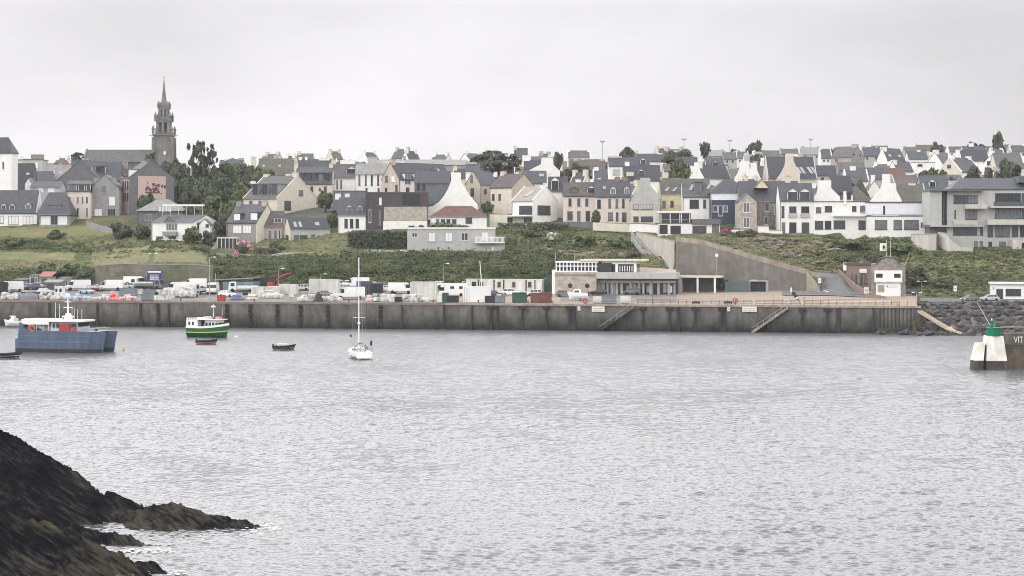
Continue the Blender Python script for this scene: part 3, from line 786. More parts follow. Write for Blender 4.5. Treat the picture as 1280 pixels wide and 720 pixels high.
    if frontgable:
        for (x0, x1, tip, ey, wl) in frontgable:
            u0, u1 = U(x0), U(x1); zt, ze = H(tip), H(ey); yb = min(YR(zt)+.3, depth/2)
            d = MB().prism([(u0,ze),(u1,ze),((u0+u1)/2,zt)], -.1, yb).build('front_gable', W[wl], r)
            MB().shell([(u0-.15,ze-.1+.15),((u0+u1)/2,zt+.2),(u1+.15,ze-.1+.15)], [(u0-.15,ze-.1),((u0+u1)/2,zt+.02),(u1+.15,ze-.1)], -.2, yb+.2, 'y').build('gable_roof', rm, d)
    # chimneys
    for c in ch:
        if c[0] == 'L': u0, u1, top = .0, c[1], H(c[2])
        elif c[0] == 'R': u0, u1, top = L-c[1], L, H(c[2])
        else: u0, u1, top = U(c[0]), U(c[1]), H(c[2])
        w = u1-u0
        if axis == 'x': y0, y1 = depth/2-.45, depth/2+.45
        else: y0, y1 = .05, 1.0
        if axis == 'x' and c[0] in ('L','R'): y0, y1 = depth/2-.8, depth/2+.8
        if len(c) > 3 and isinstance(c[3], (int,float)): y0, y1 = c[3]*depth-.45, c[3]*depth+.45
        zb = he+(hr-he)*.3 if rt != 'flat' else he
        cmn = next((x for x in c[3:] if isinstance(x, str)), chm)
        m_ = MB().box(u0+.03, u1-.03, y0, y1, zb, top-.2); m_.box(u0-.05, u1+.05, y0-.08, y1+.08, top-.2, top)
        cc_ = m_.build('chimney', W[cmn] if cmn else wm, r)
        if pots and not far:
            for q in range(2):
                px_ = u0+w*(.3+.4*q)
                MB().lathe([(.13,0),(.11,.35)], (px_,(y0+y1)/2,top+.002), 7).build('chimney_pot', M['pot'], cc_)
    # windows: (x0,y0,x1,y1,style[,name])
    for w_ in win:
        x0, y0, x1, y1 = w_[:4]; st = w_[4] if len(w_) > 4 else 'w'; nm = w_[5] if len(w_) > 5 else 'window'
        window(r, 'F', L, U(x0), U(x1), H(y1), H(y0), st, nm)
    for w_ in swin:
        x0, y0, x1, y1 = w_[:4]; st = w_[4] if len(w_) > 4 else 'w'; nm = w_[5] if len(w_) > 5 else 'window'
        v0, v1 = sorted((SV(x0), SV(x1)))
        window(r, sf, L, v0, v1, H(y1), H(y0), st, nm, off=.03 if side else 0)
    for d_ in dorm:
        x0, x1, top, bot = d_[:4]; st = d_[4] if len(d_) > 4 else 'w'; shp = d_[5] if len(d_) > 5 else 'g'; wl = d_[6] if len(d_) > 6 else wall
        u0, u1, z1, z0 = U(x0), U(x1), H(top), H(bot)
        yf = max(-.08, YR(z0)-.12); yb = min(YR(z1)+.4, W2/2) if axis == 'x' else depth*.4
        if z0 < he: yf = -.1
        hh = z1-z0; zw = z1-hh*.28 if shp == 'g' else z1-.2
        b = MB().box(u0, u1, yf, yb, z0-.2, zw)
        if shp == 'g': b.prism([(u0,zw),(u1,zw),((u0+u1)/2,z1-.1)], yf, yb)
        d = b.build('dormer', W[wl], r)
        if shp == 'g':
            uc = (u0+u1)/2
            MB().shell([(u0-.2,zw-.08),(uc,z1),(u1+.2,zw-.08)], [(u0-.2,zw-.2),(uc,z1-.12),(u1+.2,zw-.2)], yf-.15, yb+.1, 'y').build('dormer_roof', rm, d)
        else: MB().box(u0-.15, u1+.15, yf-.2, yb+.1, zw+.003, zw+.2).build('dormer_roof', rm, d)
        f = MB(); tt = .09; wu0, wu1, wz0, wz1 = u0+.12, u1-.12, z0+.1, zw-.08
        fm, pm = FR[st]
        f.box(wu0, wu1, yf-.06, yf+.02, wz0, wz0+tt); f.box(wu0, wu1, yf-.06, yf+.02, wz1-tt, wz1)
        f.box(wu0, wu0+tt, yf-.061, yf+.02, wz0+tt, wz1-tt); f.box(wu1-tt, wu1, yf-.061, yf+.02, wz0+tt, wz1-tt)
        f.box((wu0+wu1)/2-.04, (wu0+wu1)/2+.04, yf-.055, yf+.02, wz0+tt, wz1-tt)
        f.box(wu0+tt*.5, wu1-tt*.5, yf-.025, yf+.02, wz0+tt*.5, wz1-tt*.5, 1)
        f.build('dormer_window', [M[fm], pane_mat(pm)], d)
    for s_ in sky:
        x0, y0, x1, y1 = s_[:4]; z1, z0 = H(y0), H(y1); sh = s_[4] if len(s_) > 4 else 0
        n_ = Vector((0, -k, 1)).normalized(); ya, yb = YR(z0), YR(z1)
        q = [Vector((U(x0),ya,z0)), Vector((U(x1),ya,z0)), Vector((U(x1)+sh,yb,z1)), Vector((U(x0)+sh,yb,z1))]
        tp = [v+n_*(t+.12) for v in q]; bt = [v+n_*.05 for v in q]
        mb = MB().add(bt+tp, [(4,5,6,7),(0,1,5,4),(1,2,6,5),(2,3,7,6),(3,0,4,7)], 0)
        mi = [v+(sum(q, Vector())/4-v)*.18+n_*(t+.13) for v in q]
        mb.add(mi, [(0,1,2,3)], 1)
        mb.build('roof_window', [M['greyframe'], SKYG], r)
    r['_L'] = L; r['_s'] = s; r['_dep'] = depth
    return r, U, H, L, depth
SKYG = mat('roof glazing', (.30,.32,.34), .12, .05, 1., spec=.7)
def row(xs, y0, y1, w, st='w'): return [(x, y0, x+w, y1, st) for x in xs]

# ------------------------------------------------------------------ houses, left to right
# --- far left cluster
house('tall white house end cut off by the left edge of town, dark hipped roof', -26, 14.5, 240, 191, 171, 140, a=12, xr=18, wall='white', roof='dark', rt='hip', win=row((-8,2),202,212,3))
house('long white slate roofed house with patio windows on the grassy crest', -24, 46, 281, 266, 238, 118, wall='white', roof='slate', depth=9, cope='lightgrey', trim='darkframe',
      win=[(-12,270,-2,279,'c'),(0,270,4.5,279,'c'),(10.5,270,23,281,'c'),(28.5,270,41.5,281,'c')], dorm=[(1,7,254,262,'g'),(11,18,254,262,'g'),(31,38,253,261,'g')])
house('grey house with swept slate roof and pale garage doors beside the patio windowed house', 48.5, 87, 281, 268, 240, 116, wall='grey', roof='slate', rt='hip', hipin=2.2, depth=9, oh=.7,
      win=[(51,270,63,280.5,'x'),(72.5,270,84,280.5,'x'),(63.6,269.5,72,281,'g','door')], dorm=[(60,76,256,262,'g','f','darkgrey')])
house('flat roofed grey white building with two white windows and a wide chimney', 15, 53, None, 200, 198, 205, rt='flat', wall='lightgrey', roof='flat', depth=9, win=[(23,203,27.5,209,'x'),(42.5,203,47.5,210,'x'),(33,205,37,212,'d')], ch=[(35,51,192.5,'stone')])
house('steep dark slate roof house with one white skylight behind the long house', 13, 40, None, 236, 204, 160, wall='darkgrey', roof='dark', depth=8, sky=[(31,216,35,219)])
house('small slate roof house between the flat roofed building and the mossy roof', 38, 63, None, 228, 214, 185, wall='grey', roof='slate', depth=7)
house('narrow white gable house in front of the steep dark roof', 31, 40, None, 230, 223, 150, axis='y', wall='white', roof='dark', depth=6)
house('house with pale green mossy roof and red brick chimneys', 55, 90, None, 224, 204, 190, wall='cream', roof='light', cope='brick', depth=8, ch=[(64,70,203,'brick'),(75,82,201,'brick')], sky=[(65,214,68,218),(73,214,76,218)])
house('low slate mansard house with pale windows above the garage doors', 38, 75, None, 234, 227, 148, wall='lightgrey', roof='slate', depth=8, win=[(48,235,54,240,'x'),(60,235,68,240,'x')])
house('big plain slate hung gable with wide flat chimney top', 72, 126, None, 225, 202, 168, axis='y', wall='darkgrey', roof='slate', depth=12, ch=[(89,113,199.5,'darkgrey')])
house('pinkish house with three white sided dormers below the plain slate gable', 83, 113, 279, 239, 226, 126, wall='pinkcream', roof='slate', depth=8, rt='mansard',
      win=row((86,96,102,107.5),246,254,2.4,'g')+row((96,107.5),260,271,2.4,'g'), dorm=[(86,96,230,240,'d','f','white'),(98,106,230,240,'d','f','white'),(108,113,230,240,'d','f','white')])
house('tall bare grey rendered gable house with one white shutter', 112, 149, 279, 236, 219, 130, axis='y', wall='grey', roof='slate', depth=10, ch=[(117,145,222,'grey')],
      win=[(127,232,133,241,'g'),(136.5,246,143.5,256.5,'x'),(118,261,127.5,270,'s'),(134.5,261,144.5,270,'g'),(124.5,272,129,279,'d','door')])
hr_, U, H, L, dp_ = house('pink and yellow fronted corner house with a painted panel on its great slate gable', 148, 162, 279, 222, 200, 134, a=52, xr=211, wall='pink', roof='slate', side='darkgrey',
      win=row((150,154,158),226,237,2.2,'d')+row((150,154,158),241,251,2.2,'d'), dorm=[(151,161,211,222,'d','f','white')], ch=[('R',3.4,198.5,'darkgrey')])
sa_ = math.sin(rad(52)); s_ = hr_['_s']; SVp = lambda px: (px-162)*s_/sa_
pn = MB(); pn.box(L+.05, L+.11, SVp(171), SVp(201.5), H(248), H(219.5)); pn = pn.build('painted_panel', W['pink'], hr_)
mu = MB(); random.seed(11)
for k in range(26):                      # a loose dark painted ship-like motif
    v = SVp(186+random.gauss(0, 4)); h = H(235+random.gauss(0, 4.2)); mu.box(L+.113, L+.118, v, v+random.uniform(.3,1.1), h, h+random.uniform(.25,1.3))
mu.box(L+.112, L+.12, SVp(179), SVp(195), H(241.3), H(239)); mu.build('motif', mat('dark red brown paint', (.12,.06,.07), .8, .2, 2.), pn)
house('slate roofed house between the plain slate gable and the church nave', 116, 150, None, 224, 203, 178, wall='darkgrey', roof='slate', depth=8, ch=[(149,157,201,'stone')], dorm=[(118,131,207,216,'d','f','white')])
house('low barn with pale grey hipped roof above the white bay windowed house', 172, 229, 279, 263.5, 248.5, 122, wall='darkgrey', roof='light', rt='hip', depth=9, hipin=5.5, oh=.5, win=[(181,268,190,276,'g'),(198,268,206,276,'d')])
hr_, U, H, L, dp_ = house('white house with slate roof, bay window and grey balcony over the green slope', 187, 242, 302, 278, 268.5, 98, a=14, xr=262, wall='white', roof='slate',
      win=[(195,278.8,204,288,'x'),(206,279,221,288.5,'w'),(193,295.5,202,298,'d'),(209.5,295.5,219,298,'d'),(229,294.5,233,297.5,'d')], swin=[(244.5,278,248,286,'g')], frontgable=[(203.5,217,270.5,278,'darkgrey')])
MB().box(U(203.5), U(221.5), -1.3, -.02, H(294.5), H(289.5)).build('balcony', W['grey'], hr_)
house('small white lean-to cottage at the right end of the bay windowed house', 249, 262, 300, 281, 274, 101, axis='y', wall='white', roof='slate', depth=5, win=[(257,280,261,284,'d')])

# --- centre left
house('large cream house with wide grey roof, grey dormers and tall gable chimneys', 301, 346, 266, 248, 218.5, 132, a=25, xr=388, wall='pinkcream', side='cream', roof='grey', cope='cream',
      win=[(309,250.5,314,256,'g'),(321.5,250.5,327,256,'g')], swin=[(368,236.5,372.5,243.5,'d'),(353.5,250.5,360,263,'d','door')], dorm=[(309,317,229,243.5,'d','f','grey'),(322,330,229,243.5,'d','f','grey'),(335,343,229,243.5,'d','f','grey')],
      ch=[('L',1.7,215.5),('R',1.7,214)])
house('grey fronted house with two white windows and two slate dormers above the terrace', 281, 321, 306, 278, 255.5, 103, a=22, xr=341, wall='grey', side='cream', roof='slate',
      win=[(289.5,281.5,301,291.5,'s'),(302.5,281.5,313.5,291.5,'s')], dorm=[(289,298,266,275.5,'x','f','navy'),(311,320.5,265,275,'x','f','navy')], ch=[('L',1.6,251),('R',1.6,250.5,'tan')])
house('stone cottage with brown roof and white box dormer', 329, 353, 306, 282.5, 264, 108, wall='lightstone', roof='brown', depth=8, win=[(335,287.5,340,299,'w'),(342,287.5,346.5,299,'w'),(348,287.5,351,299,'w')], dorm=[(342,352,271.5,278.5,'w','f','white')], ch=[(332,337,261,'stone')])
house('low pale cottage with navy slate roof, three skylights and a cream end gable', 352, 363, 306, 285.5, 272.5, 103, a=-22, xr=410, wall='lightgrey', side='cream', roof='dark',
      win=[(367,294,373,303,'d'),(374,294,383.5,304,'d'),(388,293,392.5,305,'d','door'),(395,294.5,401,299.5,'d')], swin=[(355,294,360,305,'d','door')], sky=[(368,278,371.5,284.5),(374,278,377.5,284.5),(394,278.5,399,282.5)])
house('cream terrace house with a row of slate dormers under a grey mansard', 370, 415, 256, 230, 209, 160, wall='cream', roof='slate', rt='mansard', depth=8,
      win=[(388,233,391.5,241,'d'),(398.5,235,401,238.5,'d'),(405,233,408.5,240.5,'d'),(381,244,385,252,'d')], dorm=[(x,x+6.5,216,228.5,'d','f','darkgrey') for x in (374,382,390,398,406)], ch=[(366,371,203),(410,415,204)])
house('greenish slate roof house with two tiny rooflights on the tree line', 322, 366, None, 218, 198, 250, wall='grey', roof='moss', depth=10, sky=[(327,206,330,209),(347,206,350,209)], ch=[(312,318,195.5,'cream'),(326,335,196,'brick'),(364,370,198,'cream')])
house('white gabled house with stubby chimneys left of the tree line gap', 366, 398, None, 212, 199, 270, wall='white', roof='dark', depth=8, cope='white', ch=[(372,376,196),(380,383,195.5)])
house('pale house with slate roof behind the cream mansard terrace', 388, 412, None, 210, 199.5, 235, wall='white', roof='dark', depth=8, ch=[(397,411,196.5)])
house('tiny grey skyline house behind the wooded bank', 284, 303, None, 206, 199, 330, wall='lightgrey', roof='slate', depth=7, ch=[(287,291,197,'stone'),(297,303,197)])
house('tiny grey skyline cottage at the left end of the wooded bank', 274, 286, None, 207, 200, 345, wall='white', roof='slate', depth=6, ch=[(279,282,198)])

# --- centre
house('white house with three narrow tall windows and a flat roofed wing', 414, 446, 250, 222, 203, 172, wall='white', roof='grey', depth=8, win=row((416,420.5,425.5),225,236,1.8,'d'), ch=[(424,443,199.5),(413,419,199,'cream')], dorm=[(433,445,208,217,'d','g','white')])
house('white terrace with pale grey roof and dark slots of tall windows', 444, 489, 246, 217.5, 204.5, 160, wall='white', roof='light', depth=8, win=row((448,456,463.5,471.5),219,232,2.4,'d')+row((457,472),235,240,2.4,'d'), ch=[(459,469,195.5,'lightgrey')])
house('long white house with navy slate roof, white wall dormers and a tan end gable', 475, 499, 246, 224, 203, 148, a=-42, xr=563, wall='white', side='tan', roof='dark',
      win=[(507,234,511,240,'d'),(519,234,523,240,'d')], dorm=[(505,513,216,231,'w','f','white'),(517,525,216,231,'w','f','white'),(530,538,217,231,'w','f','white'),(545,549,207,222,'d','g','white')],
      swin=[(480,219,484,227,'d'),(489,220,493,227,'x'),(480,234,483,241,'d'),(494,231,497,240,'d')], ch=[('L',1.6,198,'tan')])
house('dark slate extension joined to the right end of the navy roofed white house', 518, 562, 248, 228, 214, 140, wall='darkgrey', roof='slate', depth=7, win=[(521,228,525,238,'d'),(528,228,532,238,'d')])
house('long flat grey hall on the skyline behind the navy slate roof', 460, 592, None, 206, 198.5, 290, wall='grey', roof='light', depth=14, rt='hip', hipin=3, ch=[(459,470,195,'lightgrey'),(503,506,194,'stone')], win=[(480,202,487,206,'x'),(494,202,506,206,'x')])
hr_, U, H, L, dp_ = house('low dark grey flat roofed annex with two white windows behind the small white house', 416, 457, 262, 239, 237, 136, rt='flat', wall='darkgrey', roof='light', depth=7, win=[(419,242,426,249,'x'),(431,242,437,249,'x')])
house('small white house with three tall windows left of the timber clad block', 423, 457, 292, 268.5, 247, 110, wall='white', roof='slate', depth=8, win=row((430.5,437.5,444.5),273.5,285,4.2,'d'), dorm=[(433,440,256,264.5,'d'),(446,453,256,264.5,'d')])
hr_, U, H, L, dp_ = house('modern block clad in dark boards with a glazed roof strip and stone flank', 457, 534, 291, 241, 239, 112, rt='flat', wall='plum', roof='flat', depth=9, win=[(461,262,464,278,'w'),(473,262,477,283,'d'),(474,247,477,256,'x')])
MB().box(U(480), L-.02, -.3, -.003, H(276), H(258.5)).build('stone_panel', W['lightstone'], hr_)
MB().box(U(479), L+.02, -.36, -.003, H(291), H(276.3)).build('white_plinth', W['white'], hr_)
mb = MB()
for i in range(7): mb.box(U(503)+i*.78, U(503)+i*.78+.7, -.12, -.004, H(256.5), H(243), tx=0)
mb.build('solar_glazing', M['glass'], hr_)
hr_, U, H, L, dp_ = house('great white flared gable with a tall square chimney', 546, 597, 275, 255, 230, 122, axis='y', wall='white', roof='slate', depth=11,
      outline=[(533,275),(533,259),(541,257.5),(548,253),(555,245),(560,236),(564,226),(564,215.5),(576,215.5),(576,226),(581,235),(588,245),(597,256),(597,275)])
house('slate roofed wing joined to the left of the flared white gable', 534, 562, 276, 256, 238, 124, wall='lightstone', roof='slate', depth=8)
house('white bungalow with red brown hipped roof in front of the flared gable', 538, 608, 287, 270.5, 257, 100, wall='white', roof='red', rt='hip', depth=9, win=[(545,274,549,283,'d'),(551,274,556.5,283,'d'),(558,274,563,283,'d'),(565,274,570.5,283,'d'),(582,272,590,279,'d')])
hr_, U, H, L, dp_ = house('long grey flat roofed house with white shuttered windows above the hedge bank', 509, 619, 318, 286, 284, 86, rt='flat', wall='lightgrey', roof='flat', depth=9,
      win=[(515,291,521.5,296.5,'w'),(535.5,290.5,544.5,302,'s'),(556.5,290.5,565.5,302,'s'),(576.5,291,585,301,'w'),(602,290,610,302,'s'),(614.5,308.5,621.8,315.5,'x','door'),(547,309,548.5,310.5,'d'),(560,309,561.5,310.5,'d')])
MB().box(-.2, L+.2, -.25, .0, H(286), H(284.2)).build('fascia', W['white'], hr_)
MB().box(L+.01, L+2.9, -.4, 7, -1, H(303.5)).build('side_wing', W['lightgrey'], hr_)
bal = MB(); u0 = U(594)
for i in range(24): bal.box(u0+i*.36, u0+i*.36+.16, -1.55, -1.4, H(302.5), H(297))
bal.box(u0, u0+8.7, -1.6, -1.35, H(297), H(296)); bal.box(u0, u0+8.7, -1.6, -.003, H(304), H(302.5)); bal.build('balcony', W['white'], hr_)
house('tan house with slate roof and arched gable window right of the flared gable', 582, 600, 262, 230, 214, 150, a=-50, xr=622, wall='tan', side='tan', roof='slate', swin=[(588,219,591,228,'d'),(588,235,592.5,245,'d')], win=[(605,236,608,242,'d')])
house('little white house with a pair of flat chimneys behind the tan gable', 582, 600, None, 214, 204, 200, wall='white', roof='slate', depth=7, ch=[(582.5,596,202,'lightgrey')])
house('cream house with brown grey roof and a broad stone gable', 612, 640, 276, 234, 217, 136, a=40, xr=670, wall='cream', side='tan', roof='brown', win=[(615,242,618,250,'d'),(623,242,626,250,'d')], ch=[('R',1.5,212,'stone'),('L',1.4,213,'cream')])
hr_, U, H, L, dp_ = house('modern white house with a sandy roof, long skylight and wide dark windows', 640, 666, 279, 251, 233, 112, a=38, xr=698, wall='white', roof='tan', cope='white', win=[(649,257,665.5,268,'d')], swin=[(672,256.5,688.5,268.5,'d')], sky=[(650,239,655,246,1.4)], ch=[('R',1.5,231)])
MB().box(U(632), L+.3, -3.2, -.05, H(270.5), H(268.7)).build('terrace', W['white'], hr_)
window(hr_, 'F', L, U(634), U(640), H(278.5), H(272), 'd', 'window'); window(hr_, 'F', L, U(655), U(665), H(278.5), H(272), 'd', 'window')
house('white house with one sharp pointed gable window in a navy slate roof', 686, 710, 276, 239, 221, 126, wall='white', roof='dark', depth=8, dorm=[(689,698.5,221,237.5,'d','g','white')])
house('slate roofed house with a white skylight behind the broad stone gable', 657, 683, None, 229, 213.5, 172, wall='white', roof='slate', depth=8, sky=[(674,217.5,680,221)], ch=[(683,691,217,'white')])
house('white double gabled house with a flat square chimney near the umbrella pine', 661, 700, None, 213, 203, 255, axis='y', wall='white', roof='dark', depth=9, outline=[(668,222),(668,214),(676,206),(677,197),(691,197),(692,206),(700,214),(700,222)])
house('slate roof house with a tall white chimney block beside the umbrella pine', 655, 679, None, 212, 200, 275, wall='white', roof='dark', depth=8, ch=[(653,662.5,193.5)])
house('brown skyline roof with a white end behind the flat chimney gable', 664, 703, None, 205, 195.5, 330, wall='white', roof='brown', depth=9, ch=[(685,694,193)])
house('brown grey roofed skyline house behind the round dark tree', 712, 757, None, 213, 199.5, 270, wall='grey', roof='brown', depth=10, ch=[(711,715,196.5,'grey'),(717,724,197.5,'tan'),(750,756,198,'cream')])
house('white gable end with slanting parapet above the first terrace house', 742, 761, None, 224, 212, 195, wall='white', roof='slate', depth=7, cope='white', ch=[(743,749,208.5)])
house('pale pink house with slate roof hipped at the left and blue shutters', 704, 743, 278, 244.5, 228, 118, wall='pinkcream', roof='brown', depth=8, trim='darkframe', win=row((710.5,721.5,731.5),248,258,4,'b')+[(709,264,716,275.5,'b'),(721.5,264,725.5,277.5,'d','door'),(732,263.5,737.5,277,'b')],
      dorm=[(713.5,722,233,241,'d','g','darkgrey'),(734.5,744,232,241,'d','g','white')], ch=[(748,752,222.5,'white')])
house('pale terrace house with tall narrow windows and two white slender dormers', 743.3, 788, 279, 245.5, 224.5, 118, wall='pinkcream', roof='slate', depth=8, trim='darkframe', win=[(746.5,249.5,751,260.5,'d')]+row((760.5,769.5,777.5),248.5,260,3.2,'d')+[(760,265.5,766,275.5,'d'),(770,265.5,773,277,'d','door'),(777.5,265.5,783,277,'d')],
      dorm=[(763,770,232.5,243,'w'),(780,787,232,242,'w')], ch=[(769,776,221,'brick'),(778,786,221,'brick')], sky=[(754,233.5,757.5,237)])
house('cream house with a great square chimney stack and wide flat windows', 789, 824, 280, 249.5, 232, 115, axis='y', wall='cream', roof='slate', depth=10,
      outline=[(788.5,262),(788.5,249.5),(793,244),(800,237),(800,222.3),(813,222.3),(813,232),(818,238),(824,244),(824,262)], side='lightgrey',
      win=[(791.8,255.3,798.3,262,'d'),(801,255,816,262,'d'),(791.8,270.5,798.3,277,'d'),(801,270.5,816,277,'d')])

# --- centre right
house('yellow house with a brown grey roof and two slanting skylights', 826, 853, 266, 242, 222.5, 123, wall='yellow', roof='moss', depth=8, win=[(828,251,832,260,'d'),(838,251,842,259,'d')], sky=[(830.5,235,834,239.5,1.),(840,235,843.5,239.5,1.)], ch=[(826,829,221.5,'cream')])
house('white house with grey roof, tall dormer and slanting skylights beside the yellow one', 853.3, 888, 266, 245.5, 223.5, 119, wall='white', roof='grey', depth=8, win=[(862,249.5,873.5,260.5,'d'),(879,249.5,882.5,260,'d')], sky=[(861.5,231,865.5,238,.9),(883,231,886.5,237,.9)], dorm=[(868.5,878,227,242,'d','f','grey')])
hr_, U, H, L, dp_ = house('blue clad house with a white upper band and hipped slate roof', 888.5, 936, 283, 241, 223, 116, wall='navy', roof='slate', rt='hip', depth=9, hipin=4.5, win=[(891,257,897,265,'w'),(898,257,903,270,'w'),(904,257,909.5,265,'w')])
MB().box(-.05, L+.05, -.08, -.003, H(250), H(241.5)).build('white_band', W['bluewhite'], hr_)
hr_, U, H, L, dp_ = house('flat white front building with a glazed balcony above dark garages', 822.5, 900, 293.5, 279.5, 278, 103, rt='flat', wall='white', roof='flat', depth=9, win=[(824.5,281,834.5,292.5,'d','garage_door'),(838,282,851,293,'d','garage_door'),(865.5,282.5,883,293,'d'),(890,277,899,293,'d')])
gl = MB().box(U(824), U(864), .9, 5, H(279), H(266.5)).build('glazed_storey', M['glass'], hr_)
mb = MB()
for px in (824,826.5,838,850,852,862.5): mb.box(U(px)-.12, U(px)+.12, .75, .98, H(279), H(266))
mb.box(U(823), U(865), .3, 5, H(266), H(263.8)); mb.build('white_posts', M['frame'], gl)
rl = MB().tube([(U(823),.1,H(274.5)),(U(865),.1,H(274.5))], .05, 4)
for i in range(22): rl.tube([(U(823)+i*.48,.1,H(279.2)),(U(823)+i*.48,.1,H(274.5))], .03, 4)
rl.build('railing', M['steel'], hr_)
MB().box(U(865), U(900.5), -.6, 6, H(280.5), H(273.8)).build('slab', W['darkgrey'], hr_)
hr_, U, H, L, dp_ = house('granite fronted house with arched white windows and a steep gable', 923, 946, 293, 252, 242, 104, axis='y', wall='lightstone', roof='slate', depth=9, win=[(929.5,253,937,265.5,'w'),(929.5,271.5,937,284.5,'w')])
house('grey granite house with a long slate roof and one little yellow gable', 925, 1000, 290, 251, 226.5, 112, wall='stone', roof='slate', depth=10, win=[(956,253.5,961.5,264,'w'),(955,271,960,281,'w'),(968,256,973,268,'w'),(969,273,973,283,'w')], frontgable=[(944,960.5,224.5,235,'yellow')], ch=[(984,991,219,'cream')])
hr_, U, H, L, dp_ = house('white house with twin pointed gables over slate and full height windows', 975, 1017, 298, 250.5, 229, 102, wall='white', roof='slate', depth=9,
      win=[(977,257.5,980.5,272,'d'),(977.3,278,981.5,298,'d','door'),(986.5,258,995.5,271.5,'d'),(1001.5,258,1011.5,271.5,'d'),(986.5,278,995.5,291,'d'),(1002,278,1011.5,291,'d')], dorm=[(984.5,997,235,251.5,'d','g','white'),(999.5,1012.5,235,251.5,'d','g','white')])
bal = MB()
for a_, b_ in ((985.5,996.5),(1000.5,1012.5)): bal.box(U(a_), U(b_), -.3, -.1, H(272), H(266.5))
bal.build('window_guard', W['lightgrey'], hr_)
hr_, U, H, L, dp_ = house('long white two storey building with balcony and pale ribbon windows', 1017.3, 1087, 298, 252.5, 251, 103, rt='flat', wall='white', roof='flat', depth=9,
      win=[(1020,259,1026.5,266,'d'),(1031,257.5,1040,265,'d'),(1065,257.5,1070.5,265,'d'),(1075,257,1081.5,266,'d'),(1018.5,276,1029,286.5,'d'),(1031,276,1039,286.5,'d'),(1042,275.5,1056.5,286,'d'),(1073,275.5,1083,287,'d')])
rl = MB(); rl.box(U(1041), U(1087), -1.3, -.003, H(270.5), H(269))
for i in range(20): rl.box(U(1041)+i*.53, U(1041)+i*.53+.06, -1.27, -1.2, H(269), H(265.5))
rl.box(U(1041), U(1087), -1.3, -1.18, H(265.6), H(265)); rl.build('balcony', M['frame'], hr_)
MB().box(U(1055), U(1057.5), -.5, 1, H(256), H(239)).build('vent_stack', W['white'], hr_)
hr_, U, H, L, dp_ = house('white seafront hall with large dark square windows and a set back upper box', 1087.3, 1162, 298, 270.5, 269, 99, rt='flat', wall='white', roof='flat', depth=11,
      win=[(1093.5,275,1109,287,'d'),(1117,275,1127.5,287,'d'),(1130,275,1148.5,287,'d'),(1151,278,1153,284,'d')])
up = MB().box(-.0, U(1155), 2.5, 9, H(269)+.2, H(253.5)).build('upper_storey', W['bluewhite'], hr_)
MB().box(-.1, U(1155.5), 2.3, 9.2, H(253.5)+.002, H(252)).build('upper_roof', R['flat'], up)
MB().box(U(1106), U(1108.3), 2.42, 2.55, H(268), H(257)).build('window', M['glass'], up)

house('long dark slate house with a cream chimney gable and tall skylights', 960, 1021, None, 223, 195.5, 190, wall='cream', roof='dark', depth=14, cope='lightgrey', sky=[(1000,209,1003.5,217.5,-1.2),(1005,209,1008.5,217.5,-1.2),(1014,209,1017.5,217.5,-1.2),(1019,209,1022,217.5,-1.2)])
house('cream gable with a tapering chimney standing before the long dark slate house', 974, 998, None, 226, 212, 184, axis='y', wall='pinkcream', roof='dark', depth=7, outline=[(971,240),(971,224),(976,217),(981,207),(982,200),(982,192),(991.5,192),(992,201),(996,210),(1000,218),(1000,240)])
house('white house with twin chimneys and one dark window in its gable', 921, 950, None, 222, 210, 192, axis='y', wall='white', roof='slate', depth=9, outline=[(918.5,234),(918.5,222),(922,217),(925,209),(926,201),(936.5,201),(937,211),(938.3,211),(938.3,203.5),(945.5,203.5),(946.5,213),(950,221),(952.5,228),(952.5,234)], win=[(928.5,216,932,221.5,'d')])
house('slate roof house right of the twin chimney gable', 944, 968, None, 221, 206, 205, wall='white', roof='slate', depth=8, ch=[(952,963,201.5)])
house('dark slate roofed house with a white chimney gable at its left end', 865, 876, None, 221.5, 205.5, 188, a=-40, xr=916, wall='white', side='white', roof='dark', ch=[('L',2.4,203)])
house('white gable with a pointed chimney and bell shaped sides', 864, 878, None, 219, 210, 184, axis='y', wall='white', roof='dark', depth=5, outline=[(861,232),(862,222),(866,216),(868,209),(868,203),(873.5,203),(874,209),(876,215),(880,222),(880,232)])
house('broad navy slate roof with tall pale chimneys above the terrace', 780, 826, None, 226, 206, 200, wall='white', roof='dark', depth=11, ch=[(782,788,201.5),(766,776,211.5,.15,'lightgrey'),(783,792,215,.02,'cream')], dorm=[(798,806,211,218,'d','g','white')])
house('blocky pink white house end with navy slate roof behind it', 761, 812, None, 208, 196, 265, wall='white', roof='dark', depth=10, ch=[(761.5,778,194.5,'pinkcream')], dorm=[(801,807,197,205,'d','g','white')])
house('slate skyline house with a white chimney right of the round skyline bush', 797, 829, None, 202, 192, 335, wall='white', roof='dark', depth=9, ch=[(823,829,191)])
house('navy roof house beyond the dark tree with a white end', 846, 872, None, 206, 196, 290, wall='white', roof='dark', depth=8, ch=[(873,879,195.5)])
house('low slate roof house between tall tree and pale chimneys', 830, 850, None, 214, 205, 255, wall='cream', roof='brown', depth=8)
house('slate house with white dormer behind the twin chimney gable', 883, 905, None, 209, 197, 275, wall='white', roof='slate', depth=8, dorm=[(891,898,201,207,'d')])

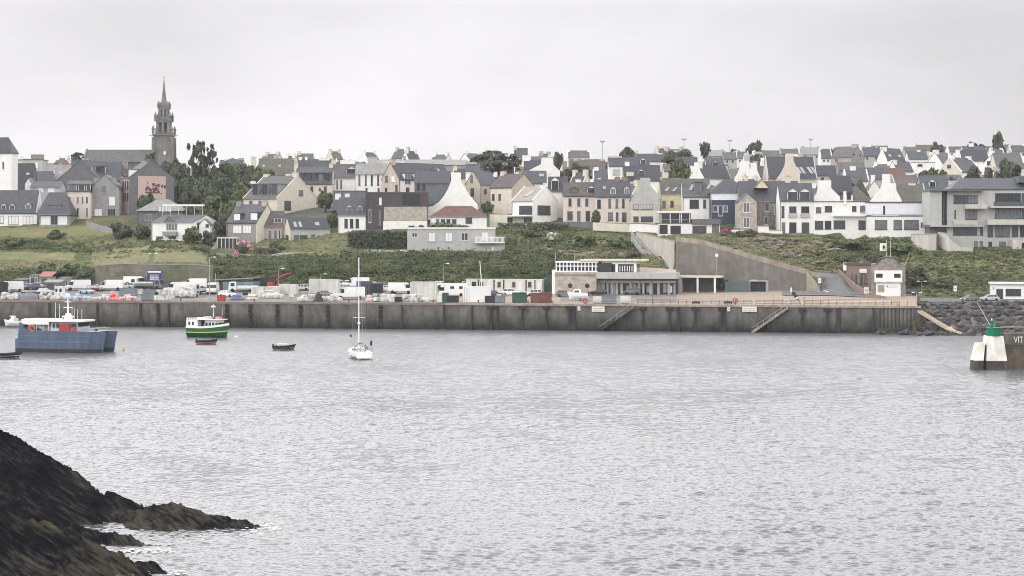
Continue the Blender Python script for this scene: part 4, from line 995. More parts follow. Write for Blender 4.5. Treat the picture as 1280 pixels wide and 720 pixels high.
# --- right hand hillside
house('white gable with a broad square chimney behind the ribbon windowed building', 1022, 1050, 262, 246, 232, 122, axis='y', wall='white', roof='dark', depth=11, outline=[(1015,262),(1015,251),(1021,243),(1022.5,236),(1022.5,225.5),(1039,225.5),(1039,236),(1044,243),(1050,251),(1050,262)])
house('dark slate house right of the broad chimney gable', 1040, 1066, 262, 242, 219.5, 128, wall='white', roof='dark', depth=9, dorm=[(1049,1056,240,250,'d','f','white'),(1058,1064,240,250,'d','f','white')])
house('brown hipped roof house behind the ribbon windowed building', 1056, 1088, 262, 250, 222, 140, wall='tan', roof='moss', rt='hip', depth=12, hipin=6)
house('white and pink chimney gable with long sloping shoulders', 1092, 1124, 264, 252, 238, 126, axis='y', wall='white', roof='dark', depth=10, outline=[(1085,264),(1087,252.5),(1095,243),(1101,236),(1103.5,229),(1103.5,217.5),(1113,217.5),(1113,229),(1120,229),(1120.5,238),(1127,250),(1127,264)], ch=[(1110,1119,228.5,.6)])
house('dark brown slate house with a white end chimney behind the upper box', 1120, 1158, 262, 250, 230, 130, wall='lightgrey', roof='moss', depth=9, cope='lightgrey', ch=[(1139,1148,229,'white')])
house('grey roofed house with a white chimney and long white rake', 1058, 1086, None, 226, 212, 178, wall='white', roof='slate', depth=9, cope='white', ch=[(1065.5,1072.5,207)])
house('small white gable with leaning chimney left of the pink stack', 1086, 1100, None, 236, 226, 155, axis='y', wall='white', roof='slate', depth=7, ch=[(1089,1094,219)])
house('long slate roof with a tan end wall above the pink chimney stack', 1076, 1107, None, 224, 209.5, 215, wall='tan', roof='slate', depth=9, ch=[(1104,1108,207,'brick')])
house('low red brown roof house near the slate rows', 1104, 1132, None, 220, 210, 225, wall='cream', roof='red', depth=8)
house('wide brown roofed house with skylight patches above the dark end chimney house', 1118, 1150, None, 230, 219, 172, wall='grey', roof='brown', depth=9, cope='lightgrey', ch=[(1146,1150,217)])
house('grey stone gable house with a dark capped chimney high on the hill', 1041, 1064, None, 196.5, 182.5, 330, a=35, xr=1086, wall='lightstone', side='grey', roof='grey', ch=[('R',2.6,179.5)], win=[(1046,198,1049,201,'d')], swin=[(1067,191.5,1069.5,194,'d'),(1078,191.5,1080.5,194,'d')])
house('grey roof cottage in front of the high stone gable house', 1049, 1082, None, 213, 203, 245, wall='grey', roof='grey', depth=8)
house('slate house with a smooth white chimney gable and two rooflights', 1098, 1109, None, 199.5, 185, 290, a=-45, xr=1137, wall='white', side='white', roof='dark', ch=[('L',2.2,183.5)], sky=[(1113,193,1117,196),(1128,193,1132,196)])
house('small white gable below the rooflit slate house', 1112, 1121, None, 213, 201.5, 240, a=-45, xr=1147, wall='white', side='white', roof='slate', ch=[('L',1.8,200)])
house('white gable with rounded shoulders and slate roof left of the cream gable', 1162, 1177, None, 203, 190, 280, a=-50, xr=1198, wall='white', side='white', roof='dark', ch=[('L',2.2,187)])
house('cream gable house with one pale window and a large navy roof', 1179, 1202, None, 215, 196.5, 248, a=-38, xr=1233, wall='white', side='cream', roof='dark', cope='white', swin=[(1188,205,1192,210,'g')], ch=[('L',2.1,193),('R',1.6,194)])
house('white house with a dark oval window right of the navy roof', 1233, 1247, None, 203, 193.5, 262, a=-50, xr=1262, wall='white', side='white', roof='slate', swin=[(1236,201,1239.5,206,'d')], ch=[('L',1.6,188)])
house('grey green roofed house at the right edge above the dark tree', 1246, 1280, None, 210, 191, 255, wall='cream', roof='grey', depth=12, win=[(1252,212,1255,216,'d')])
house('navy slate house behind the large navy roof with a white chimney', 1203, 1236, None, 201, 187, 310, wall='white', roof='dark', depth=9, ch=[(1198,1204,186.5)])
house('pair of dark roofs with white stack on the right skyline', 1205, 1232, None, 191, 182.5, 380, wall='white', roof='dark', depth=9, ch=[(1214,1220,178.5)])
house('low white modern house with a flat grey roof among the slate roofs', 1143, 1169, None, 203, 202, 255, rt='flat', wall='white', roof='light', depth=9, win=[(1147,205,1153,208,'d')])
house('slate roof house left of the big modern block', 1152, 1186, 250, 236, 219.5, 140, wall='grey', roof='slate', depth=9, dorm=[(1162,1170,224,234,'d','g','white')])
house('small cream house among bushes behind the big modern block', 1184, 1203, None, 224, 218.5, 190, wall='cream', roof='brown', depth=7, win=[(1187,221,1191,225,'d')])
house('dim slate roof behind the low flat modern house', 1136, 1160, None, 199, 189, 300, wall='white', roof='slate', depth=8, ch=[(1149,1153,187)])
# skyline houses, far off
SKYH = [
 ('tiny pale skyline house left of the first tall mast', 733, 752, 207, 199, 330, 'cream','brown'),
 ('tiny pale skyline roof below the lone round tree', 884, 906, 195, 187.5, 400, 'lightgrey','light'),
 ('far pale gable house left of the skyline bush', 905, 921, 199, 190, 370, 'lightgrey','grey'),
 ('far pale gable right of the skyline bush', 921, 936, 198, 189.5, 385, 'white','grey'),
 ('far grey roof between bush and round tree', 931, 946, 201, 193, 345, 'white','light'),
 ('far low pale house under the round tree', 942, 958, 196, 189.5, 410, 'white','light'),
 ('far grey gabled house right of the round tree', 955, 975, 197, 188, 390, 'lightgrey','grey'),
 ('far dark roof house over the cream chimney gable', 976, 999, 193, 186, 420, 'lightgrey','moss'),
 ('far pale roof house beside the fourth mast', 1003, 1026, 193, 184, 430, 'lightgrey','light'),
 ('far plum roof house right of the fourth mast', 1026, 1040, 198, 186, 360, 'white','slate'),
 ('far grey roof house behind the high stone gable house', 1080, 1100, 195, 184, 400, 'lightgrey','slate'),
 ('far brown roof house behind the smooth white chimney', 1090, 1112, 190, 182, 450, 'cream','brown'),
 ('far pale house on the skyline left of the flat pine', 1132, 1150, 192, 183.5, 420, 'lightgrey','grey'),
 ('far brown terrace on the skyline under the flat pine', 1145, 1170, 188, 181, 470, 'cream','brown'),
 ('far white house on the skyline right of the flat pine', 1170, 1186, 190, 182.5, 440, 'white','slate'),
 ('far slate roof on the skyline right of the white house', 1186, 1204, 190, 183, 430, 'white','slate'),
 ('far slate roof house left of the tall right tree', 1226, 1243, 189, 182.5, 440, 'white','slate'),
 ('far white gabled house under the tall right tree', 1240, 1256, 195, 186, 360, 'white','slate'),
 ('far white skyline house right of the tall right tree', 1254, 1268, 188, 180.5, 450, 'white','grey'),
 ('far plum roof house at the right edge of the skyline', 1264, 1284, 190, 181.5, 430, 'white','slate'),
 ('tiny house roof on the skyline behind the mossy roof', 48, 66, 214, 206.5, 330, 'lightgrey','slate'),
 ('tiny white roofed house behind the three window white house', 404, 420, 206, 198.5, 340, 'white','slate'),
 ('tiny dark roof house behind the flat roofed wing', 440, 456, 211, 203, 300, 'grey','dark'),
]
for i, (lb, x0, x1, ev, rg, D, wl, rf) in enumerate(SKYH):
    house(lb, x0, x1, None, ev, rg, D, wall=wl, roof=rf, depth=8, cope=wl if i % 2 else None, ch=[(x0+1, x0+3.5, rg-2), (x1-3.5, x1-1, rg-1.6)] if i % 3 else [(x0, x0+3, rg-1.5)], win=[(x0+3, ev+1.5, x0+5, ev+4, 'd'), (x1-6, ev+1.5, x1-4, ev+4, 'd')])

# more houses packed between them, wherever one would hide no more than another's foot
def clear(x0, x1, D, top):
    for a_, b_, d_, rg, ev, bs in HOUSES:
        if b_ < x0 or a_ > x1: continue
        if abs(d_-D) < 11: return False
        if d_ > D and top < ev+1.5: return False
    return True
FILL = {'white':('small white walled house with a plain slate roof packed into the hillside rows','white houses packed into the hillside rows'),
        'cream':('small cream walled house with a plain slate roof packed into the hillside rows','cream houses packed into the hillside rows'),
        'lightgrey':('small grey walled house with a plain slate roof packed into the hillside rows','grey houses packed into the hillside rows')}
rn = random.Random(21); nf = 0
for k in range(1600):
    D = rn.choice((150,165,182,200,220,240,262,285,310,340,370,405)); px = rn.uniform(30, 1285)
    if 205 < px < 318: continue
    s = (Yq(px)+D)/F; w = rn.uniform(7,12)/s; base = HY-(terr(px,D)-CH)/s+1
    ev = base-rn.uniform(3.6,5.2)/s; rg = ev-rn.uniform(3.2,4.2)/s; x0, x1 = px-w/2, px+w/2
    if not clear(x0-1, x1+1, D, rg): continue
    wl = rn.choice(('white','white','cream','lightgrey')); rf = rn.choice(('slate','dark','dark','grey','brown','moss')); t = rn.random()
    kw = dict(wall=wl, roof=rf, group=FILL[wl][1], ch=[('L',1.3,rg-1.1/s),('R',1.3,rg-1.1/s)] if t > .3 else [('L',1.5,rg-1.2/s)], cope=wl if rn.random() < .4 else None)
    y0, y1 = ev+.7/s, ev+2.1/s
    if t < .4: house(FILL[wl][0], x0, x1-w*.05, None, ev, rg, D, depth=7, win=[(x0+w*f, y0, x0+w*f+1.1/s, y1, 'd') for f in (.15,.45,.72)], **kw)
    elif t < .7: house(FILL[wl][0], x0, x0+w*.6, None, ev, rg, D, a=rn.uniform(28,45), xr=x1, win=[(x0+w*f, y0, x0+w*f+.8/s, y1, 'd') for f in (.1,.35)], **kw)
    else: house(FILL[wl][0], x0, x0+w*.45, None, ev, rg, D, a=-rn.uniform(35,50), xr=x1, win=[(x0+w*f, y0, x0+w*f+.8/s, y1, 'd') for f in (.55,.78)], **kw)
    nf += 1
    if nf >= 70: break
# ------------------------------------------------------------------ church
ST = mat('church granite', (.20,.195,.185), .95, .22, .5, streak=.2, col2=(.165,.16,.15), vscale=.2)
chY = Yq(205)+300; cs = chY/F
church = thing('church', 'grey granite church with pinnacled tower and sharp openwork spire above the town', 'church', P(205, 222, chY))
hz = lambda py: (222-py)*cs
tw = 11.2*cs
MB().box(-tw, tw, -tw, tw, -6, hz(170)).build('tower', ST, church)
b = MB()
for sx in (-1,1):
    for sy in (-1,1): b.box(sx*tw-.9, sx*tw+.9, sy*tw-.9, sy*tw+.9, -6, hz(172), tx=.35, ty=.35)
b.build('buttress', ST, church)
b = MB().box(-tw*1.12, tw*1.12, -tw*1.12, tw*1.12, hz(170), hz(167.8))
for k in range(12):
    u = -tw*1.1+k*tw*2.2/11
    b.box(u-.12, u+.12, -tw*1.12, -tw*1.05, hz(167.8), hz(166)); b.box(tw*1.05, tw*1.12, u-.12, u+.12, hz(167.8), hz(166))
b.box(-tw*1.12, tw*1.12, -tw*1.13, -tw*1.04, hz(166), hz(165.4)); b.build('gallery', ST, church)
bw = tw*.6; b = MB()                     # open belfry: eight piers, arches read as gaps
for sx in (-1,0,1):
    for sy in (-1,0,1):
        if sx or sy: b.box(sx*bw-.5, sx*bw+.5, sy*bw-.5, sy*bw+.5, hz(169), hz(149))
b.box(-bw*1.1, bw*1.1, -bw*1.1, bw*1.1, hz(154), hz(147)); b.box(-bw*.5, bw*.5, -bw*.5, bw*.5, hz(169), hz(149)); b.build('belfry', ST, church)
b = MB().box(-tw*.78, tw*.78, -tw*.78, tw*.78, hz(153.5), hz(151.6)); b.box(-bw*.95, bw*.95, -bw*.95, bw*.95, hz(151), hz(146))
lw = tw*.4
for sx in (-1,0,1):
    for sy in (-1,0,1):
        if sx or sy: b.box(sx*lw-.5, sx*lw+.5, sy*lw-.5, sy*lw+.5, hz(147), hz(136))
b.box(-lw*1.25, lw*1.25, -lw*1.25, lw*1.25, hz(137.5), hz(135)); b.box(-lw*.55, lw*.55, -lw*.55, lw*.55, hz(147), hz(136)); b.build('lantern_storey', ST, church)
for r_, t0, t1 in ((tw*1.02, 167, 157), (tw*.8, 152, 140), (lw*1.3, 136, 126.5)):
    for sx in (-1,1):
        for sy in (-1,1):
            MB().lathe([(.55,0),(.5,(t0-t1)*cs*.45),(.75,(t0-t1)*cs*.48),(.06,(t0-t1)*cs)], (sx*r_,sy*r_,hz(t0)), 6).build('pinnacle', ST, church)
sp = MB().lathe([(lw*.98,0),(lw*.42,hz(115)-hz(135)),(.12,hz(99)-hz(135))], (0,0,hz(135)), 8).build('spire', ST, church)
b = MB().tube([(0,0,hz(99)),(0,0,hz(94.5))], .1, 5); b.box(-.5,.5,-.08,.08,hz(96.6),hz(96.2)); b.build('cross', M['dark'], sp)
ck = MB().add([(3*cs+1.7*cs*math.cos(6.2832*k/16), -tw-.06, hz(191.5)+2.3*cs*math.sin(6.2832*k/16)) for k in range(16)]+[(3*cs+1.7*cs*math.cos(6.2832*k/16), -tw+.02, hz(191.5)+2.3*cs*math.sin(6.2832*k/16)) for k in range(16)],
      [tuple(range(16))]+[(i,i+16,(i+1)%16+16,(i+1)%16) for i in range(16)]).build('clock', M['signwhite'], church)
nx0, nx1 = (108-205)*cs, (193-205)*cs
MB().box(nx0, nx1, -5, 6, -6, hz(203)).build('nave', ST, church)
MB().shell([(-5.6,hz(203)),(.5,hz(187)),(6.6,hz(203))], [(-5.6,hz(203)-.25),(.5,hz(187)-.3),(6.6,hz(203)-.25)], nx0+.3, nx1, 'x').build('nave_roof', R['grey'], church)
MB().prism([(-5.9,hz(203)),(.5,hz(185.6)),(6.9,hz(203))], nx0-.3, nx0+.4, 'x').build('gable_parapet', ST, church)
b = MB().tube([(tw*1.1,-tw,hz(170)),(tw*1.75,-tw-.5,hz(170))], .1, 4); b.tube([(-tw*1.1,-tw,hz(170)),(-tw*1.5,-tw,hz(170))], .1, 4); b.build('gargoyle', ST, church)

# ------------------------------------------------------------------ big modern block at the right
hr_, U, H, L, dp_ = house('large modern grey block with glazed balconies and pale concrete terraces at the right edge', 1184, 1330, 320, 238, 236, 96, rt='flat', wall='lightgrey', roof='light', depth=13, name='modern_building', cat='building',
    win=[(1192,244,1210,254.5,'d'),(1210.5,244,1222,254.5,'d'),(1206.5,262.5,1221.5,274.5,'d'),(1193,262.5,1194.8,273,'d'),(1191.5,282.5,1221.5,294,'d'),(1225,282.5,1228.8,294,'d'),(1234.5,282,1241,296,'d'),(1243.5,282,1262,296,'d'),(1265,282,1272.5,296,'d'),(1275,282,1290,296,'d'),
         (1217.5,301.5,1222,309,'d'),(1224.5,301.5,1228.5,309,'d'),(1235.5,302,1240,309,'d'),(1249,302,1257,309,'d'),(1244,241.5,1276,257,'d'),(1277,241.5,1300,257,'d'),(1243.5,260.5,1276,273,'d'),(1277,260.5,1300,273,'d')])
MB().box(U(1161), U(1176), -1.2, 9, H(283), H(239)).build('side_tower', W['lightgrey'], hr_)
MB().box(U(1176.2), U(1189), 1.2, 9, H(281), H(239.4)).build('stair_glazing', M['glass'], hr_)
mb = MB()
for px in (1177,1180.5,1184,1188): mb.box(U(px)-.15, U(px)+.15, .9, 1.25, H(281), H(239.4))
mb.box(U(1176.3), U(1189), .95, 1.24, H(273.5), H(272.5)); mb.build('stair_mullion', W['glassgrey'], hr_)
MB().box(U(1161), U(1228), -1.5, 9, H(283.5), H(281.6)).build('floor_slab', W['lightgrey'], hr_)
MB().box(U(1163), U(1188), 1.5, 9, H(297), H(283.6)).build('undercroft', W['darkgrey'], hr_)
MB().box(U(1160), U(1228), -2., 13, H(239), H(237)).build('canopy', W['glassgrey'], hr_)
for a_, b_, t, bt, dpt in ((1205,1231,255.5,261,2.6),(1191,1220,275.5,281,1.6)):
    MB().box(U(a_), U(b_), -dpt, -.1, H(bt), H(t)).build('balcony', W['concrete'], hr_)
mb = MB(); mb.box(U(1236), U(1330), -2.2, -.1, H(260), H(258)); mb.box(U(1232), U(1330), -2.6, -.1, H(281), H(274.5)); mb.build('terrace_edge', W['concrete'], hr_)
rl = MB().box(U(1240), U(1330), -2.1, -2.04, H(257.9), H(252.2)); rl.build('balcony_glass', mat('tinted balustrade', (.06,.085,.095), .1, .1, 1., spec=.7), hr_)
rl = MB().box(U(1243), U(1268), -2.5, -2.44, H(274.4), H(268.5)); rl.build('balcony_glass', W['glassgrey'], hr_)
r2 = MB().add([(U(1205),.3,H(236)),(U(1330),.3,H(236)),(U(1330),6,H(222)),(U(1206.5),6,H(222)),(U(1191),3,H(236)),(U(1206.5),8,H(222)),(U(1330),8,H(222)),(U(1330),12.8,H(236)),(U(1191),12.8,H(236))],
   [(0,1,2,3),(4,0,3),(3,2,6,5),(5,6,7,8),(8,4,3,5),(8,7,1,0,4)]).build('upper_roof', R['slate'], hr_)
MB().box(U(1275), U(1330), 1, 8, H(228), H(220)).build('roof_storey', W['glassgrey'], hr_)
MB().box(U(1262), U(1273), -3.5, -.1, -3, H(300)).build('terrace_base', W['concrete'], hr_)
MB().box(U(1272), U(1330), -3.4, -.1, H(303.5), H(301)).build('terrace_slab', W['concrete'], hr_)
W['mossy'] = mat('mossy rubble', (.17,.155,.13), .95, .3, .8, bump=.4, col2=(.12,.125,.075), vscale=.25)
# garden terraces in front of it
def cwall(label, pts, thick, wl, name='garden_wall', cat='wall', cap=None):
    r = thing(name, label, cat); wallstrip('wall_face', pts, thick, W[wl] if wl in W else M[wl], r)
    if cap: wallstrip('capping', [(x, D-.12, t-1.0, t-.02) for x, D, t, b_ in pts], thick+.25, cap if not isinstance(cap, str) else W[cap], r)
    return r
cwall('rounded pale concrete terrace wall at the end of the white seafront hall', [(1141,92,293,306),(1143,89,293,313),(1160,88,293,314),(1170,88.5,293,313),(1172,92,293,310)], 3, 'concrete', cap='lightgrey')
cwall('sloping pale concrete stair wall below the modern block', [(1173,92,291,308),(1182,88,292,313),(1190,86,302,318),(1200,85,308,321),(1216,85,309,321)], 1.2, 'concrete', cap='lightgrey')
cwall('white garden wall between the granite house and the twin gabled house', [(947,101,283,297),(961,101,283,297),(961.5,100.8,288,297),(978,101,288.5,298)], .5, 'white', cap='lightgrey')
cwall('white and brick garden wall before the great chimney house', [(787,101,279.5,290),(801,101,279.5,290),(822,101,281,291)], .5, 'white', cap='brick')
cwall('low cream terrace wall below the pale terrace house', [(741,104,278,288),(760,104,279,289),(788,103,280.5,290)], .5, 'cream')
cwall('dark hedge topped wall below the blue shuttered house', [(697,106,277,284),(720,106,277,284),(741,105.5,278,286)], .5, 'darkgrey')
cwall('stone field wall along the foot of the grassy slope', [(108,99,276,283),(120,98,280,288),(140,97,286,292)], .5, 'grey')
cwall('long low weathered boundary wall behind the forklift yard', [(112,56.2,334,360),(150,56.2,330,359),(190,56.2,331,358),(240,56.2,331,358),(266,56.2,333,357)], .6, 'mossy', cap='grey')
cwall('terrace wall with pale stepped coping below the glass conservatory', [(255,88,316,332),(262,85,318,333),(300,84,318,333),(312,84,320,333)], 1., 'grey', cap='lightgrey')
cwall('slanting white edged wall rising to the glass conservatory', [(256,87,320,334),(268,92,306,322),(271,94,300,320)], .6, 'lightgrey')
cwall('reddish earth retaining wall below the navy roofed cottage', [(318,84,322,331),(350,86,316,328),(395,87,315,326),(440,86,320,330)], .6, 'tan')
cwall('pale rendered shed wall in front of the clipped hedge', [(454,85,312,323),(479,85,312,323),(479.2,85,313,321),(492,85,312.5,321)], 1.5, 'lightgrey')
cwall('low white wall left of the long grey flat roofed house', [(500,87,312,322),(509,87,312,322)], .5, 'concrete')
cwall('pale stone terrace wall under the cream house with stone gable', [(612,107,268,284),(634,107,268,284)], .5, 'cream')
MBs = thing('conservatory', 'dark glass conservatory with a white frame on the terrace below the grey fronted house', 'conservatory', P(272, 312, Yq(272)+94))
s = (Yq(272)+94)/F
MB().box(0, 24*s, 0, 4, 0, 14*s).build('glazing', M['glass'], MBs)
mb = MB()
for k in range(6): mb.box(k*24*s/5-.08, k*24*s/5+.08, -.08, .05, 0, 14*s)
mb.box(-.2, 24*s+.2, -.3, 4.2, 14*s, 15.2*s); mb.box(-.1,24*s+.1,-.1,.1,-.3*s,.8*s); mb.build('frame', M['frame'], MBs)
aw = thing('terrace_canopy', 'long thin white terrace awning over a railed deck behind the bay windowed house', 'awning', P(203, 270, Yq(203)+108))
s = (Yq(203)+108)/F
MB().box(0, 51*s, 0, 3.5, 12.3*s, 14.6*s).build('awning', M['gel'], aw)
for k in range(6): MB().box(k*10*s, k*10*s+.1, .1, .2, -.5, 12.3*s).build('post', M['frame'], aw)
mb = MB()
for k in range(9): mb.box(-4*s+k*.45, -4*s+k*.45+.12, .0, .1, 5*s, 12*s)
mb.box(-4*s, -4*s+3.8, .02, .08, 7*s, 7.6*s); mb.build('deck_railing', M['frame'], aw)

# ------------------------------------------------------------------ harbour station
sx = lambda px, D: (px-640)*(Yq(px)+D)/F
def local(label, name, cat, px, py, D, group=None, a=QANG):
    Y = Yq(px)+D; s = Y/F
    return thing(name, label, cat, P(px, py, Y), a, group), s
st, s = local('grey harbour station with a glazed upper storey and flat beige roof slabs', 'harbour_station', 'building', 690, 373, 34)
U = lambda px: (px-690)*s; H = lambda py: (373-py)*s
MB().box(U(694), U(746), 0, 11, -.5, H(340)).build('lower_wall', W['lightstone'], st)
MB().box(U(689.5), U(694)-.02, .5, 10, -.5, H(337.5)).build('white_pier', W['white'], st)
MB().box(U(693.5), U(746.5), -.35, 11, H(343.2), H(342)).build('string_course', W['grey'], st)
us = MB().box(U(696), U(765), .6, 10, H(340)+.003, H(328.5)).build('upper_glazing', M['glass'], st)
mb = MB()
for k in range(12): mb.box(U(695+k*4.55)-.14, U(695+k*4.55)+.14, .38, .63, H(340), H(328.5))
mb.box(U(694), U(747), .3, .6, H(333.2), H(332)); mb.box(U(694), U(747), .3, .6, H(340)+.004, H(338.4)); mb.box(U(694), U(748), .2, 10, H(328.4), H(326.6)); mb.build('window_frame', M['frame'], us)
MB().box(U(725), U(806), .0, 10.5, H(326.5), H(324)).build('roof_slab', W['cream'], st)
lg = MB().box(U(746)+.02, U(846), -.4, 9, H(348), H(340)).build('terrace_parapet', W['lightgrey'], st)
MB().box(U(766), U(795), 1.2, 9, H(340)+.004, H(330)).build('pavilion_glazing', M['glass'], st)
mb = MB(); mb.box(U(752), U(795), .7, 9, H(330), H(327.6))
for px in (752.5,771,794): mb.box(U(px)-.35, U(px)+.35, .65, 1.3, H(340), H(330))
for k in range(6): mb.box(U(775+k*3)-.1, U(775+k*3)+.1, .9, 1.19, H(339), H(332))
mb.build('pavilion_frame', M['frame'], st)
sg_ = MB().box(U(747), U(845), 3.5, 9, -.3, H(348.1)).build('shop_glazing', M['glass'], st); rn = random.Random(3)
for px in np.arange(748, 843, 4.2):
    if rn.random() < .62: MB().box(U(px), U(px+rn.uniform(2.5,3.8)), 3.38, 3.49, rn.choice((-.2,.9,1.6)), H(rn.choice((354.5,357,353.8)))).build('reflection_panel', rn.choice((M['frame'], W['lightgrey'], SKYG, SKYG, M['greyframe'])), sg_)  # pale pieces added to stand for reflections and clutter in the shop glass
mb = MB(); mb.box(U(746.2), U(843), 2.4, 3.6, H(353.5), H(350.5)); mb.box(U(746.2), U(845), 2., 9, H(348), H(348)+.05)
for px in (747,753,758,764,770,776,787,798,803,812,822,835): mb.box(U(px)-.28, U(px)+.28, 2.9, 3.45, -.3, H(353.4))
mb.build('shopfront_column', W['concrete'], st)
for px in (713, 734.5):
    n = 18; c = [(U(px)+2.9*s*math.cos(6.2832*k/n), H(357)+2.9*s*math.sin(6.2832*k/n)) for k in range(n)]
    MB().prism(c, -.08, .02).build('round_window', M['glass'], st)
b = MB().box(U(695.5), U(703), -2.2, -.01, -.3, H(363.6)); b.build('porch', W['lightgrey'], st)
MB().box(U(704), U(709), -1.5, -.01, -.3, H(363)).build('bin_store', M['rust'], st)
for k, (px, y) in enumerate(((692.8,320),(717,323))):
    MB().tube([(U(px),2,H(328)),(U(px),2,H(y-5))], .07, 5).build('roof_mast', M['steel'], st)
cwall('pale low boundary wall on the sandy terrace between station and stairs', [(796,50,334,341),(820,50,335,341),(845,50,337,342)], .4, 'pinkcream')

sh, s = local('flat beige roofed open shelter on two white posts beside the station shopfront', 'open_shelter', 'shelter', 848, 368, 44)
U = lambda px: (px-848)*s; H = lambda py: (368-py)*s
MB().box(U(848), U(902), -.5, 6, H(347), H(344.8)).build('roof_slab', W['cream'], sh)
for px in (872,893.5): MB().box(U(px)-.25, U(px)+.25, -.2, .3, -.3, H(347)).build('post', M['frame'], sh)
MB().box(U(846), U(852), -.3, 6, -.3, H(347)).build('end_wall', W['lightgrey'], sh)
MB().box(U(852)+.02, U(900), 5.5, 6, -.3, H(347)).build('back_wall', W['darkgrey'], sh)
rc, s = local('dark recessed gateway with a grey frame set into the foot of the ramp wall', 'gateway', 'gate', 936, 369, 49)
U = lambda px: (px-936)*s; H = lambda py: (369-py)*s
mb = MB(); mb.box(0, U(938), 0, 1, -.3, H(352)); mb.box(U(957), U(960), 0, 1, -.3, H(352)); mb.box(0, U(960), -.1, 1.2, H(352), H(350.3)); mb.build('frame', M['greyframe'], rc)
MB().box(U(938)+.01, U(957)-.01, .5, .9, -.3, H(352)).build('gate_leaf', M['dark'], rc)
MB().box(U(938.5), U(946), -.25, -.12, H(350.6), H(349.6)).build('sign_strip', M['signwhite'], rc)
cwall('low mossy green block wall beside the dark gateway', [(906,47,352,369),(936,47.5,352,369)], 2, mat and 'glassgrey')

# ------------------------------------------------------------------ lifeboat house and its brick wing
lb, s = local('grey stone boathouse with a rounded gable, white doors and a dark arched roof', 'boathouse', 'boathouse', 1089, 372, 34)
U = lambda px: (px-1089)*s; H = lambda py: (372-py)*s
n = 14; arc = [(U(1089),H(330.5)),(U(1089),-.5),(U(1131),-.5),(U(1131),H(330.5))]+[(U(1109.5)+U(1110.5)*math.cos(math.pi*k/n)*.62, H(331)+8.6*s*math.sin(math.pi*k/n)) for k in range(1, n)]
ng = len(arc); vs_ = [(p,0,z) for p,z in arc]+[(p,14,z) for p,z in arc]
MB().add(vs_, [tuple(range(ng)), tuple(range(2*ng-1,ng-1,-1))]+[(i,i+ng,(i+1)%ng+ng,(i+1)%ng) for i in range(ng)]).build('stone_gable', W['stone'], lb)
rp = [(U(1109.5)+(U(1109.5)+.3)*math.cos(math.pi*k/n)*.66, H(330.6)+9.1*s*math.sin(math.pi*k/n)) for k in range(0, n+1)]
MB().shell([(p,z+.15) for p,z in rp], [(p,z) for p,z in rp], -.25, 14.2, 'y').build('arched_roof', R['dark'], lb)
up = MB().box(U(1093), U(1127), -.5, -.003, H(352), H(338)).build('white_front', W['white'], lb)
for a_, b_ in ((1095,1103),(1117,1125)): MB().box(U(a_), U(b_), -.56, -.503, H(347), H(342)).build('window', M['glass'], up)
MB().box(U(1092), U(1128), -.75, -.501, H(353.2), H(351.8)).build('ledge', W['lightgrey'], up)
dr = MB().box(U(1095), U(1125), -.35, -.003, -.2, H(353.4)).build('boat_door', M['frame'], lb)
mb = MB(); mb.box(U(1109), U(1122), -.36, -.352, H(358.6), H(358.2)); mb.box(U(1109), U(1121), -.36, -.352, H(360), H(359.5)); mb.build('lettering', M['red'], dr)
mb = MB(); mb.box(U(1108), U(1109.6), -.362, -.352, H(358.8), H(357)); mb.build('emblem', M['signblue'], dr)
MB().box(U(1097), U(1105), -.42, -.355, H(365), H(356.5)).build('notice_panel', M['wood'], dr)
bw_, s = local('brick wing with a flat roof and narrow windows left of the rounded boathouse', 'brick_building', 'building', 1055, 366, 57)
U = lambda px: (px-1055)*s; H = lambda py: (366-py)*s
MB().box(U(1057), U(1089), 0, 9, -3, H(331)).build('wall', W['brick'], bw_)
MB().box(U(1055), U(1090), -.4, 9.3, H(331)+.003, H(328.8)).build('roof', R['brown'], bw_)
MB().box(U(1054), U(1058), -.3, 4, H(338), H(328.6)).build('white_corner', W['white'], bw_)
for a_, b_ in ((1064,1066.5),(1069,1071),(1075,1078),(1080,1083)): window(bw_, 'F', 1, U(a_), U(b_), H(355), H(343), 'd')
sgb = MB().box(U(1074), U(1083), -.3, -.02, H(341), H(336)).build('white_panel', M['signwhite'], bw_)
cwall('sloping brown plank faced wall along the right side of the ramp road', [(1048,62,337,348),(1060,54,348,360),(1070,48,356,368),(1082,40,364,375)], .4, 'brick', cap='lightstone')
cwall('low brown forecourt wall before the rounded boathouse', [(1081,27,368,376),(1100,26,369,377),(1108,26,371,378)], .4, 'brick')
def sign(label, px, t, b_, w, D, m, foot, pole=True, name='sign', cat='sign', marks=True):
    r, s = local(label, name, cat, px, foot, D); h = lambda y: (foot-y)*s
    MB().box(-w*s/2, w*s/2, -.06, .04, h(b_), h(t)).build('panel', m, r)
    if pole: MB().tube([(0,.1,0),(0,.1,h(t)-.05)], .06, 5).build('post', M['steel'], r)
    if marks: MB().box(-w*s*.3, w*s*.3, -.075, -.062, h(b_)+(b_-t)*s*.4, h(b_)+(b_-t)*s*.6).build('mark', M['greyframe'], r)
    return r, s, h
sign('white square notice at the foot of the brown plank faced wall', 1083, 359, 367, 6, 36, M['signwhite'], 373)
sign('white road sign by the end of the ramp wall', 1024.5, 348, 354, 4, 46, M['signwhite'], 366)
fg, s = local('white flag with a dark diamond emblem on a mast behind the rounded boathouse', 'flagpole', 'flag', 1108.3, 322, 56)
MB().tube([(0,0,-3),(0,0,22*s)], [.09,.06], 6).build('mast', W['cream'], fg)
b = MB(); N_ = 8
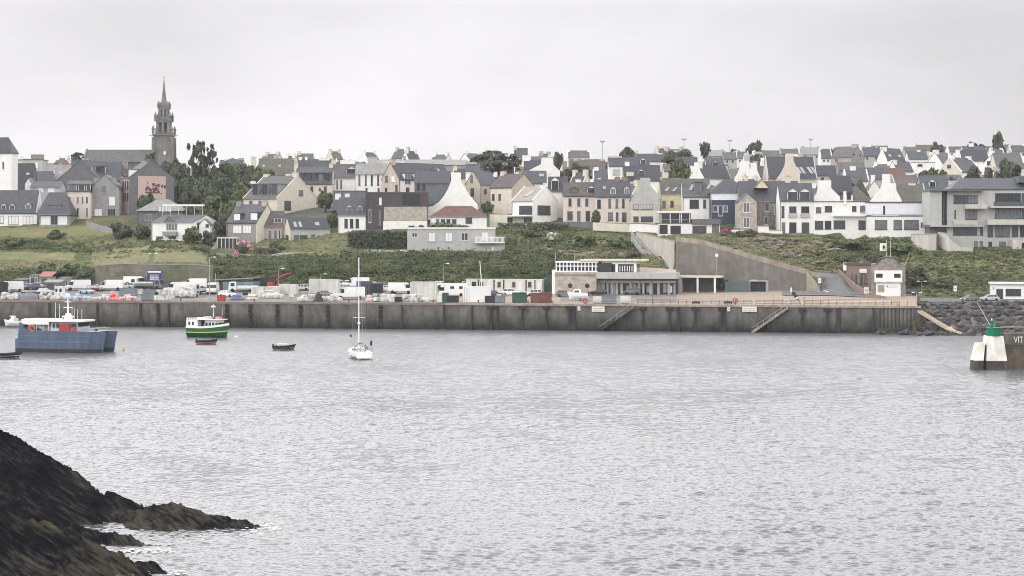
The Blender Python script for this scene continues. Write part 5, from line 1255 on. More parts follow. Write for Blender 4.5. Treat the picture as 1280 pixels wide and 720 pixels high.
for k in range(N_):
    x0, x1 = -.1-k*1.25*s*.8, -.1-(k+1)*1.25*s*.8; w0, w1 = .18*math.sin(k*.9), .18*math.sin((k+1)*.9)
    b.add([(x0,w0,8.5*s),(x1,w1,8.3*s),(x1,w1,18*s),(x0,w0,18*s)], [(0,1,2,3)])
fl = b.build('flag_cloth', M['signwhite'], fg)
MB().add([(-3.3*s,-.3,16*s),(-1.6*s,-.3,13.3*s),(-3.3*s,-.3,10.3*s),(-5*s,-.3,13.3*s),(-3.3*s,-.22,16*s),(-1.6*s,-.22,13.3*s),(-3.3*s,-.22,10.3*s),(-5*s,-.22,13.3*s)], [(0,1,2,3),(4,5,6,7),(0,1,5,4),(1,2,6,5),(2,3,7,6),(3,0,4,7)]).build('emblem', M['dark'], fl)
fg, s = local('bare cream flagpole right of the white flag', 'flagpole', 'flagpole', 1113, 322, 56)
MB().tube([(0,0,-3),(0,0,23*s)], [.1,.06], 6).build('mast', W['cream'], fg)
MB().lathe([(.05,0),(.13,.1),(.05,.22)], (0,0,23*s), 8).build('finial', W['cream'], fg)

# white shed, right
ws, s = local('white flat roofed harbour office hut with a navy door at the right edge', 'harbour_hut', 'hut', 1239, 377, 36)
U = lambda px: (px-1239)*s; H = lambda py: (377-py)*s
MB().box(0, U(1300), 0, 6, -.4, H(355)).build('wall', W['white'], ws)
MB().box(U(1237), U(1302), -.6, 6.3, H(355)+.003, H(352.8)).build('roof', M['gel'], ws)
window(ws, 'F', 1, U(1256.5), U(1275), H(369.5), H(361), 'd', 'window', 5)
window(ws, 'F', 1, U(1245), U(1253.5), H(376.5), H(361), 'b', 'door', 0)
MB().box(U(1241), U(1242.5), -.12, -.003, H(362), H(359)).build('lettering', M['greyframe'], ws)
# breakwater with the green beacon
BY = CH*F/(462-HY); s = BY/F
bk = thing('breakwater', 'weathered brown breakwater head with two tapered white painted blocks', 'breakwater', P(1256, 462, BY))
U = lambda px: (px-1256)*s; H = lambda py: (462-py)*s
BM = mat('weedy breakwater stone', (.105,.082,.062), .9, .3, .8, bump=.5, streak=.3, col2=(.06,.055,.05), vscale=.3)
MB().box(U(1258), U(1500), .3, 5, -2, H(431)).build('pier', BM, bk)
MB().box(U(1258), U(1500), 1.5, 5.4, H(431)+.003, H(417.5)).build('parapet_wall', WALLM, bk)
def taper(x0b, x1b, yb, x0t, x1t, yt, f0, f1, d): 
    return MB().add([(U(x0b),f0,H(yb)),(U(x1b),f0,H(yb)),(U(x1b),f0+d,H(yb)),(U(x0b),f0+d,H(yb)),(U(x0t),f1,H(yt)),(U(x1t),f1,H(yt)),(U(x1t),f0+d-.4,H(yt)),(U(x0t),f0+d-.4,H(yt))],
        [(3,2,1,0),(4,5,6,7),(0,1,5,4),(1,2,6,5),(2,3,7,6),(3,0,4,7)])
WP = mat('streaked white paint', (.72,.69,.60), .8, .14, .8, streak=.2, col2=(.74,.73,.70), vscale=.4)
taper(1233,1259,451.2,1236,1256,420.3,0,.9,4).build('beacon_base', WP, bk)
taper(1230,1259.5,475,1233.2,1258.8,451.3,-.35,-.05,4.6).build('footing', BM, bk)
taper(1217,1228.5,450.4,1221.5,1232,429,-.6,.3,3).build('white_block', WP, bk)
taper(1214.5,1228,475,1217.2,1228.3,450.5,-.8,-.62,3.4).build('block_footing', BM, bk)
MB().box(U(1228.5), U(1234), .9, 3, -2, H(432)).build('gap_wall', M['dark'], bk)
mb = MB()
for px in (1246,1250): mb.box(U(px)-.05, U(px)+.07, -.02, .5, H(447), H(430), tx=0)
bc = thing('harbour_beacon', 'bright green harbour beacon lamp standing on the tapered white base', 'beacon', P(1246, 420.2, BY)+Vector((0,2,0)))
q = [(10*s,0),(10*s,.15),(8.6*s,.16),(8.9*s,8.8*s),(9.9*s,9*s),(9.9*s,9.9*s)]
MB().lathe(q, (0,0,.01), 20).build('gallery_drum', M['green'], bc)
MB().lathe([(2.0*s,0),(1.9*s,8*s),(2.5*s,8.1*s),(2.5*s,8.9*s),(1.2*s,9*s)], (-2.7*s,0,9.92*s), 12).build('lamp_column', M['green'], bc)
MB().lathe([(.8*s,0),(1.0*s,.6*s),(.9*s,1.8*s),(.2*s,2.6*s)], (-2.7*s,0,18.95*s), 10).build('lamp', M['gel'], bc)
hb, _ = thing('guard_rail', 'brown guard rail along the top of the breakwater behind the green beacon', 'railing', P(1258, 417.4, BY)+Vector((0,3,0))), 0
mb = MB()
for k in range(3): mb.tube([(0,0,.25+k*.33),(32,0,.25+k*.33)], .05, 4)
mb.build('rail', M['rust'], hb)
for k in range(14): MB().tube([(k*2.4,0,-.1),(k*2.4,0,.97)], .06, 4).build('post', M['rust'], hb)
MB().box(-.2, 32, -.3, .3, .98, 1.1).build('top_beam', W['lightstone'], hb)
tc_ = bpy.data.curves.new('lettering', 'FONT'); tc_.body = 'VIT'; tc_.size = 1.55; tc_.extrude = .02; tc_.materials.append(M['signwhite'])
to = bpy.data.objects.new('lettering', tc_); COL.objects.link(to); to.parent = bk
bpy.context.view_layer.update()
lm_ = bpy.data.meshes.new_from_object(to.evaluated_get(bpy.context.evaluated_depsgraph_get())); bpy.data.objects.remove(to)
to = link('lettering', lm_, bk); to.location = (U(1270), 1.46, H(429)); to.rotation_euler = (rad(90),0,0); to.scale = (.72,1,1)
ln = thing('mooring_rope', 'pale rope slung from the shore road down to the green beacon', 'rope')
pa, pb = G(1221, 24, .3), P(1239, 409, BY+2); mb = MB()
mb.tube([pa.lerp(pb, t)-Vector((0,0,-.0*math.sin(math.pi*t))) for t in np.linspace(0,1,14)], .035, 5)
mb.build('rope_line', M['cab'], ln)
# gangway
gw = thing('gangway', 'sandy plank gangway sloping from the quay end down to the water', 'gangway')
a0, a1 = P(1147, 388, Yq(1147)-1), P(1190, 414.5, Yq(1190)-6); wdt = Vector((1.2,2.6,.2))
mb = MB(); n = 22
for k in range(n):
    q0 = a0.lerp(a1, k/n); q1 = a0.lerp(a1, (k+.92)/n)
    mb.add([q0, q1, q1+wdt, q0+wdt, q0-Vector((0,0,.15)), q1-Vector((0,0,.15)), q1+wdt-Vector((0,0,.15)), q0+wdt-Vector((0,0,.15))], [(0,1,2,3),(4,5,6,7),(0,1,5,4),(1,2,6,5),(2,3,7,6),(3,0,4,7)])
mb.build('deck_boards', M['wood'], gw)
mb = MB()
for o in (Vector((0,-.05,-.1)), wdt): mb.tube([a0+o+Vector((0,0,-.25)), a1+o+Vector((0,0,-.25))], .22, 4)
mb.build('side_beam', mat('gangway beam', (.30,.27,.21), .8, .2, 1.), gw)
e0 = P(1186, 411.5, Yq(1186)-5.4); pad = MB()
pad.add([e0+Vector((-.8,-.4,.28)), P(1201,417,Yq(1201)-7)+Vector((0,0,.2)), P(1207,416,Yq(1207)-3), P(1190,409.5,Yq(1190)-2)+Vector((0,0,.35))], [(0,1,2,3)])
pad.add([v+Vector((0,0,-.4)) for v in map(Vector, pad.v[:4])], [(3,2,1,0)]); pad.f += [(0,1,5,4),(1,2,6,5),(2,3,7,6),(3,0,4,7)]; pad.m += [0]*4
pad.build('landing_pad', mat('sandy concrete', (.42,.36,.26), .9, .15, .6), gw)
# ------------------------------------------------------------------ trees and shrubs
def crown_mesh(kind, seed, n, size):
    """leaf faces inside a unit crown (radius 1, height 0..1)"""
    rs = np.random.RandomState(seed); np.random.seed(seed)
    C = []
    if kind == 'cone':
        nl = 34
        for k in range(nl):
            h = (k+.5)/nl; r = (1-h)**.8*.95+.05; a = rs.rand()*6.28
            C.append((math.cos(a)*r*rs.uniform(.2,.85), math.sin(a)*r*rs.uniform(.2,.85), h, .16*(1.2-h*.6)))
    elif kind == 'umbrella':
        for k in range(80):
            a = rs.rand()*6.28; r = math.sqrt(rs.rand())*.95
            C.append((math.cos(a)*r, math.sin(a)*r, .25+.65*math.sqrt(max(0,1-r*r))*rs.uniform(.55,1), .07+.07*rs.rand()))
    elif kind == 'sparse':
        for k in range(95):
            h = rs.uniform(.12, 1); env = .35+.65*math.sin(min(1,h*1.15)*2.2)**1.2 if h < .95 else .3
            a = rs.rand()*6.28; r = env*math.sqrt(rs.uniform(.03,1))
            C.append((math.cos(a)*r, math.sin(a)*r, h*.97, .06+.07*rs.rand()))
    else:
        for k in range(30 if kind == 'round' else 24):
            d = rs.normal(size=3); d /= np.linalg.norm(d); r = rs.uniform(.25,.78)
            C.append((d[0]*r, d[1]*r, .5+d[2]*r*.5, rs.uniform(.2,.36)))
    C = np.array(C); w = C[:,3]**2; w /= w.sum()
    idx = rs.choice(len(C), n, p=w)
    d = rnd_dirs(n)*(rs.rand(n)**.4)[:,None]
    zr = np.array([1,1,.55 if kind not in ('cone','umbrella') else .4])
    P_ = C[idx,:3]+d*C[idx,3][:,None]*zr
    P_[:,2] = np.clip(P_[:,2], .0, 1.1)
    nr = d*.6+(P_-np.array([0,0,.45]))*.6; nr[:,2] += .45
    U_, V_ = leaf_quads(P_, size, nr, .8)
    return P_, U_, V_, C
CR = {}
def get_crown(kind, lm, lod, seed):
    k = (kind, lm, lod, seed)
    if k not in CR:
        n, sz = {0:(5200,.040), 1:(2400,.062), 2:(900,.10), 3:(320,.17)}[lod]
        if kind in ('sparse','umbrella','cone') : n = int(n*(.55 if kind == 'sparse' else .8))
        P_, U_, V_, C = crown_mesh(kind, seed*13+len(kind), n, sz)
        CR[k] = (quads_mesh('crown', P_, U_, V_, LF[lm]), C)
    return CR[k]
_ti = 0
def tree(label, px, top, bot, w, D, kind='round', lm='dark', base=None, cat='tree', name='tree', group=None, trunk=.22, stem='trunk', crown='crown'):
    """bot: row of the crown's lower edge; the trunk goes down to the ground"""
    global _ti; _ti += 1
    Y = Yq(px)+D; s = Y/F; x = (px-640)*s; gz = ground(px, D)
    zt, zb = Zpy(top, Y), Zpy(bot, Y)
    if kind in ('round','bush'): zb = min(zb, gz+.1*(zt-gz))
    h = zt-zb; r = w*s/2
    r0 = thing(name, label, cat, (x, Y, gz-.2), random.uniform(0,6.28), group)
    lod = 0 if w > 45 or kind in ('sparse','umbrella') and w > 30 else 1 if w > 22 else 2 if w > 10 else 3
    me, C = get_crown(kind, lm, lod, _ti % 3)
    o = link(crown, me, r0); o.location = (0,0,zb-gz+.2); o.scale = (r, r, h)
    mb = MB(); lift = zb-gz+.2; rr = max(.08, min(.5, r*trunk*.4))
    top_ = Vector((0,0,lift+h*(.45 if kind != 'cone' else .9)))
    mb.tube([(0,0,-.6),(.1*r*.3,0,lift*.5),top_*.8,top_], [rr*1.25, rr, rr*.7, rr*.35], 7)
    for c in C[::max(1,len(C)//(40 if kind in ('umbrella','sparse') else 7))]:
        e = Vector((c[0]*r, c[1]*r, lift+c[2]*h)); b = Vector((0,0,max(0.2, lift+h*.02+ (lift*.0)+h*c[2]*.25)))
        mb.tube([b, b.lerp(e,.5)+Vector((0,0,-.05*h)), e], [rr*.5, rr*.32, rr*.1], 5)
    mb.build(stem, M['trunk'], r0)
    return r0
def shrub(label, px, top, bot, w, D, lm='mid', group=None, kind='bush', name='shrub'):
    return tree(label, px, top, bot, w, D, kind, lm, cat='shrub', name=name, group=group, stem='stem', crown='foliage')

tree('tall ragged conifer with bare branch ends beside the church bank', 253, 177, 240, 42, 205, 'sparse', 'pine')
tree('wide umbrella pine with open bare limbs on the skyline', 620, 185, 222, 72, 232, 'umbrella', 'pine')
tree('broad bushy tree beneath the church tower at the left of the wooded bank', 226, 205, 250, 46, 190, 'round', 'dark')
tree('round dark tree in front of the church base hiding its foot', 214, 196, 226, 34, 240, 'round', 'dark')
tree('low spreading tree right of the ragged conifer', 286, 201, 243, 52, 215, 'round', 'mid')
tree('greener leafy tree low on the wooded bank beside the cream gabled house', 300, 226, 262, 40, 160, 'round', 'mid')
tree('dense dark tree in the middle of the wooded bank', 262, 214, 258, 48, 175, 'round', 'dark')
tree('pale green bushy tree at the foot of the ragged conifer', 246, 232, 262, 36, 165, 'round', 'mid')
tree('dull green tree at the right top of the wooded bank', 312, 208, 240, 30, 200, 'round', 'dark')
tree('dark tree behind the barn with the pale hipped roof', 229, 222, 262, 28, 150, 'round', 'dark')
tree('small tree crown peeping over the nave roof', 188, 189, 203, 18, 250, 'round', 'dark')
tree('spiky small tree on the skyline above the plain slate gable', 97, 191, 206, 16, 240, 'sparse', 'pine')
tree('round dark tree above the brown grey skyline roof', 722, 200, 225, 36, 222, 'round', 'dark')
tree('small dark tree beside the flat chimney gable', 698, 189, 204, 15, 300, 'round', 'pine')
tree('domed skyline bush behind the navy slate roof', 784, 184.5, 198, 24, 345, 'round', 'dark')
tree('long ragged row tree crown under the second mast', 848, 184, 204, 46, 325, 'round', 'dark')
tree('slim tall tree right of the second mast', 881, 178, 199, 15, 330, 'sparse', 'dark')
tree('mid green tree among the roofs in front of the ragged crown', 850, 199, 222, 30, 228, 'round', 'mid')
tree('lone round pale tree on the skyline', 944, 173, 193, 25, 420, 'round', 'pine')
tree('low skyline bush under the third mast', 920, 185.5, 194, 18, 400, 'round', 'pine')
tree('dark little tree line before the far pale gables', 948, 193, 203, 26, 340, 'round', 'dark')
tree('flat topped pine on the right skyline', 1171, 175, 186, 18, 440, 'round', 'pine')
tree('low wide bush on the skyline near the white stack', 1219, 176, 187, 26, 430, 'round', 'pine')
tree('tall dark tree standing highest on the right skyline', 1249, 166.5, 187, 19, 430, 'round', 'dark')
tree('little dark trees left of the high stone gable house', 1041, 182, 198, 14, 370, 'round', 'pine')
tree('dark spreading tree at the right edge above the modern block', 1264, 197, 226, 44, 175, 'round', 'dark')
tree('dark bush before the large navy roof', 1218, 209, 224, 26, 185, 'round', 'dark')
tree('dark bushes below the white rounded gable', 1160, 207, 222, 34, 195, 'round', 'dark')
tree('shadowy bushes under the slate houses at right', 1238, 208, 226, 22, 205, 'round', 'dark')
tree('small garden tree beside the low cream house', 1178, 213, 225, 16, 200, 'round', 'mid')
tree('small green tree beside the cream mansard terrace', 407, 236, 256, 24, 140, 'round', 'mid')
tree('garden tree behind the navy roofed cottage', 414, 262, 287, 22, 118, 'round', 'mid')
tree('dark clipped leaning tree before the pale terrace house', 745, 263, 276, 13, 108, 'round', 'dark', trunk=.5)
tree('bushy tree below the painted gable panel', 183, 238, 264, 26, 127, 'round', 'dark')
tree('dark tree at the right end of the blue clad house garden', 934, 286, 301, 30, 97, 'round', 'dark')
tree('small tree between the broad chimney gable and the pink stack', 1070, 226, 244, 20, 150, 'round', 'dark')
tree('dark tree left of the brown roofed house by the stone gable', 610, 250, 268, 16, 130, 'round', 'mid')
for lb, px, t, b_, w, D, lm in (('broad dull tree at the middle right of the wooded bank',276,220,262,50,168,'dark'),('leafy tree under the skyline cottages',300,205,245,44,225,'dark'),
  ('tree closing the left end of the wooded bank by the painted gable',214,216,262,36,160,'dark'),('grey green tree behind the terrace awning',238,216,262,44,182,'mid'),
  ('bushy tree right of the terrace awning',268,246,280,44,128,'mid'),('low bushy tree left of the cream gabled house',290,244,286,40,126,'mid'),('bushy tree between awning and grey fronted house',282,266,300,34,112,'dark'),
  ('bush beside the barn with pale hipped roof',240,258,282,30,124,'dark'),('garden trees behind the large cream house',330,205,228,40,185,'mid')):
    tree(lb, px, t, b_, w, D, 'round', lm)
rn = random.Random(77); nt_ = 0
for k in range(1500):
    D = rn.uniform(135, 420); px = rn.uniform(-5, 1285); s = (Yq(px)+D)/F; h = rn.uniform(2.5,6.5); w = rn.uniform(3.5,8)/s
    base = HY-(terr(px,D)-CH)/s; top = base-h/s
    if any(not (b2 < px-w*.4 or a2 > px+w*.4) and (abs(d2-D) < 9 or (d2 > D and top < e2+1)) for a2,b2,d2,r2,e2,_ in HOUSES): continue
    if top < 192 and rn.random() < .7: continue
    if rn.random() < .5: tree('small dark garden tree standing among the hillside houses', px, top, base, w, D, 'round', 'dark', group='dark garden trees among the houses')
    else: tree('small mid green garden tree standing among the hillside houses', px, top, base, w, D, 'round', 'mid', group='green garden trees among the houses')
    nt_ += 1
    if nt_ >= 90: break
SH = [
 ('dark shrub clump right of the bare grey gable house', 152, 276, 300, 36, 105,'dark'), ('dark shrub left of the bay windowed house', 178, 279, 302, 28, 103,'dark'),
 ('shrub hiding the right corner of the bay windowed house', 240, 284, 304, 28, 94,'mid'), ('shrub beside the white lean-to cottage', 262, 286, 307, 24, 97,'dark'),
 ('big dark round shrub on the bank behind the parked white vans', 113, 333, 358, 40, 58,'dark'), ('shrub at the left foot of the grassy bank', 60, 330, 348, 44, 64,'mid'),
 ('low green shrub behind the red roofed hut', 88, 328, 346, 30, 66,'mid'), ('leafy shrub under the long white house', 20, 296, 310, 40, 100,'mid'),
 ('shrub at the upper left of the grassy bank', 70, 288, 300, 34, 108,'dark'), ('shrub between the terrace and the grey boundary wall', 250, 306, 324, 26, 84,'dark'),
 ('shrub beside the glass conservatory', 300, 304, 320, 24, 87,'dark'), ('shrub below the stone cottage', 344, 302, 318, 26, 92,'mid'),
 ('shrub left of the small white three windowed house', 428, 262, 290, 16, 114,'mid'), ('shrub right of the grey flat roofed house balcony', 640, 292, 316, 24, 90,'mid'),
 ('shrub under the modern white house terrace', 664, 282, 300, 36, 98,'dark'), ('shrub on the slope below the blue shuttered house', 730, 292, 312, 40, 90,'mid'),
 ('shrub on the slope beside the outdoor stairs', 772, 296, 314, 36, 88,'mid'), ('dry bush above the station roof', 790, 312, 324, 24, 76,'heath'),
 ('dark shrub beside the brick wing', 1050, 318, 338, 34, 74,'dark'), ('dark shrub behind the rounded boathouse', 1092, 312, 334, 40, 66,'dark'),
 ('dark shrub at the foot of the green slope right of the boathouse', 1146, 334, 358, 40, 52,'dark'), ('low shrub behind the shore road', 1180, 346, 362, 30, 50,'mid'),
 ('green shrub below the modern block', 1208, 318, 332, 44, 80,'mid'), ('shrub at the right edge below the modern block', 1262, 318, 334, 50, 82,'dark'),
 ('dry heath clump above the ramp road', 960, 308, 324, 50, 78,'heath'), ('brown heath clump on the rocky bank', 1004, 312, 328, 44, 78,'heath'), ('green clump below the white twin gabled house', 985, 298, 309, 50, 92,'mid'),
 ('green clump below the ribbon windowed building', 1060, 300, 312, 60, 88,'mid'), ('shrub beside the pale balcony wall of the white seafront hall', 1126, 302, 318, 44, 82,'mid'),
 ('planted greenery on the flat roof edge behind the grey house', 560, 279, 287, 100, 96.5,'mid'), ('shrub at the left of the flared white gable base', 520, 279, 288, 30, 97,'dark'),
 ('dark shrub under the flat white garage building', 912, 290, 302, 26, 97,'mid'),
 ('overgrown shrub by the dark gateway', 902, 346, 364, 20, 50,'dark'),
]
for lb, px, t, b_, w, D, lm in SH: shrub(lb, px, t, b_, w, D, lm)
shrub('white flowering shrub on the grassy slope', 690, 289, 302, 18, 93, 'flower')
shrub('pink flowering shrub in front of the grey fronted house', 306, 300, 314, 22, 90, 'pinkflower')
shrub('low pink flowers beside the terrace wall', 294, 312, 322, 12, 83, 'pinkflower')
shrub('bright magenta hydrangea beside the flat white garage building', 908, 284, 294, 16, 99, 'magenta')
shrub('small red leaved shrub before the granite gable house', 944, 288, 294, 9, 99, 'magenta')

def hedge(label, pts, lm, thick=2.5, dens=26, size=.22):
    """pts: (bearing, depth, top row, foot row)"""
    r = thing('hedge', label, 'hedge', G(pts[0][0], pts[0][1])); C = []
    L_ = np.array(r.location)
    for (pa, da, ta, ba), (pb, db, tb, bb) in zip(pts, pts[1:]):
        A, B = G(pa, da), G(pb, db); n = int((B-A).length*dens*max(1,(ba-ta)*.2))
        for _ in range(n):
            t = random.random(); px = pa+(pb-pa)*t; D = da+(db-da)*t; Y = Yq(px)+D
            zt = Zpy(ta+(tb-ta)*t, Y)+.45*noise.noise(Vector((px*.15,1,0))); zb = Zpy(ba+(bb-ba)*t, Y)
            f = random.random()**.6
            C.append(((px-640)*Y/F, Y+random.uniform(0,thick), zb+(zt-zb)*f))
    C = np.array(C)-L_; u, v = leaf_quads(C, size, np.tile(np.array([0,-.7,.7]), (len(C),1)), .8)
    link('foliage', quads_mesh('foliage', C, u, v, LF[lm]), r)
    mb = MB()
    for (pa, da, ta, ba), (pb, db, tb, bb) in zip(pts, pts[1:]):
        for t in np.linspace(0,1,max(2,int(abs(pb-pa)/6))):
            px = pa+(pb-pa)*t; D = da+(db-da)*t; Y = Yq(px)+D; zb = Zpy(ba+(bb-ba)*t,Y); zt = Zpy(ta+(tb-ta)*t,Y)
            b0 = Vector(((px-640)*Y/F, Y+thick*.5, min(zb,ground(px,D))-.5))-Vector(L_); mb.tube([b0, b0+Vector((.2,0,zt-zb)), b0+Vector((.1,.1,(zt-zb)+.3))], [.12,.08,.03], 5)
    mb.build('stem', M['trunk'], r)
hedge('tall dark clipped hedge between the white cottages and the grey flat roofed house', [(434,92,289,313),(455,91,288,314),(480,91,288,316),(508,91,289,318)], 'dark', 4, 60, .24)
hedge('low dark hedge along the front of the modern white house and blue shuttered house', [(622,103,279,286),(655,103,278,287),(686,103,278,286),(712,103,279,286)], 'dark', 2)
hedge('dark garden hedge before the navy roofed cottage', [(316,86,308,318),(350,87,312,320)], 'dark', 2)
hedge('clipped hedge by the white garden wall of the granite house', [(950,97,292,299),(978,97,293,300),(1016,97,296,301)], 'dark', 2)

# ground cover nobody could count
def cover(name, zones, lm, size):
    C = []
    for (pa, pb, da, db, dens, h, clump) in zones:
        A = abs(pb-pa)*(Yq(pa)+da)/F*abs(db-da); n = int(A*dens)
        for _ in range(n):
            px = random.uniform(pa, pb); D = random.uniform(da, db); g = G(px, D)
            nn = noise.noise(Vector((g.x*.1, g.y*.1, 7)))
            hh = h*(.55+.9*max(0, nn+.4))*random.uniform(.5,1)
            for _ in range(clump):
                a, q = random.uniform(0,6.28), random.random()**.5*.9
                C.append((g.x+math.cos(a)*q*min(1.6,hh+.4), g.y+math.sin(a)*q*min(1.6,hh+.4), g.z+hh*(random.random()**.7)*(1-q*q*.5)))
    C = np.array(C); u, v = leaf_quads(C, size, np.tile(np.array([0,-.35,1.]), (len(C),1)), .7)
    o = link(name, quads_mesh(name, C, u, v, LF[lm])); o['kind'] = 'stuff'; return o
cover('bramble_scrub', [(-40,125,56,72,.9,1.1,8),(-40,60,94,104,.9,1.1,8),(60,118,90,100,.7,.9,8),(100,132,57,64,.9,1.3,8),(262,700,50.5,62,1.1,1.5,9),(262,700,60,84,1.0,1.9,9),(700,800,68,96,.5,.9,8),(120,260,78,100,.4,.9,7),(640,720,84,104,.5,.9,8),(1096,1300,46,60,.7,.9,8),(1150,1300,60,92,.55,.7,8),(1020,1150,64,96,.5,.9,8),(1156,1300,40,47,.5,.5,7)], 'scrub', .24)
cover('hill_grass', [(-40,114,60,80,.8,.3,6),(-40,130,92,106,.7,.3,6),(188,262,88,112,.7,.3,6),(-40,262,105,116,.25,.2,5),(-40,262,62,95,.25,.2,5),(640,850,62,106,.9,.4,6),(1100,1300,48,96,.7,.4,6),(300,640,84,112,.3,.4,6),(846,1100,64,96,.4,.35,6)], 'grass', .2)
cover('dry_heath', [(870,1060,63,93,.5,.7,7),(640,800,72,90,.22,.6,6),(1150,1300,44,60,.2,.7,6)], 'heath', .22)
# broken rock on the bank above the ramp
ROCK2 = mat('bank rock', (.20,.165,.135), .95, .35, .9, bump=.6, col2=(.12,.105,.09), vscale=.4)
def stone_mesh(name, seed, m, flat=.7):
    import bmesh
    b = bmesh.new(); bmesh.ops.create_icosphere(b, subdivisions=2, radius=1)
    rn = random.Random(seed); pl = [Vector((rn.gauss(0,1), rn.gauss(0,1), rn.gauss(0,1))).normalized() for _ in range(9)]
    for v in b.verts:
        r = min([1.25]+[.72/max(.05, v.co.normalized().dot(p)) for p in pl if v.co.normalized().dot(p) > .1])
        v.co = v.co.normalized()*r*(1+.12*noise.noise(v.co*2+Vector((seed,0,0)))); v.co.z *= flat
    me = bpy.data.meshes.new(name); b.to_mesh(me); b.free(); me.materials.append(m); return me
BR = [stone_mesh('bank_rock', i, ROCK2) for i in range(5)]
rn = random.Random(5)
for i in range(46):
    px, D = rn.uniform(930, 1058), rn.uniform(66, 90)
    if i > 34: px, D = rn.uniform(640, 740), rn.uniform(78, 88)
    o = link('bank_rock', BR[i % 5]); o.location = G(px, D, .1); s = rn.uniform(.5,1.5); o.scale = (s*1.4, s, s*.8); o.rotation_euler = (rn.uniform(-.3,.3), rn.uniform(-.3,.3), rn.uniform(0,6))
    if i > 34: tag(o, 'brown weathered stone showing through the grassy slope under the terrace houses', 'rock', 'stones in the grassy slope')
    else: tag(o, 'brown weathered rock on the bank between ramp road and white houses', 'rock', 'rocks on the bank above the ramp')
RIP = [stone_mesh('boulder', 20+i, mat('armour stone %s' % 'abcd'[i%4], [(.085,.078,.076),(.06,.058,.062),(.12,.108,.098),(.045,.043,.045)][i%4], .9, .3, .9, bump=.5), .75) for i in range(8)]
rn = random.Random(9); nb = 0
for r_ in range(9):
    D = -6.5+r_*3.3
    for px in np.arange(1150+r_%2*3, 1290, 6.6):
        pxx = px+rn.uniform(-1.8,1.8); d = D+rn.uniform(-.8,.8)
        if pxx < 1204-(6.5-abs(r_-2)) and pxx > 1146 and d < 20-(pxx-1147)*.62+2 and r_ < 6 and pxx < 1150+(20-d)*2.0: 
            pass
        g = G(pxx, d); s = rn.uniform(.75,1.35)*(1.15 if r_ < 6 else .95)
        o = link('boulder', RIP[rn.randrange(8)]); o.location = g+Vector((0,0,.15)); o.scale = (s*rn.uniform(1,1.35), s, s*rn.uniform(.8,1.05)); o.rotation_euler = (rn.uniform(-.5,.5), rn.uniform(-.5,.5), rn.uniform(0,6)); nb += 1
        tag(o, 'dark angular armour boulder in the sloping rock revetment right of the gangway', 'boulder', 'boulders of the rock revetment')
for i in range(26):                       # dark weedy rocks at the foot of the quay end
    px = rn.uniform(1098, 1168); d = rn.uniform(-6,-1.5) if px < 1146 else rn.uniform(-9,-3)
    Y = Yq(px)+d; o = link('weed_rock', RIP[(3, 1)[i%2]]); s = rn.uniform(.5,1.1)
    o.location = ((px-640)*Y/F, Y, rn.uniform(-.2,.7)); o.scale = (s*1.5,s,s*.8); o.rotation_euler = (rn.uniform(-.4,.4),0,rn.uniform(0,6))
    tag(o, 'dark weedy rock at the waterline below the ribbed quay end', 'rock', 'weedy rocks at the quay end')
shrub('yellow green weed tuft on the rocks at the ribbed quay end', 1143, 404, 411, 6, -1.5, 'grass')

# ------------------------------------------------------------------ masts and lamp posts
def post(label, px, top, D, foot=None, r=.09, head=None, name='lamp_post', cat='lamp post', m='steel', lean=0, ref=None):
    Y = Yq(px)+D; s = Y/F; zb = ground(px, D) if foot is None else Zpy(foot, Y)
    r0 = thing(name, label, cat, ((px-640)*s, Y, zb)); h = Zpy(top, Y)-zb
    MB().tube([(0,0,-.5),(lean*.5,0,h*.5),(lean,0,h)], [r*1.3, r, r*.7], 6).build('pole', M[m], r0)
    if head == 'flood':
        b = MB(); b.box(lean-1.1, lean+1.1, -.3, .3, h-.1, h+.35); b.box(lean-.7, lean+.7, -.45, -.3, h-.35, h+.2); b.build('floodlights', M['greyframe'], r0)
    elif head == 'lamp':
        b = MB().tube([(lean,0,h-.1),(lean+.5,-.2,h+.12),(lean+1.3,-.4,h+.12)], .05, 5).build('arm', M[m], r0)
        MB().box(lean+.9, lean+1.7, -.6, -.2, h+.05, h+.25, tx=.1, ty=.06).build('lamp_head', M['gel'], b)
    elif head == 'double':
        for q in (-1,1):
            b = MB().tube([(lean,0,h-.1),(lean+q*.9,-.2,h+.1)], .05, 5).build('arm', M[m], r0)
            MB().box(lean+q*.9-.35, lean+q*.9+.35, -.4, 0, h, h+.22, tx=.08).build('lamp_head', M['gel'], b)
    elif head == 'globe': MB().lathe([(.1,0),(.42,.3),(.42,.75),(.12,1.05)], (lean,0,h), 10).build('lamp_head', M['gel'], r0)
    return r0
post('thin floodlight mast rising from the skyline left of the domed bush', 753, 177, 330, r=.2, head='flood', name='floodlight_mast', cat='mast')
post('floodlight mast above the ragged tree crown on the skyline', 855, 174.5, 360, r=.2, head='flood', name='floodlight_mast', cat='mast')
post('floodlight mast left of the lone round skyline tree', 912.3, 176, 410, r=.2, head='flood', name='floodlight_mast', cat='mast')
post('floodlight mast above the long dark slate house', 1013.4, 174.5, 420, r=.2, head='flood', name='floodlight_mast', cat='mast')
post('tall grey lamp post at the quay edge behind the green trawler', 262, 322, 3, r=.13, head='lamp')
post('short grey lamp post beside the teal boat shed', 269.5, 341, 38)
post('double headed lamp post by the grey boundary wall above the blue sign', 191.5, 317, 57, head='double')
post('grey lamp post behind the white containers and the red crane', 348, 336, 46, head='lamp')
post('leaning white pole behind the row of portable cabins', 603, 326, 40, r=.13, m='frame', name='white_pole', cat='pole', lean=-.7)
post('slim lamp post behind the white motorhome', 554, 330, 50, head='lamp')
post('white globe lamp against the ramp wall', 896, 322, 50, head='globe')
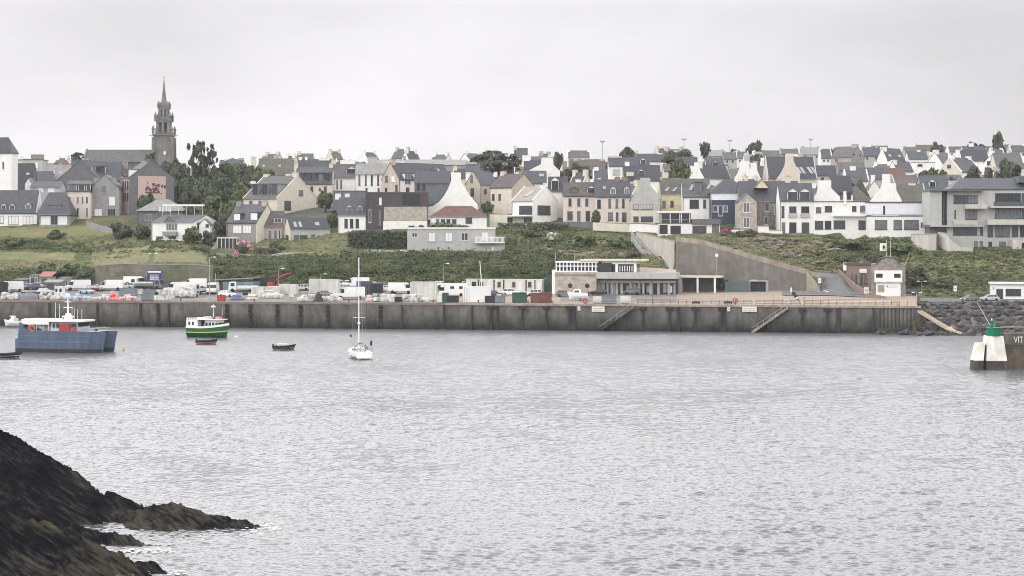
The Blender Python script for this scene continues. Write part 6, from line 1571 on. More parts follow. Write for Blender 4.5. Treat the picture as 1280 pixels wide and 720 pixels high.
post('dark slim lamp post on the pier edge before the station shopfront', 816, 350, 1.5, r=.07, m='dark', name='pier_post', cat='post')
post('dark slim post on the pier edge beside the teardrop flag', 1005, 354, 1.5, r=.07, m='rust', name='pier_post', cat='post')
post('grey post with small boards at the quay end above the gangway', 1146, 366, 6, r=.1, name='signal_post', cat='post', head='double')
post('grey lamp post at the foot of the dark shrub right of the boathouse', 1152, 352, 40, r=.07, head='double')
sign('small white triangular warning sign before the green slope', 1194, 357, 364, 4, 40, M['signwhite'], 373)
lf = post('white floodlight head on a short arm behind the white containers', 401, 343, 52, head='lamp')
tf, s = local('dark purple teardrop banner leaning on a short pole at the pier edge', 'banner', 'banner', 1001, 381, 4)
mb = MB(); n = 16
pts_ = [(-6.5*s+math.cos(6.2832*k/n)*2.6*s*(1.0 if math.sin(6.2832*k/n)>0 else .8), 11.5*s+math.sin(6.2832*k/n)*6.4*s) for k in range(n)]
c0, s0 = math.cos(.62), math.sin(.62); pts_ = [((p+6.5*s)*c0-(z-11.5*s)*s0-6.8*s, (p+6.5*s)*s0+(z-11.5*s)*c0+11.2*s) for p, z in pts_]
mb.prism(pts_, -.06, .06); mb.build('cloth', mat('dark purple cloth', (.05,.045,.085), .8, .12, 1.5), tf)
MB().box(-6.2*s, -3.5*s, -.075, -.062, 7.5*s, 9.5*s).build('mark', M['signwhite'], tf)
MB().tube([(.5*s,0,0),(-3*s,0,6*s),(-10*s,0,15.5*s)], .05, 5).build('pole', M['dark'], tf)
fl_, s = local('white oval banner leaning on the ramp wall behind the teardrop banner', 'banner', 'banner', 989, 372, 44)
MB().prism([(1.2*s*math.cos(6.2832*k/14), 9.5*s+3.5*s*math.sin(6.2832*k/14)) for k in range(14)], -.05, .05).build('cloth', M['signwhite'], fl_)
MB().tube([(.3*s,.1,0),(0,.1,6.5*s)], .05, 5).build('pole', M['steel'], fl_)

# railings
def railing(label, pa, pb, D, h=1.1, n=None, m='rust', rails=3, dz=0, name='railing', step=1.9, D2=None):
    D2 = D if D2 is None else D2
    A, B = G(pa, D, dz), G(pb, D2, dz); r = thing(name, label, 'railing', A); L_ = (B-A).length; n = n or max(2, int(L_/step))
    d = B-A
    g = lambda t: (G(pa+(pb-pa)*t, D+(D2-D)*t, dz)-A)
    mb = MB()
    for k in range(rails):
        z = h*(k+1)/rails; mb.tube([g(t)+Vector((0,0,z)) for t in np.linspace(0,1,max(3,n//2))], .045, 4)
    mb.build('rail', M[m], r)
    me = MB().tube([(0,0,-.1),(0,0,h+.05)], .06, 5).mesh('post', M[m])
    for k in range(n+1):
        o = link('post', me, r); o.location = g(k/n)
railing('brown pier railing from the station stairs to the first bench', 797, 940, 1.6, 1.1)
railing('brown pier railing between the dark gateway and the teardrop banner', 945, 1000, 1.6, 1.1)
railing('brown pier railing along the far end of the quay to the gangway', 1006, 1144, 1.6, 1.1)
railing('grey railing between the station yard and the quay edge', 700, 792, 1.6, 1.0, m='steel')
railing('pale post and rail fence below the long grey flat roofed house', 494, 628, 84, 1.0, m='cab', rails=2, dz=.1)
railing('grey guard rail beside the shore road left of the silver car', 1150, 1222, 24, 1.0, m='steel', rails=2)
railing('slanting handrail climbing the bank behind the boathouse', 1128, 1141, 62, 1.0, m='steel', D2=88, rails=2)
pp, s = local('low pinkish concrete parapet set back along the far pier', 'pier_parapet', 'wall', 1030, 378, 9)
MB().box(0, 82*s, 0, .5, -.2, .75).build('wall_face', W['pinkcream'], pp); MB().box(-.05, 82*s+.05, -.06, .56, .752, .84).build('capping', cop, pp)
wp, s = local('white square board on the railing above the far quay steps', 'board', 'sign', 983, 381, 2.2)
MB().box(-3*s, 3*s, -.05, .05, 2.2*s, 6.6*s).build('panel', M['signwhite'], wp); MB().box(-2*s, 2*s, -.06, -.052, 3.8*s, 4.8*s).build('mark', M['greyframe'], wp)
for px, lb in ((870,'dark bench on the pier left of the white rail'),(910,'dark bench on the pier right of the white rail')):
    bn, s = local(lb, 'bench', 'bench', px, 381.5, 3); MB().box(-5*s,5*s,-.25,.25,.42,.5).build('seat', M['dark'], bn); MB().box(-5*s,5*s,.25,.32,.55,.95).build('backrest', M['dark'], bn)
    for q in (-4.4*s, 4.4*s): MB().box(q-.06,q+.06,-.22,.3,-.02,.418).build('leg', M['dark'], bn)
for px, lb in ((731.5,'red round lifebuoy on a post before the boat trailer'),(919,'red round lifebuoy on the pier railing')):
    lb_, s = local(lb, 'lifebuoy', 'lifebuoy', px, 382, 1.2); MB().tube([(0,.15,0),(0,.15,1.3)], .05, 5).build('post', M['rust'], lb_)
    b = MB(); n = 16; b.tube([(.55*math.cos(6.2832*k/n),0,1.15+.55*math.sin(6.2832*k/n)) for k in range(n+1)], .17, 6); b.build('ring', M['red'], lb_)
# ------------------------------------------------------------------ vehicles
def frustum(mb, x0, x1, z0, X0, X1, z1, w0, w1, mi=0):
    return mb.add([(x0,-w0,z0),(x1,-w0,z0),(x1,w0,z0),(x0,w0,z0),(X0,-w1,z1),(X1,-w1,z1),(X1,w1,z1),(X0,w1,z1)],
        [(3,2,1,0),(4,5,6,7),(0,1,5,4),(1,2,6,5),(2,3,7,6),(3,0,4,7)], mi)
VP = {}
def paint(n, c): VP[n] = mat('car paint '+n, c, .25, .05, 1., spec=.5)
for n, c in (('white',(.72,.72,.71)),('silver',(.42,.44,.46)),('darkred',(.16,.03,.035)),('navy',(.04,.045,.09)),('black',(.025,.025,.03)),('lightblue',(.30,.42,.50)),('grey',(.14,.15,.16)),('plum',(.09,.05,.10)),('orange',(.55,.14,.07))): paint(n, c)
VK = {}
def vkind(kind):
    """bodies are noses towards -x; returns part meshes"""
    if kind in VK: return VK[kind]
    W0 = VP['white']; parts = []
    b = MB(); g = MB(); t = MB(); wr = .32
    if kind == 'car':
        L, w = 4.1, .86
        frustum(b, -L/2, L/2, .28, -L/2+.05, L/2-.03, .78, w, w); frustum(b, -L/2+.08, L/2-.05, .781, -L/2+.75, L/2-.12, .95, w-.01, w-.06)
        frustum(b, -.35, L/2-.5, 1.42, -.2, L/2-.65, 1.48, .62, .58)
        for x in (-.25, .55, L/2-.55): frustum(b, x-.05, x+.05, .95, x-.02, x+.04, 1.43, w-.05, .62)
        frustum(g, -1.15, L/2-.18, .94, -.33, L/2-.52, 1.43, w-.09, .60); wx = (-1.25, 1.22)
    elif kind == 'van':
        L, w, wr = 5.6, 1.0, .36
        frustum(b, -L/2, L/2, .32, -L/2+.04, L/2, .95, w, w); frustum(b, -L/2+.06, L/2, .951, -L/2+1.0, L/2-.01, 1.2, w-.01, w-.01)
        frustum(b, -1.0, L/2-.01, 1.201, -.85, L/2-.04, 2.35, w-.01, w-.1); frustum(b, -1.5, -.99, 2.0, -.98, -.9, 2.34, w-.09, w-.12)
        frustum(b, -1.15, -1.02, 1.2, -1.12, -1.0, 2.05, w-.02, w-.09); t.box(-L/2+.5, L/2-.1, -w-.012, w+.012, .34, .52)
        frustum(g, -1.85, -1.0, 1.2, -1.45, -1.0, 2.02, w-.05, w-.1); wx = (-1.8, 1.75)
    elif kind == 'camper':
        L, w, wr = 6.6, 1.1, .36
        frustum(b, -L/2, L/2, .35, -L/2+.1, L/2, 1.0, w, w); frustum(b, -2.0, L/2, 1.001, -1.9, L/2-.05, 3.0, w, w-.04); frustum(b, -2.9, -1.99, 2.1, -2.5, -1.96, 2.95, w-.05, w-.1)
        frustum(b, -L/2+.1, -2., 1.001, -2.6, -2., 1.25, w-.05, w-.1)
        frustum(g, -2.75, -2.0, 1.25, -2.6, -2., 2.09, w-.12, w-.12); g.box(-.6,.3,-w-.01,w+.01,1.7,2.3); g.box(1.5,2.3,-w-.01,w+.01,1.7,2.3); wx = (-2.2, 1.9)
    elif kind == 'truck':
        L, w, wr = 7.0, 1.1, .45
        frustum(b, -L/2, -L/2+1.9, .5, -L/2+.05, -L/2+1.9, 1.35, w, w); frustum(b, -L/2+.05, -L/2+1.9, 1.351, -L/2+.35, -L/2+1.85, 2.45, w, w-.08)
        b.box(-L/2+1.95, L/2, -.45, .45, .55, .85); b.box(-L/2+2.1, L/2, -w, w, .86, 1.05)
        for q in (-w, w-.05): b.box(-L/2+2.1, L/2, q, q+.05, 1.05, 1.5)
        g.add([(-L/2+.06,-w+.12,1.4),(-L/2+.06,w-.12,1.4),(-L/2+.30,w-.2,2.3),(-L/2+.30,-w+.2,2.3)], [(0,1,2,3)]); frustum(g, -L/2+.5, -L/2+1.5, 1.4, -L/2+.6, -L/2+1.45, 2.2, w+.01, w-.05); wx = (-L/2+1.0, L/2-1.4)
    for me, nm in ((b,'body'),): parts.append((nm, me.mesh(nm, W0), 1))
    parts.append(('window', g.mesh('window', M['glass']), 0))
    if t.v: parts.append(('sill', t.mesh('sill', M['greyplastic']), 0))
    for x in wx:
        for q in (-1, 1):
            wm = MB().wheel(x, q*(w-.08), wr, .22); parts.append(('wheel', wm.mesh('wheel', M['black']), 0))
    hz_ = .68 if kind == 'car' else .85
    for q in (-w+.28, w-.28): parts.append(('headlight', MB().box(-L/2-.03, -L/2+.12, q-.17, q+.17, hz_-.1, hz_+.08).mesh('headlight', M['gel']), 0))
    parts.append(('bumper', MB().box(-L/2-.06, -L/2+.1, -w+.05, w-.05, .3, .5).mesh('bumper', M['greyplastic']), 0))
    VK[kind] = parts; return parts
def vehicle(kind, label, px, py, col='white', head=0, cat=None, group=None, D=None, sc_=1):
    """head: plan angle of the nose, 0 = pointing left along the quay, + turns it towards the water"""
    D = Dfor(px, py) if D is None else D
    p = G(px, D, .02)
    sc_ *= {'car':1.12,'van':1.25,'camper':1.12,'truck':1.15}[kind]
    r = thing({'car':'parked_car','van':'parked_van','camper':'motorhome','truck':'flatbed_truck'}[kind], label, cat or {'car':'car','van':'van','camper':'motorhome','truck':'truck'}[kind], p, QANG+rad(head), group)
    for nm, me, own in vkind(kind):
        o = link(nm, me, r); o.scale = (sc_,)*3
        if own and col != 'white':
            o.material_slots[0].link = 'OBJECT'; o.material_slots[0].material = VP[col]
    return r
vehicle('van', 'white van half hidden behind the heap of white bags at the left edge', 13, 365, head=60)
vehicle('car', 'plum estate car in front of the grey hut', 41, 362, 'plum', 20)
vehicle('van', 'tall white van left of the pale blue car', 97, 363, head=35)
vehicle('car', 'pale blue car in front of the tall white van', 108, 367, 'lightblue', 150)
vehicle('car', 'dark red car behind the pink buoys', 118, 364, 'darkred', 170)
vehicle('car', 'silver car between the dark red car and the white van', 128, 360, 'silver', 10)
vehicle('van', 'white van with a dark side window right of the dark red car', 138, 363, head=15)
vehicle('car', 'silver grey car right of the white van with dark window', 158, 361, 'silver', 0)
vehicle('truck', 'white flatbed truck below the white box sign', 180, 360, head=8)
vehicle('truck', 'grey flatbed truck beside the yellow forklift', 187, 362, 'grey', 175)
vehicle('car', 'dark car behind the white tub stack', 209, 359, 'black', 20)
vehicle('van', 'white van in front of the white sheeted load', 222, 366, head=30)
vehicle('car', 'dark grey car right of the white sheeted load', 238, 371, 'black', 160)
vehicle('truck', 'pale grey tipper truck behind the dark grey car', 249, 368, 'silver', 80)
vehicle('van', 'white van backed up to the teal boat shed', 266, 367, head=100)
vehicle('truck', 'white cab flatbed truck in front of the teal boat shed', 304, 365, head=18)
vehicle('car', 'orange car right of the white containers', 364, 367, 'orange', 10)
vehicle('van', 'large white van standing nearest the quay edge', 438, 374, head=14, sc_=1.08)
vehicle('car', 'silver car behind the large white van', 430, 363, 'silver', 170)
vehicle('van', 'white van behind the large white van', 446, 360, head=12)
vehicle('car', 'white car left of the large white van', 421, 358, head=20)
vehicle('van', 'dark blue van beside the black trailer', 462, 365, 'navy', 165)
vehicle('van', 'white van nose right behind the heap of white bags', 502, 367, head=178)
vehicle('camper', 'white motorhome with overcab in the yard right of the box container', 566, 370, head=12)
vehicle('car', 'white car in front of the portable cabins', 638, 369, head=185)
vehicle('car', 'black car parked below the station terrace', 748, 369, 'black', 5)
vehicle('car', 'grey car under the shopfront columns', 790, 368, 'grey', 0)
vehicle('car', 'pale blue car behind the cream crate', 801, 367, 'lightblue', 30)
vehicle('van', 'white van parked beside the shopfront columns', 829, 367, head=175)
vehicle('car', 'silver hatchback parked beside the white harbour hut', 1237, 378, 'silver', 24, D=31)
vehicle('car', 'grey car with cream bonnet left of the silver hatchback', 1212, 377, 'grey', 40, D=30)
vehicle('car', 'dark car half hidden behind the rounded boathouse corner', 1136, 372, 'navy', 10, D=38)
vehicle('car', 'white car in the yard before the red crane', 338, 371, head=170)
vehicle('car', 'dark blue car parked at the end of the cabins', 620, 371, 'navy', 170)
vehicle('car', 'dark blue car seen below the modern white house terrace', 694, 283, 'navy', 0, D=106)
vehicle('car', 'white car beside the magenta hydrangea', 918, 294, head=20, D=101)

# forklift and crane
def forklift(label, px, py):
    r = thing('forklift', label, 'forklift', G(px, Dfor(px, py)), QANG)
    MB().box(-.9,1.0,-.55,.55,.35,1.0).build('body', M['yellow'], r)
    MB().box(-1.25,-1.1,-.45,.45,.1,2.5).build('mast', M['dark'], r); MB().box(-2.1,-1.26,-.4,-.25,.12,.2).build('fork', M['dark'], r); MB().box(-2.1,-1.26,.25,.4,.12,.2).build('fork', M['dark'], r)
    mb = MB()
    for x in (-.7,.7):
        for y in (-.5,.5): mb.box(x-.04,x+.04,y-.04,y+.04,1.,2.05)
    mb.box(-.85,.85,-.58,.58,2.05,2.15); mb.build('roof_guard', M['yellow'], r)
    for x in (-.7,.65):
        for y in (-.5,.5): MB().wheel(x, y, .3, .2).build('wheel', M['black'], r)
forklift('yellow forklift truck beneath the blue sign', 197, 362)
cr = thing('mobile_crane', 'small red mobile crane with a folded arm behind the white containers', 'crane', G(345, 42), QANG); s = (Yq(345)+42)/F
b = MB().box(-2.2,2.2,-1,1,.5,1.5); b.box(-2.2,-.8,-1,1,1.5,2.5); b.build('body', M['red'], cr)
for x in (-1.5,1.5):
    for y in (-.9,.9): MB().wheel(x, y, .45, .3).build('wheel', M['black'], cr)
a = MB().tube([(.4,0,1.5),(.2,0,3.2),(2.0,0,4.3),(4.2,0,5.0)], [.35,.3,.28,.18], 6).build('arm', M['red'], cr); MB().tube([(4.1,0,5.0),(4.15,0,4.2)], .12, 5).build('hook', M['dark'], a)

# ------------------------------------------------------------------ yard furniture
def yard(name, label, cat, px0, px1, bot, D=None, group=None, a=0):
    D = Dfor((px0+px1)/2, bot) if D is None else D
    p = G((px0+px1)/2, D); s = p.y/F
    return thing(name, label, cat, p, QANG+rad(a), group), (px1-px0)*s, s
def container(label, px0, px1, top, bot, m='cab', D=None, depth=2.5, doors=True, a=0, name='container', cat='container'):
    r, L, s = yard(name, label, cat, px0, px1, bot, D, a=a); h = (bot-top)*s
    mb = MB(); n = max(4, int(L/.5)); w = L/n
    for i in range(n): mb.box(-L/2+i*w, -L/2+(i+.55)*w, -depth/2-.05, depth/2+.05, .15, h-.12)
    mb.box(-L/2, L/2, -depth/2, depth/2, .1, h-.1); mb.build('shell', M[m], r)
    fr = MB(); fr.box(-L/2-.04, L/2+.04, -depth/2-.08, depth/2+.08, h-.12, h); fr.box(-L/2-.04, L/2+.04, -depth/2-.08, depth/2+.08, 0, .15)
    for q in (-1,1): fr.box(q*L/2-.09, q*L/2+.09, -depth/2-.07, -depth/2+.07, .15, h-.12)
    fr.build('frame', M[m], r)
    if doors:
        d = MB().box(-L/2+.15, -L/2+min(2.2, L*.4), -depth/2-.09, -depth/2-.04, .2, h-.2).build('door', M[m], r)
        mb = MB()
        for q in (.35,.8,1.2,1.7):
            if q < min(2.1, L*.4): mb.tube([(-L/2+q,-depth/2-.11,.25),(-L/2+q,-depth/2-.11,h-.25)], .035, 4)
        if mb.v: mb.build('lock_bar', M['greyframe'], d)
    return r
def cabin(label, px0, px1, top, bot, m='cab', D=None, win=((.55,.8),), door=None):
    r, L, s = yard('portable_cabin', label, 'cabin', px0, px1, bot, D); h = (bot-top)*s
    MB().box(-L/2, L/2, -1.3, 1.3, .1, h-.15).build('shell', M[m], r); MB().box(-L/2-.06, L/2+.06, -1.38, 1.38, h-.15, h).build('roof', M[m], r)
    for q in (-L/2, L/2): MB().box(q-.07, q+.07, -1.36, -1.24, .1, h-.152).build('corner_post', M['dark'], r)
    for a_, b_ in win: window(r, 'F', 1, -L/2+a_*L, -L/2+b_*L, h*.42, h*.8, 'd', off=1.3)
    if door: window(r, 'F', 1, -L/2+door[0]*L, -L/2+door[1]*L, .12, h*.8, 'x', 'door', off=1.3)
    return r
def crate(label, px0, px1, top, bot, m='greyplastic', depth=1.2, D=None, group=None, name='crate', cat='crate', lid=False):
    r, L, s = yard(name, label, cat, px0, px1, bot, D, group); h = (bot-top)*s; t = .06
    mb = MB(); mb.box(-L/2, L/2, -depth/2, -depth/2+t, .12, h); mb.box(-L/2, L/2, depth/2-t, depth/2, .12, h); mb.box(-L/2, -L/2+t, -depth/2+t, depth/2-t, .12, h); mb.box(L/2-t, L/2, -depth/2+t, depth/2-t, .12, h); mb.box(-L/2+t, L/2-t, -depth/2+t, depth/2-t, .12, .2)
    n = max(2, int(L/.6))
    for k in range(n+1): mb.box(-L/2+k*L/n-.04, -L/2+k*L/n+.04, -depth/2-.035, -depth/2-.001, .12, h)
    mb.box(-L/2-.04, L/2+.04, -depth/2-.05, -depth/2-.036+.03, h-.1, h+.02); mb.build('tub', M[m], r)
    mb = MB()
    for q in (-.4,0,.4): mb.box(q*L-.08, q*L+.08, -depth/2, depth/2, 0, .118)
    mb.build('skid', M[m], r)
    if lid: MB().box(-L/2-.05, L/2+.05, -depth/2-.06, depth/2+.06, h+.022, h+.1).build('lid', M[m], r)
    return r
container('black metal store at the very left end of the yard', -14, 8, 352, 367, 'dark')
def hut(label, px0, px1, top, eave, bot, wl, rf, D=None, a=0):
    r, L, s = yard('hut', label, 'hut', px0, px1, bot, D, a=a); h = (bot-eave)*s; hr = (bot-top)*s
    MB().box(-L/2, L/2, 0, 3, -.2, h).build('wall', wl, r)
    MB().add([(-L/2-.2,-.3,h+.01),(L/2+.2,-.3,h+.01),(L/2+.2,3.2,hr),(-L/2-.2,3.2,hr),(-L/2-.2,-.3,h+.14),(L/2+.2,-.3,h+.14),(L/2+.2,3.2,hr+.14),(-L/2-.2,3.2,hr+.14)], [(3,2,1,0),(4,5,6,7),(0,1,5,4),(1,2,6,5),(2,3,7,6),(3,0,4,7)]).build('roof', rf, r)
    window(r, 'F', 1, -L*.3, L*.1, h*.45, h*.85, 'd'); window(r, 'F', 1, L*.2, L*.38, .0, h*.85, 'g', 'door')
    return r
hut('open grey frame lean-to left of the grey hut', 18, 34, 344.5, 346.5, 356, W['grey'], R['grey'], D=52)
hut('plain grey block hut left of the red roofed hut', 36, 48, 341, 343, 357, W['lightgrey'], R['flat'], D=53)
hut('grey hut with a faded red roof among the yard sheds', 48.5, 65, 338, 344, 357, W['grey'], mat('faded red sheet', (.30,.13,.11), .7, .15, 1.), D=53)
hut('dark shed with pale patched roof in front of the red roofed hut', 54, 76, 350, 353, 366, W['darkgrey'], R['light'], D=30)
hut('dim grey lean-to at the right of the patched shed', 73, 86, 347, 349, 362, W['grey'], R['grey'], D=45)
wh, L, s = yard('wheelhouse', 'small white wheelhouse with two square windows standing on the quay', 'wheelhouse', 69.5, 80, 372)
MB().box(-L/2, L/2, -.8, .8, 0, 13*s).build('wall', M['gel'], wh); MB().box(-L/2-.12, L/2+.12, -.95, .95, 13*s+.002, 14*s).build('roof', M['gel'], wh)
for q in (-.46, .06): window(wh, 'F', 1, q*L, (q+.4)*L, 6.5*s, 12*s, 'w', off=.8, mull=0)
container('white box sign or store on the boundary wall above the flatbed truck', 162, 169, 346.5, 354, 'frame', D=56, depth=1, doors=False, name='white_box', cat='box')
sg, s, h = sign('large royal blue information sign with white lettering at the back of the yard', 193, 338, 351, 19, 50, M['signblue'], 360, pole=False)
mb = MB(); mb.box(-8.7*s, 8.7*s, -.075, -.062, h(340.8), h(338.8))
for k, (a_, b_, y) in enumerate(((-2.5,3.5,344.2),(-5.5,5.5,347.2),(-6,6,349.4))):
    u = a_*s
    while u < b_*s-.1:
        w = random.uniform(.2,.5); mb.box(u, min(u+w,b_*s), -.075, -.062, h(y+.8), h(y-.8)); u += w+.12
mb.build('lettering', M['signwhite'], sg)
for q in (-7.5*s, 7.5*s): MB().box(q-.1, q+.1, .05, .2, -.2, h(338.5)).build('post', M['steel'], sg)
# tub stack
for k, (a_, b_, t, bt, lb) in enumerate(((193,199.5,369,376,'lower left'),(199.7,206.2,369,376,'lower middle'),(206.4,213,369,376,'lower right'))):
    crate('white slatted fish tub in the stack at the quay edge, %s of the bottom row' % lb.split()[1], a_, b_, t, bt, 'bagwhite', 1.1, D=3, group='white fish tubs')
for k, (a_, b_, lb) in enumerate(((199,205.5,'left'),(205.8,212.4,'right'))):
    r = crate('white slatted fish tub on top of the stack, %s one of the two' % lb, a_, b_, 362, 369, 'bagwhite', 1.1, D=3, group='white fish tubs'); r.location.z += 7.15*(Yq(200)+3)/F
for a_, b_, t, bt, m, lb in ((178,186,368,376,'greyplastic','blue grey crate right of the pink buoys'),(186.3,193,368,376,'greyplastic','blue grey crate left of the white tub stack'),(180,194,361.5,368.5,'greyplastic','long blue grey tub behind the blue grey crates'),(170.5,178.5,361,368,'bagwhite','white crate below the white flatbed truck'),
    (150,171,360,371,'greyplastic','long grey net trailer behind the pale bags'),(272.5,281,370,377.5,'red','red crate near the quay edge beside the tall lamp post'),(494,501.5,371,377.5,'dark','black open crate before the white van'),(488,494,371,377.5,'cab','pale crate left of the black open crate'),
    (547,553.5,369,379,'cab','white narrow bin at the quay edge by the motorhome'),(554,560,366.5,378.5,'greenbox','dark teal bin right of the white narrow bin'),(560.5,573,369.5,378,'dark','black net bin before the motorhome'),
    (607,619,367,375.5,'dark','dark grey net box right of the white container'),(619.5,631,366.5,375.5,'greyplastic','second dark net box right of the white container'),
    (641,658,362.5,375,'greenbox','grey green lidded store box in the row before the cabins'),(664,675.5,363,375.5,'rust','rust brown store box with a pale label'),(676,689,362.5,375.5,'rust','plain rust brown store box beside the station'),
    (753.5,770,368.5,379.5,'greyplastic','large blue grey tub under the blue boat cover'),(742,752.5,371,380,'cab','pale grey crate left of the large blue grey tub'),(776,788,371,380,'cab','cream lidded crate right of the blue grey tub')):
    crate(lb, a_, b_, t, bt, m, 1.6, D=3.2 if bt > 374 else None, lid='lidded' in lb or 'store' in lb)
rn = random.Random(41)
CL = (('car','white'),('car','silver'),('car','grey'),('van','white'),('car','navy'),('car','black'))
for k, (px, py, kd, cl, hd, lb) in enumerate(((28,361,'car','black',15,'black car between the white van and the plum estate car'),(57,368,'car','silver',170,'silver car in front of the dark patched shed'),(84,360,'car','grey',5,'grey car right of the small white wheelhouse'),
   (150,358,'car','navy',20,'dark blue car behind the long grey net trailer'),(170,357,'van','white',170,'white van under the white box on the wall'),(230,359,'car','silver',10,'silver car behind the white sheeted load'),(243,361,'van','white',15,'white van roof showing behind the dark grey car'),
   (284,371,'car','white',165,'white car between red crate and navy tarpaulin'),(378,363,'car','silver',0,'silver car right of the pale sheeted container'),(409,371,'car','grey',170,'grey car before the off white containers'),(481,364,'car','white',10,'white car right of the black box trailer'),
   (536,362,'car','navy',5,'dark blue car between box container and motorhome'),(597,368,'car','black',175,'black car in front of the second cabin'),(652,360,'car','silver',0,'silver car before the longest cabin'),(668,370,'car','white',20,'white car between the rust brown store boxes and the cabins'),
   (706,371,'car','grey',180,'grey car at the left corner of the station'),(770,366,'car','silver',10,'silver car under the glazed pavilion'),(812,367,'car','black',170,'black car before the shopfront columns'))):
    vehicle(kd, lb, px, py, cl, hd)
seen_ = []
for k in range(400):
    px = rn.uniform(15, 690); py = rn.uniform(357.5, 362.5)
    if any(abs(px-q) < 13 for q in seen_) or 262 < px < 320: continue
    cl = ('black','grey','navy','white','silver')[len(seen_) % 5]; seen_.append(px)
    vehicle('car', '%s car in the crowded back row of the quay car park' % {'black':'black','grey':'dark grey','navy':'dark blue','white':'white','silver':'silver'}[cl], px, py, cl, rn.choice((0,180,20,-20,90)), group='%s cars in the back row of the car park' % cl)
for k in range(46):
    px = rn.uniform(0, 690); py = rn.uniform(364, 374.5)
    if rn.random() < .55: crate('small pale plastic crate among the clutter of the fishing yard', px-rn.uniform(2,3.4), px+rn.uniform(2,3.4), py-rn.uniform(3,6), py, rn.choice(('bagwhite','cab','bagblue')), 1.0, group='pale crates in the yard')
    else: crate('small dark plastic crate among the clutter of the fishing yard', px-rn.uniform(2,3.4), px+rn.uniform(2,3.4), py-rn.uniform(3,6), py, rn.choice(('greyplastic','dark','net')), 1.0, group='dark crates in the yard')
# teal boat shed
bs, s = local('teal sided open fronted boat shed with a sloping pale roof', 'boat_shed', 'shed', 268, 368, 40)
U = lambda px: (px-268)*s; H = lambda py: (368-py)*s
MB().box(U(279), U(318), 0, 7, -.3, H(352)).build('teal_wall', M['teal'], bs); MB().box(U(268), U(279)-.02, 4, 7, -.3, H(351)).build('back_wall', M['plum'] if 'plum' in M else W['plum'], bs)
for px in (268.5, 278.5): MB().box(U(px)-.15, U(px)+.15, -.1, .2, -.3, H(350.5)).build('post', W['plum'], bs)
MB().add([(U(266),-.4,H(350.5)),(U(318),-.4,H(348)),(U(318),7.3,H(348)),(U(266),7.3,H(350.5)),(U(266),-.4,H(349.5)),(U(318),-.4,H(346.8)),(U(318),7.3,H(346.8)),(U(266),7.3,H(349.5))], [(3,2,1,0),(4,5,6,7),(0,1,5,4),(1,2,6,5),(2,3,7,6),(3,0,4,7)]).build('roof', R['light'], bs)
container('dark grey long container behind the white containers', 319, 344, 345.5, 361, 'net', D=48)
container('cream container in the yard, first right of the white cab truck', 316, 331, 356.5, 367, 'cab', D=26)
container('cream container in the yard, second right of the white cab truck', 334, 349, 356, 367, 'cab', D=26)
container('pale sheeted container left of the pallet wall', 350.5, 372, 353.5, 366, 'cab', D=30)
container('off white container with open pallet doors', 388, 401, 348, 366, 'cab', D=34)
container('off white container with barred side beside the open pallet doors', 401.5, 424, 349, 367, 'cab', D=32)
container('white box container with a grey hatch beside the white van', 514, 546, 350.5, 373, 'cab', D=12)
container('white shipping container standing nearest the quay edge', 580, 613, 357.5, 376.5, 'frame', D=6)
container('black box trailer right of the dark blue van', 456, 478, 353, 369, 'dark', D=24)
container('dark green container at the right end of the cabins', 680, 689.5, 347.5, 366, 'greenbox', D=44)
for k, (a_, b_, w_, d_, lb) in enumerate(((583,599,((.5,.85),),None,'partly hidden behind the white shipping container'),(599.5,618.5,((.1,.3),),None,'with pale rails on its roof, second in the row'),(619,630.5,((.35,.7),),None,'with one square window, third in the row'),(631,658.5,((.38,.52),),(.68,.78),'longest in the row, with a tall window'),(659,669.5,((.2,.6),),None,'with a low wide window, right of the longest cabin'),(670,679.5,(),(.35,.6),'narrow one at the right end of the row'))):
    cabin('off white portable cabin '+lb, a_, b_, 349.5, 366, 'cab', 42, w_, d_)
# bags, buoys, nets
def blob(name, seed, m, sq=.5):
    import bmesh
    b = bmesh.new(); bmesh.ops.create_cube(b, size=2); bmesh.ops.subdivide_edges(b, edges=b.edges, cuts=4, use_grid_fill=True)
    for v in b.verts:
        d = v.co.normalized(); v.co = v.co.lerp(d*1.15, sq); v.co *= 1+.16*noise.noise(v.co*1.7+Vector((seed*3.3,0,0))); v.co.z = max(v.co.z, -.85)
    me = bpy.data.meshes.new(name); b.to_mesh(me); b.free(); me.materials.append(m); me.polygons.foreach_set('use_smooth', [True]*len(me.polygons)); return me
BAGS = {m: [blob('bulk_bag', i, M[m]) for i in range(4)] for m in ('bagwhite','bagblue','bagpink')}
def bags(label, px0, px1, py, n, m='bagwhite', size=.6, group='', layers=2, rn=random.Random(4), D=4):
    for i in range(n):
        L_ = 0 if i < n*.62 else 1
        px = rn.uniform(px0, px1) if L_ else px0+(px1-px0)*(i+.5)/(n*.62)+rn.uniform(-.6,.6)
        o = link('bulk_bag', BAGS[m][i % 4]); s = size*rn.uniform(.8,1.15)
        o.location = G(px, D+rn.uniform(-.5,.5)+L_*.5, s*.85+L_*size*1.35); o.scale = (s*rn.uniform(.9,1.2), s, s*rn.uniform(.85,1.1)); o.rotation_euler = (rn.uniform(-.15,.15),rn.uniform(-.15,.15),rn.uniform(0,6))
        tag(o, label, 'bag', group)
bags('white bulk bag in the heap at the left end of the quay', 2, 21, 374, 10, group='white bags at the left end')
bags('off white bag in the heap right of the upturned grey boat', 51, 74, 375, 9, 'bagwhite', .55, group='bags by the upturned boat')
bags('pale blue bundle in the low heap under the parked white vans', 80, 112, 375, 9, 'bagblue', .55, group='pale blue bundles')
bags('white and cream sack left of the pink buoys', 113, 135, 375, 7, 'bagwhite', .5, group='sacks left of the buoys')
